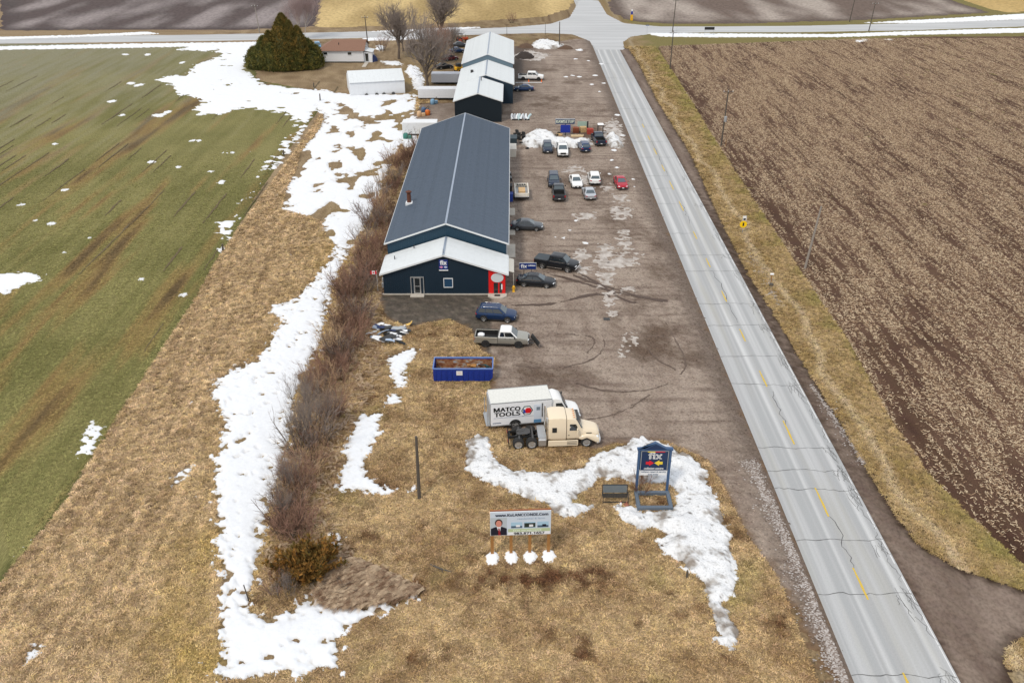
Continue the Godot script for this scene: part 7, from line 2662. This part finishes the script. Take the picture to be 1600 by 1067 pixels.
	for k in 40:
		var g := Geo.new()
		var a := Vector3(rng.randf_range(-1.1, 1.1), rng.randf_range(0.05, 0.5), rng.randf_range(-0.8, 0.8))
		var b := a + Vector3(rng.randf_range(-1, 1), rng.randf_range(-0.1, 0.35), rng.randf_range(-1, 1)).normalized() * rng.randf_range(0.6, 1.4)
		b.y = maxf(b.y, 0.03)
		g.tube([a, (a + b) * 0.5 + Vector3(0, 0.05, 0), b], [0.03, 0.022, 0.008], 4)
		part("branch", g.mesh(), twig if k % 2 else bark, o)


# ---------------------------------------------------------------- ground cover
func scatter(called: String, label: String, mesh: Mesh, m: Material, buf: PackedFloat32Array, count: int):
	var mm := MultiMesh.new()
	mm.transform_format = MultiMesh.TRANSFORM_3D
	mm.use_colors = true
	mm.mesh = mesh
	mm.instance_count = count
	mm.buffer = buf
	var o := MultiMeshInstance3D.new()
	o.name = called
	o.multimesh = mm
	o.material_override = m
	add_child(o)
	tag(o, label, "grass" if called != "corn_residue" else "straw", "", "stuff")


func put(buf: PackedFloat32Array, at: int, t: Transform3D, c: Color):
	var b := t.basis
	buf[at] = b.x.x; buf[at + 1] = b.y.x; buf[at + 2] = b.z.x; buf[at + 3] = t.origin.x
	buf[at + 4] = b.x.y; buf[at + 5] = b.y.y; buf[at + 6] = b.z.y; buf[at + 7] = t.origin.y
	buf[at + 8] = b.x.z; buf[at + 9] = b.y.z; buf[at + 10] = b.z.z; buf[at + 11] = t.origin.z
	buf[at + 12] = c.r; buf[at + 13] = c.g; buf[at + 14] = c.b; buf[at + 15] = 1.0


func tuft_mesh(n: int, l: float, w: float, rise: float, sd: int) -> ArrayMesh:
	rng.seed = sd
	var g := Geo.new()
	g.tint = Color.WHITE
	for k in n:
		var a := TAU * (k + rng.randf()) / n
		var d := Vector3(cos(a), 0, sin(a))
		var s := Vector3(-d.z, 0, d.x) * w * 0.5
		var q := d * l * 0.15 * rng.randf()
		var ll := l * rng.randf_range(0.6, 1.2)
		var m := q + d * ll * 0.5 + Vector3(0, rise * ll * 0.8, 0)
		var e := q + d * ll + Vector3(0, rise * ll * rng.randf_range(0.5, 1.0), 0)
		g.face([q - s, q + s, m + s * 0.8, m - s * 0.8], Vector3.UP)
		g.face([m - s * 0.8, m + s * 0.8, e], Vector3.UP)
	return g.mesh()


func blocked(p: Vector2, boxes: Array) -> bool:
	for b in boxes:
		if b[0].has_point(p) and Geometry2D.is_point_in_polygon(p, b[1]): return true
	return false


func make_cover():
	var boxes := []
	for q in [lot_outline, shoulder_outline] + snow_outlines:
		var r := Rect2(q[0], Vector2.ZERO)
		for p in q: r = r.expand(p)
		boxes.append([r, q])
	# lawn and rough grass
	var mesh := tuft_mesh(8, 0.27, 0.055, 0.5, 401)
	rng.seed = 402
	var n := 0
	var want := 190000
	var buf := PackedFloat32Array()
	buf.resize(want * 16)
	var tries := 0
	while n < want and tries < want * 4:
		tries += 1
		var zone := rng.randf()
		var x: float
		var z: float
		if zone < 0.5:
			z = -40.0 - pow(rng.randf(), 1.2) * 62.0
			x = rng.randf_range(-18.0, 20.0)
		elif zone < 0.86:
			z = -40.0 - pow(rng.randf(), 1.5) * 160.0
			x = rng.randf_range(-39.5, -16.0)
		else:
			z = -42.0 - pow(rng.randf(), 1.3) * 215.0
			x = rng.randf_range(29.8, 39.5)
		var p := Vector2(x, z)
		if x > -16.3 and x < 0.0 and z < -98.5: continue
		if Geometry2D.is_point_in_polygon(p, green_outline) or Geometry2D.is_point_in_polygon(p, corn_outline): continue
		if blocked(p, boxes): continue
		var c := lawn_colour(x, z)
		var k := pow(rng.randf(), 1.4) * 1.25 + 0.62
		if x > 28.0: k = 0.7 + rng.randf() * 0.6
		c = Color(c.r * k, c.g * k * rng.randf_range(0.94, 1.02), c.b * k * rng.randf_range(0.8, 1.05))
		var s := rng.randf_range(0.7, 1.5) * (1.0 + maxf(0.0, -z - 80.0) * 0.006)
		var t := Transform3D(Basis.from_euler(Vector3(rng.randf_range(-0.3, 0.3), rng.randf() * TAU, rng.randf_range(-0.3, 0.3))).scaled(Vector3(s, s * rng.randf_range(0.5, 1.1), s)), Vector3(x, 0.0, z))
		put(buf, n * 16, t, c)
		n += 1
	scatter("dry_grass", "tufts of dry matted grass on the lawn and verges", mesh, mats.tuft, buf.slice(0, n * 16), n)
	# corn stalks and husks on the stubble
	var g := Geo.new()
	g.tint = Color.WHITE
	g.prism([Vector3(-0.5, 0, -0.06), Vector3(0.5, 0, -0.04), Vector3(0.46, 0, 0.05), Vector3(-0.48, 0, 0.06)], Vector3(0.02, 0.05, 0))
	var chip := g.mesh()
	want = 330000
	buf = PackedFloat32Array()
	buf.resize(want * 16)
	n = 0
	tries = 0
	rng.seed = 403
	while n < want and tries < want * 4:
		tries += 1
		var z := -42.0 - pow(rng.randf(), 1.25) * 228.0
		var x := 36.5 + rng.randf() * 120.0
		var d := x - 37.5
		if x > -z * 0.68 + 8.0: continue
		var thick := 0.29 + ns(x, z, 0.25, 0.03) * 0.7 + ns(x + 50.0, z, 1.1, 0.12) * 1.0 + clampf((d - 3.0) / 9.0, 0.0, 0.3)
		if rng.randf() > thick: continue
		if not Geometry2D.is_point_in_polygon(Vector2(x, z), corn_outline): continue
		var l := rng.randf_range(0.1, 0.38)
		var wd := rng.randf_range(0.4, 1.15) * 0.5
		var c := A(218, 197, 167) if rng.randf() < 0.5 else A(164, 138, 112)
		c = c * rng.randf_range(0.7, 1.15)
		var t := Transform3D(Basis.from_euler(Vector3(rng.randf_range(-0.3, 0.3), rng.randf() * TAU, rng.randf_range(-0.35, 0.35))) * Basis.from_scale(Vector3(l, 0.6, wd)), Vector3(x, 0.06 + 0.04 * rng.randf(), z))
		put(buf, n * 16, t, c)
		n += 1
	scatter("corn_residue", "pale corn stalks and husks strewn over the brown stubble", chip, mats.tuft, buf.slice(0, n * 16), n)
	# young wheat on the near part of the green field
	mesh = tuft_mesh(6, 0.2, 0.04, 0.6, 404)
	want = 120000
	buf = PackedFloat32Array()
	buf.resize(want * 16)
	n = 0
	tries = 0
	rng.seed = 405
	while n < want and tries < want * 3:
		tries += 1
		var z := -48.0 - pow(rng.randf(), 1.3) * 110.0
		var x := -38.0 - rng.randf() * 50.0
		if x < z * 0.66 - 4.0: continue
		x = snappedf(x, 0.19) + rng.randf_range(-0.04, 0.04)
		if not Geometry2D.is_point_in_polygon(Vector2(x, z), green_outline): continue
		if blocked(Vector2(x, z), boxes): continue
		if rng.randf() > 1.25 + z / 130.0: continue
		var c := green_colour(x, z, 9.0) * (0.85 + pow(rng.randf(), 1.6) * 0.75)
		c.g *= rng.randf_range(0.98, 1.06)
		var s := rng.randf_range(0.6, 1.3)
		put(buf, n * 16, Transform3D(Basis(Vector3.UP, rng.randf() * TAU).scaled(Vector3(s, s * rng.randf_range(0.4, 1.0), s)), Vector3(x, 0.02, z)), c)
		n += 1
	scatter("wheat_sprouts", "low green wheat sprouts in drilled rows", mesh, mats.tuft, buf.slice(0, n * 16), n)
	# loose stones and clods on the packed yard
	g = Geo.new()
	g.tint = Color.WHITE
	g.lathe(Vector3.ZERO, Vector3.UP, [[-0.1, 0.3], [0.15, 0.5], [0.35, 0.3], [0.4, 0.01]], 6)
	var stone := g.mesh()
	want = 42000
	buf = PackedFloat32Array()
	buf.resize(want * 16)
	n = 0
	tries = 0
	rng.seed = 407
	while n < want and tries < want * 3:
		tries += 1
		var z := -44.0 - pow(rng.randf(), 1.2) * 150.0
		var x := rng.randf_range(-1.0, 22.3)
		if not Geometry2D.is_point_in_polygon(Vector2(x, z), lot_outline): continue
		var c := lot_colour(x, z, 5.0) * rng.randf_range(0.55, 1.5)
		var s := rng.randf_range(0.04, 0.13)
		put(buf, n * 16, Transform3D(Basis(Vector3.UP, rng.randf() * TAU).scaled(Vector3(s * 1.3, s * 0.6, s)), Vector3(x, 0.035, z)), c)
		n += 1
	scatter("yard_gravel", "loose stones and clods on the packed yard", stone, mats.tuft, buf.slice(0, n * 16), n)
	# gritty ice crumbs left along both shoulders
	want = 7000
	buf = PackedFloat32Array()
	buf.resize(want * 16)
	rng.seed = 408
	n = 0
	var runs := [[[1172, 720], [1200, 780], [1232, 850], [1268, 930], [1300, 1005], [1325, 1070]], [[1172, 398], [1195, 432], [1218, 478]], [[1268, 602], [1300, 648], [1340, 708], [1352, 724]]]
	while n < want:
		var ri := 0 if rng.randf() < 0.72 else 1 + rng.randi() % 2
		var run: Array = runs[ri]
		var t := rng.randf() * (run.size() - 1)
		var i := int(t)
		var a := P(run[i][0], run[i][1])
		var b := P(run[i + 1][0], run[i + 1][1])
		var p := a.lerp(b, t - i) + Vector3(rng.randfn() * (0.24 if ri == 0 else 0.12), 0, rng.randfn() * 0.2)
		if p.x > 22.2 and p.x < 29.9: p.x = 22.1 - rng.randf() if ri == 0 else 30.0 + rng.randf() * 0.3
		if ns(p.x, p.z, 0.5, 0.25) + rng.randfn() * 0.22 < -0.12:
			p.x += rng.randfn() * 0.5
			if p.x > 22.2 and p.x < 29.9: continue
		var c := wide(A(196, 190, 186), A(128, 114, 104), rng.randf() * 1.2)
		var s := rng.randf_range(0.05, 0.15)
		put(buf, n * 16, Transform3D(Basis(Vector3.UP, rng.randf() * TAU).scaled(Vector3(s * 1.4, s * 0.35, s)), Vector3(p.x, 0.035, p.z)), c)
		n += 1
	scatter("ice_grit", "pale gritty ice crumbs along the road shoulders", stone, mats.tuft, buf, n)
	# tall dead grass combed over beside the cedar and under the hedge
	g = Geo.new()
	g.tint = Color.WHITE
	for k in 3:
		var x := (k - 1) * 0.07
		var z := k * 0.03
		g.face([Vector3(x - 0.022, 0, z), Vector3(x + 0.022, 0, z), Vector3(x + 0.02, 0.34, z + 0.22), Vector3(x - 0.02, 0.34, z + 0.22)], Vector3(0, 1, -0.5))
		g.face([Vector3(x - 0.02, 0.34, z + 0.22), Vector3(x + 0.02, 0.34, z + 0.22), Vector3(x + 0.015, 0.42, z + 0.62), Vector3(x - 0.015, 0.42, z + 0.62)], Vector3(0, 1, -0.2))
		g.face([Vector3(x - 0.015, 0.42, z + 0.62), Vector3(x + 0.015, 0.42, z + 0.62), Vector3(x + 0.03, 0.3, z + 0.95)], Vector3(0, 1, 0.2))
	var reed := g.mesh()
	want = 6500
	buf = PackedFloat32Array()
	buf.resize(want * 16)
	n = 0
	tries = 0
	rng.seed = 406
	var fan := poly([[540, 866], [600, 888], [672, 922], [640, 936], [560, 948], [525, 948], [505, 930], [520, 890]])
	var fan_box := Rect2(fan[0], Vector2.ZERO)
	for p in fan: fan_box = fan_box.expand(p)
	var hedge: PackedVector2Array = bare[0]
	var hedge_box := Rect2(hedge[0], Vector2.ZERO)
	for p in hedge: hedge_box = hedge_box.expand(p)
	while n < want and tries < want * 14:
		tries += 1
		var in_fan := rng.randf() < 0.2
		var bx := fan_box if in_fan else hedge_box
		var p := bx.position + Vector2(rng.randf(), rng.randf()) * bx.size
		if not Geometry2D.is_point_in_polygon(p, fan if in_fan else hedge): continue
		var c := wide(A(212, 188, 158), A(124, 96, 76), pow(rng.randf(), 0.9) + ns(p.x, p.y, 0.5) * 0.5)
		var s := rng.randf_range(0.7, 1.25) * (1.0 if in_fan else 0.7)
		var turn := -0.75 + rng.randf_range(-0.3, 0.3) if in_fan else rng.randf() * TAU
		put(buf, n * 16, Transform3D(Basis.from_euler(Vector3(rng.randf_range(-0.25, 0.2), turn, 0)).scaled(Vector3(s * 1.3, s, s)), Vector3(p.x, 0.02, p.y)), c)
		n += 1
	scatter("dead_grass", "tall dead brown grass bent over beside the cedar and hedgerow", reed, mats.tuft, buf.slice(0, n * 16), n)
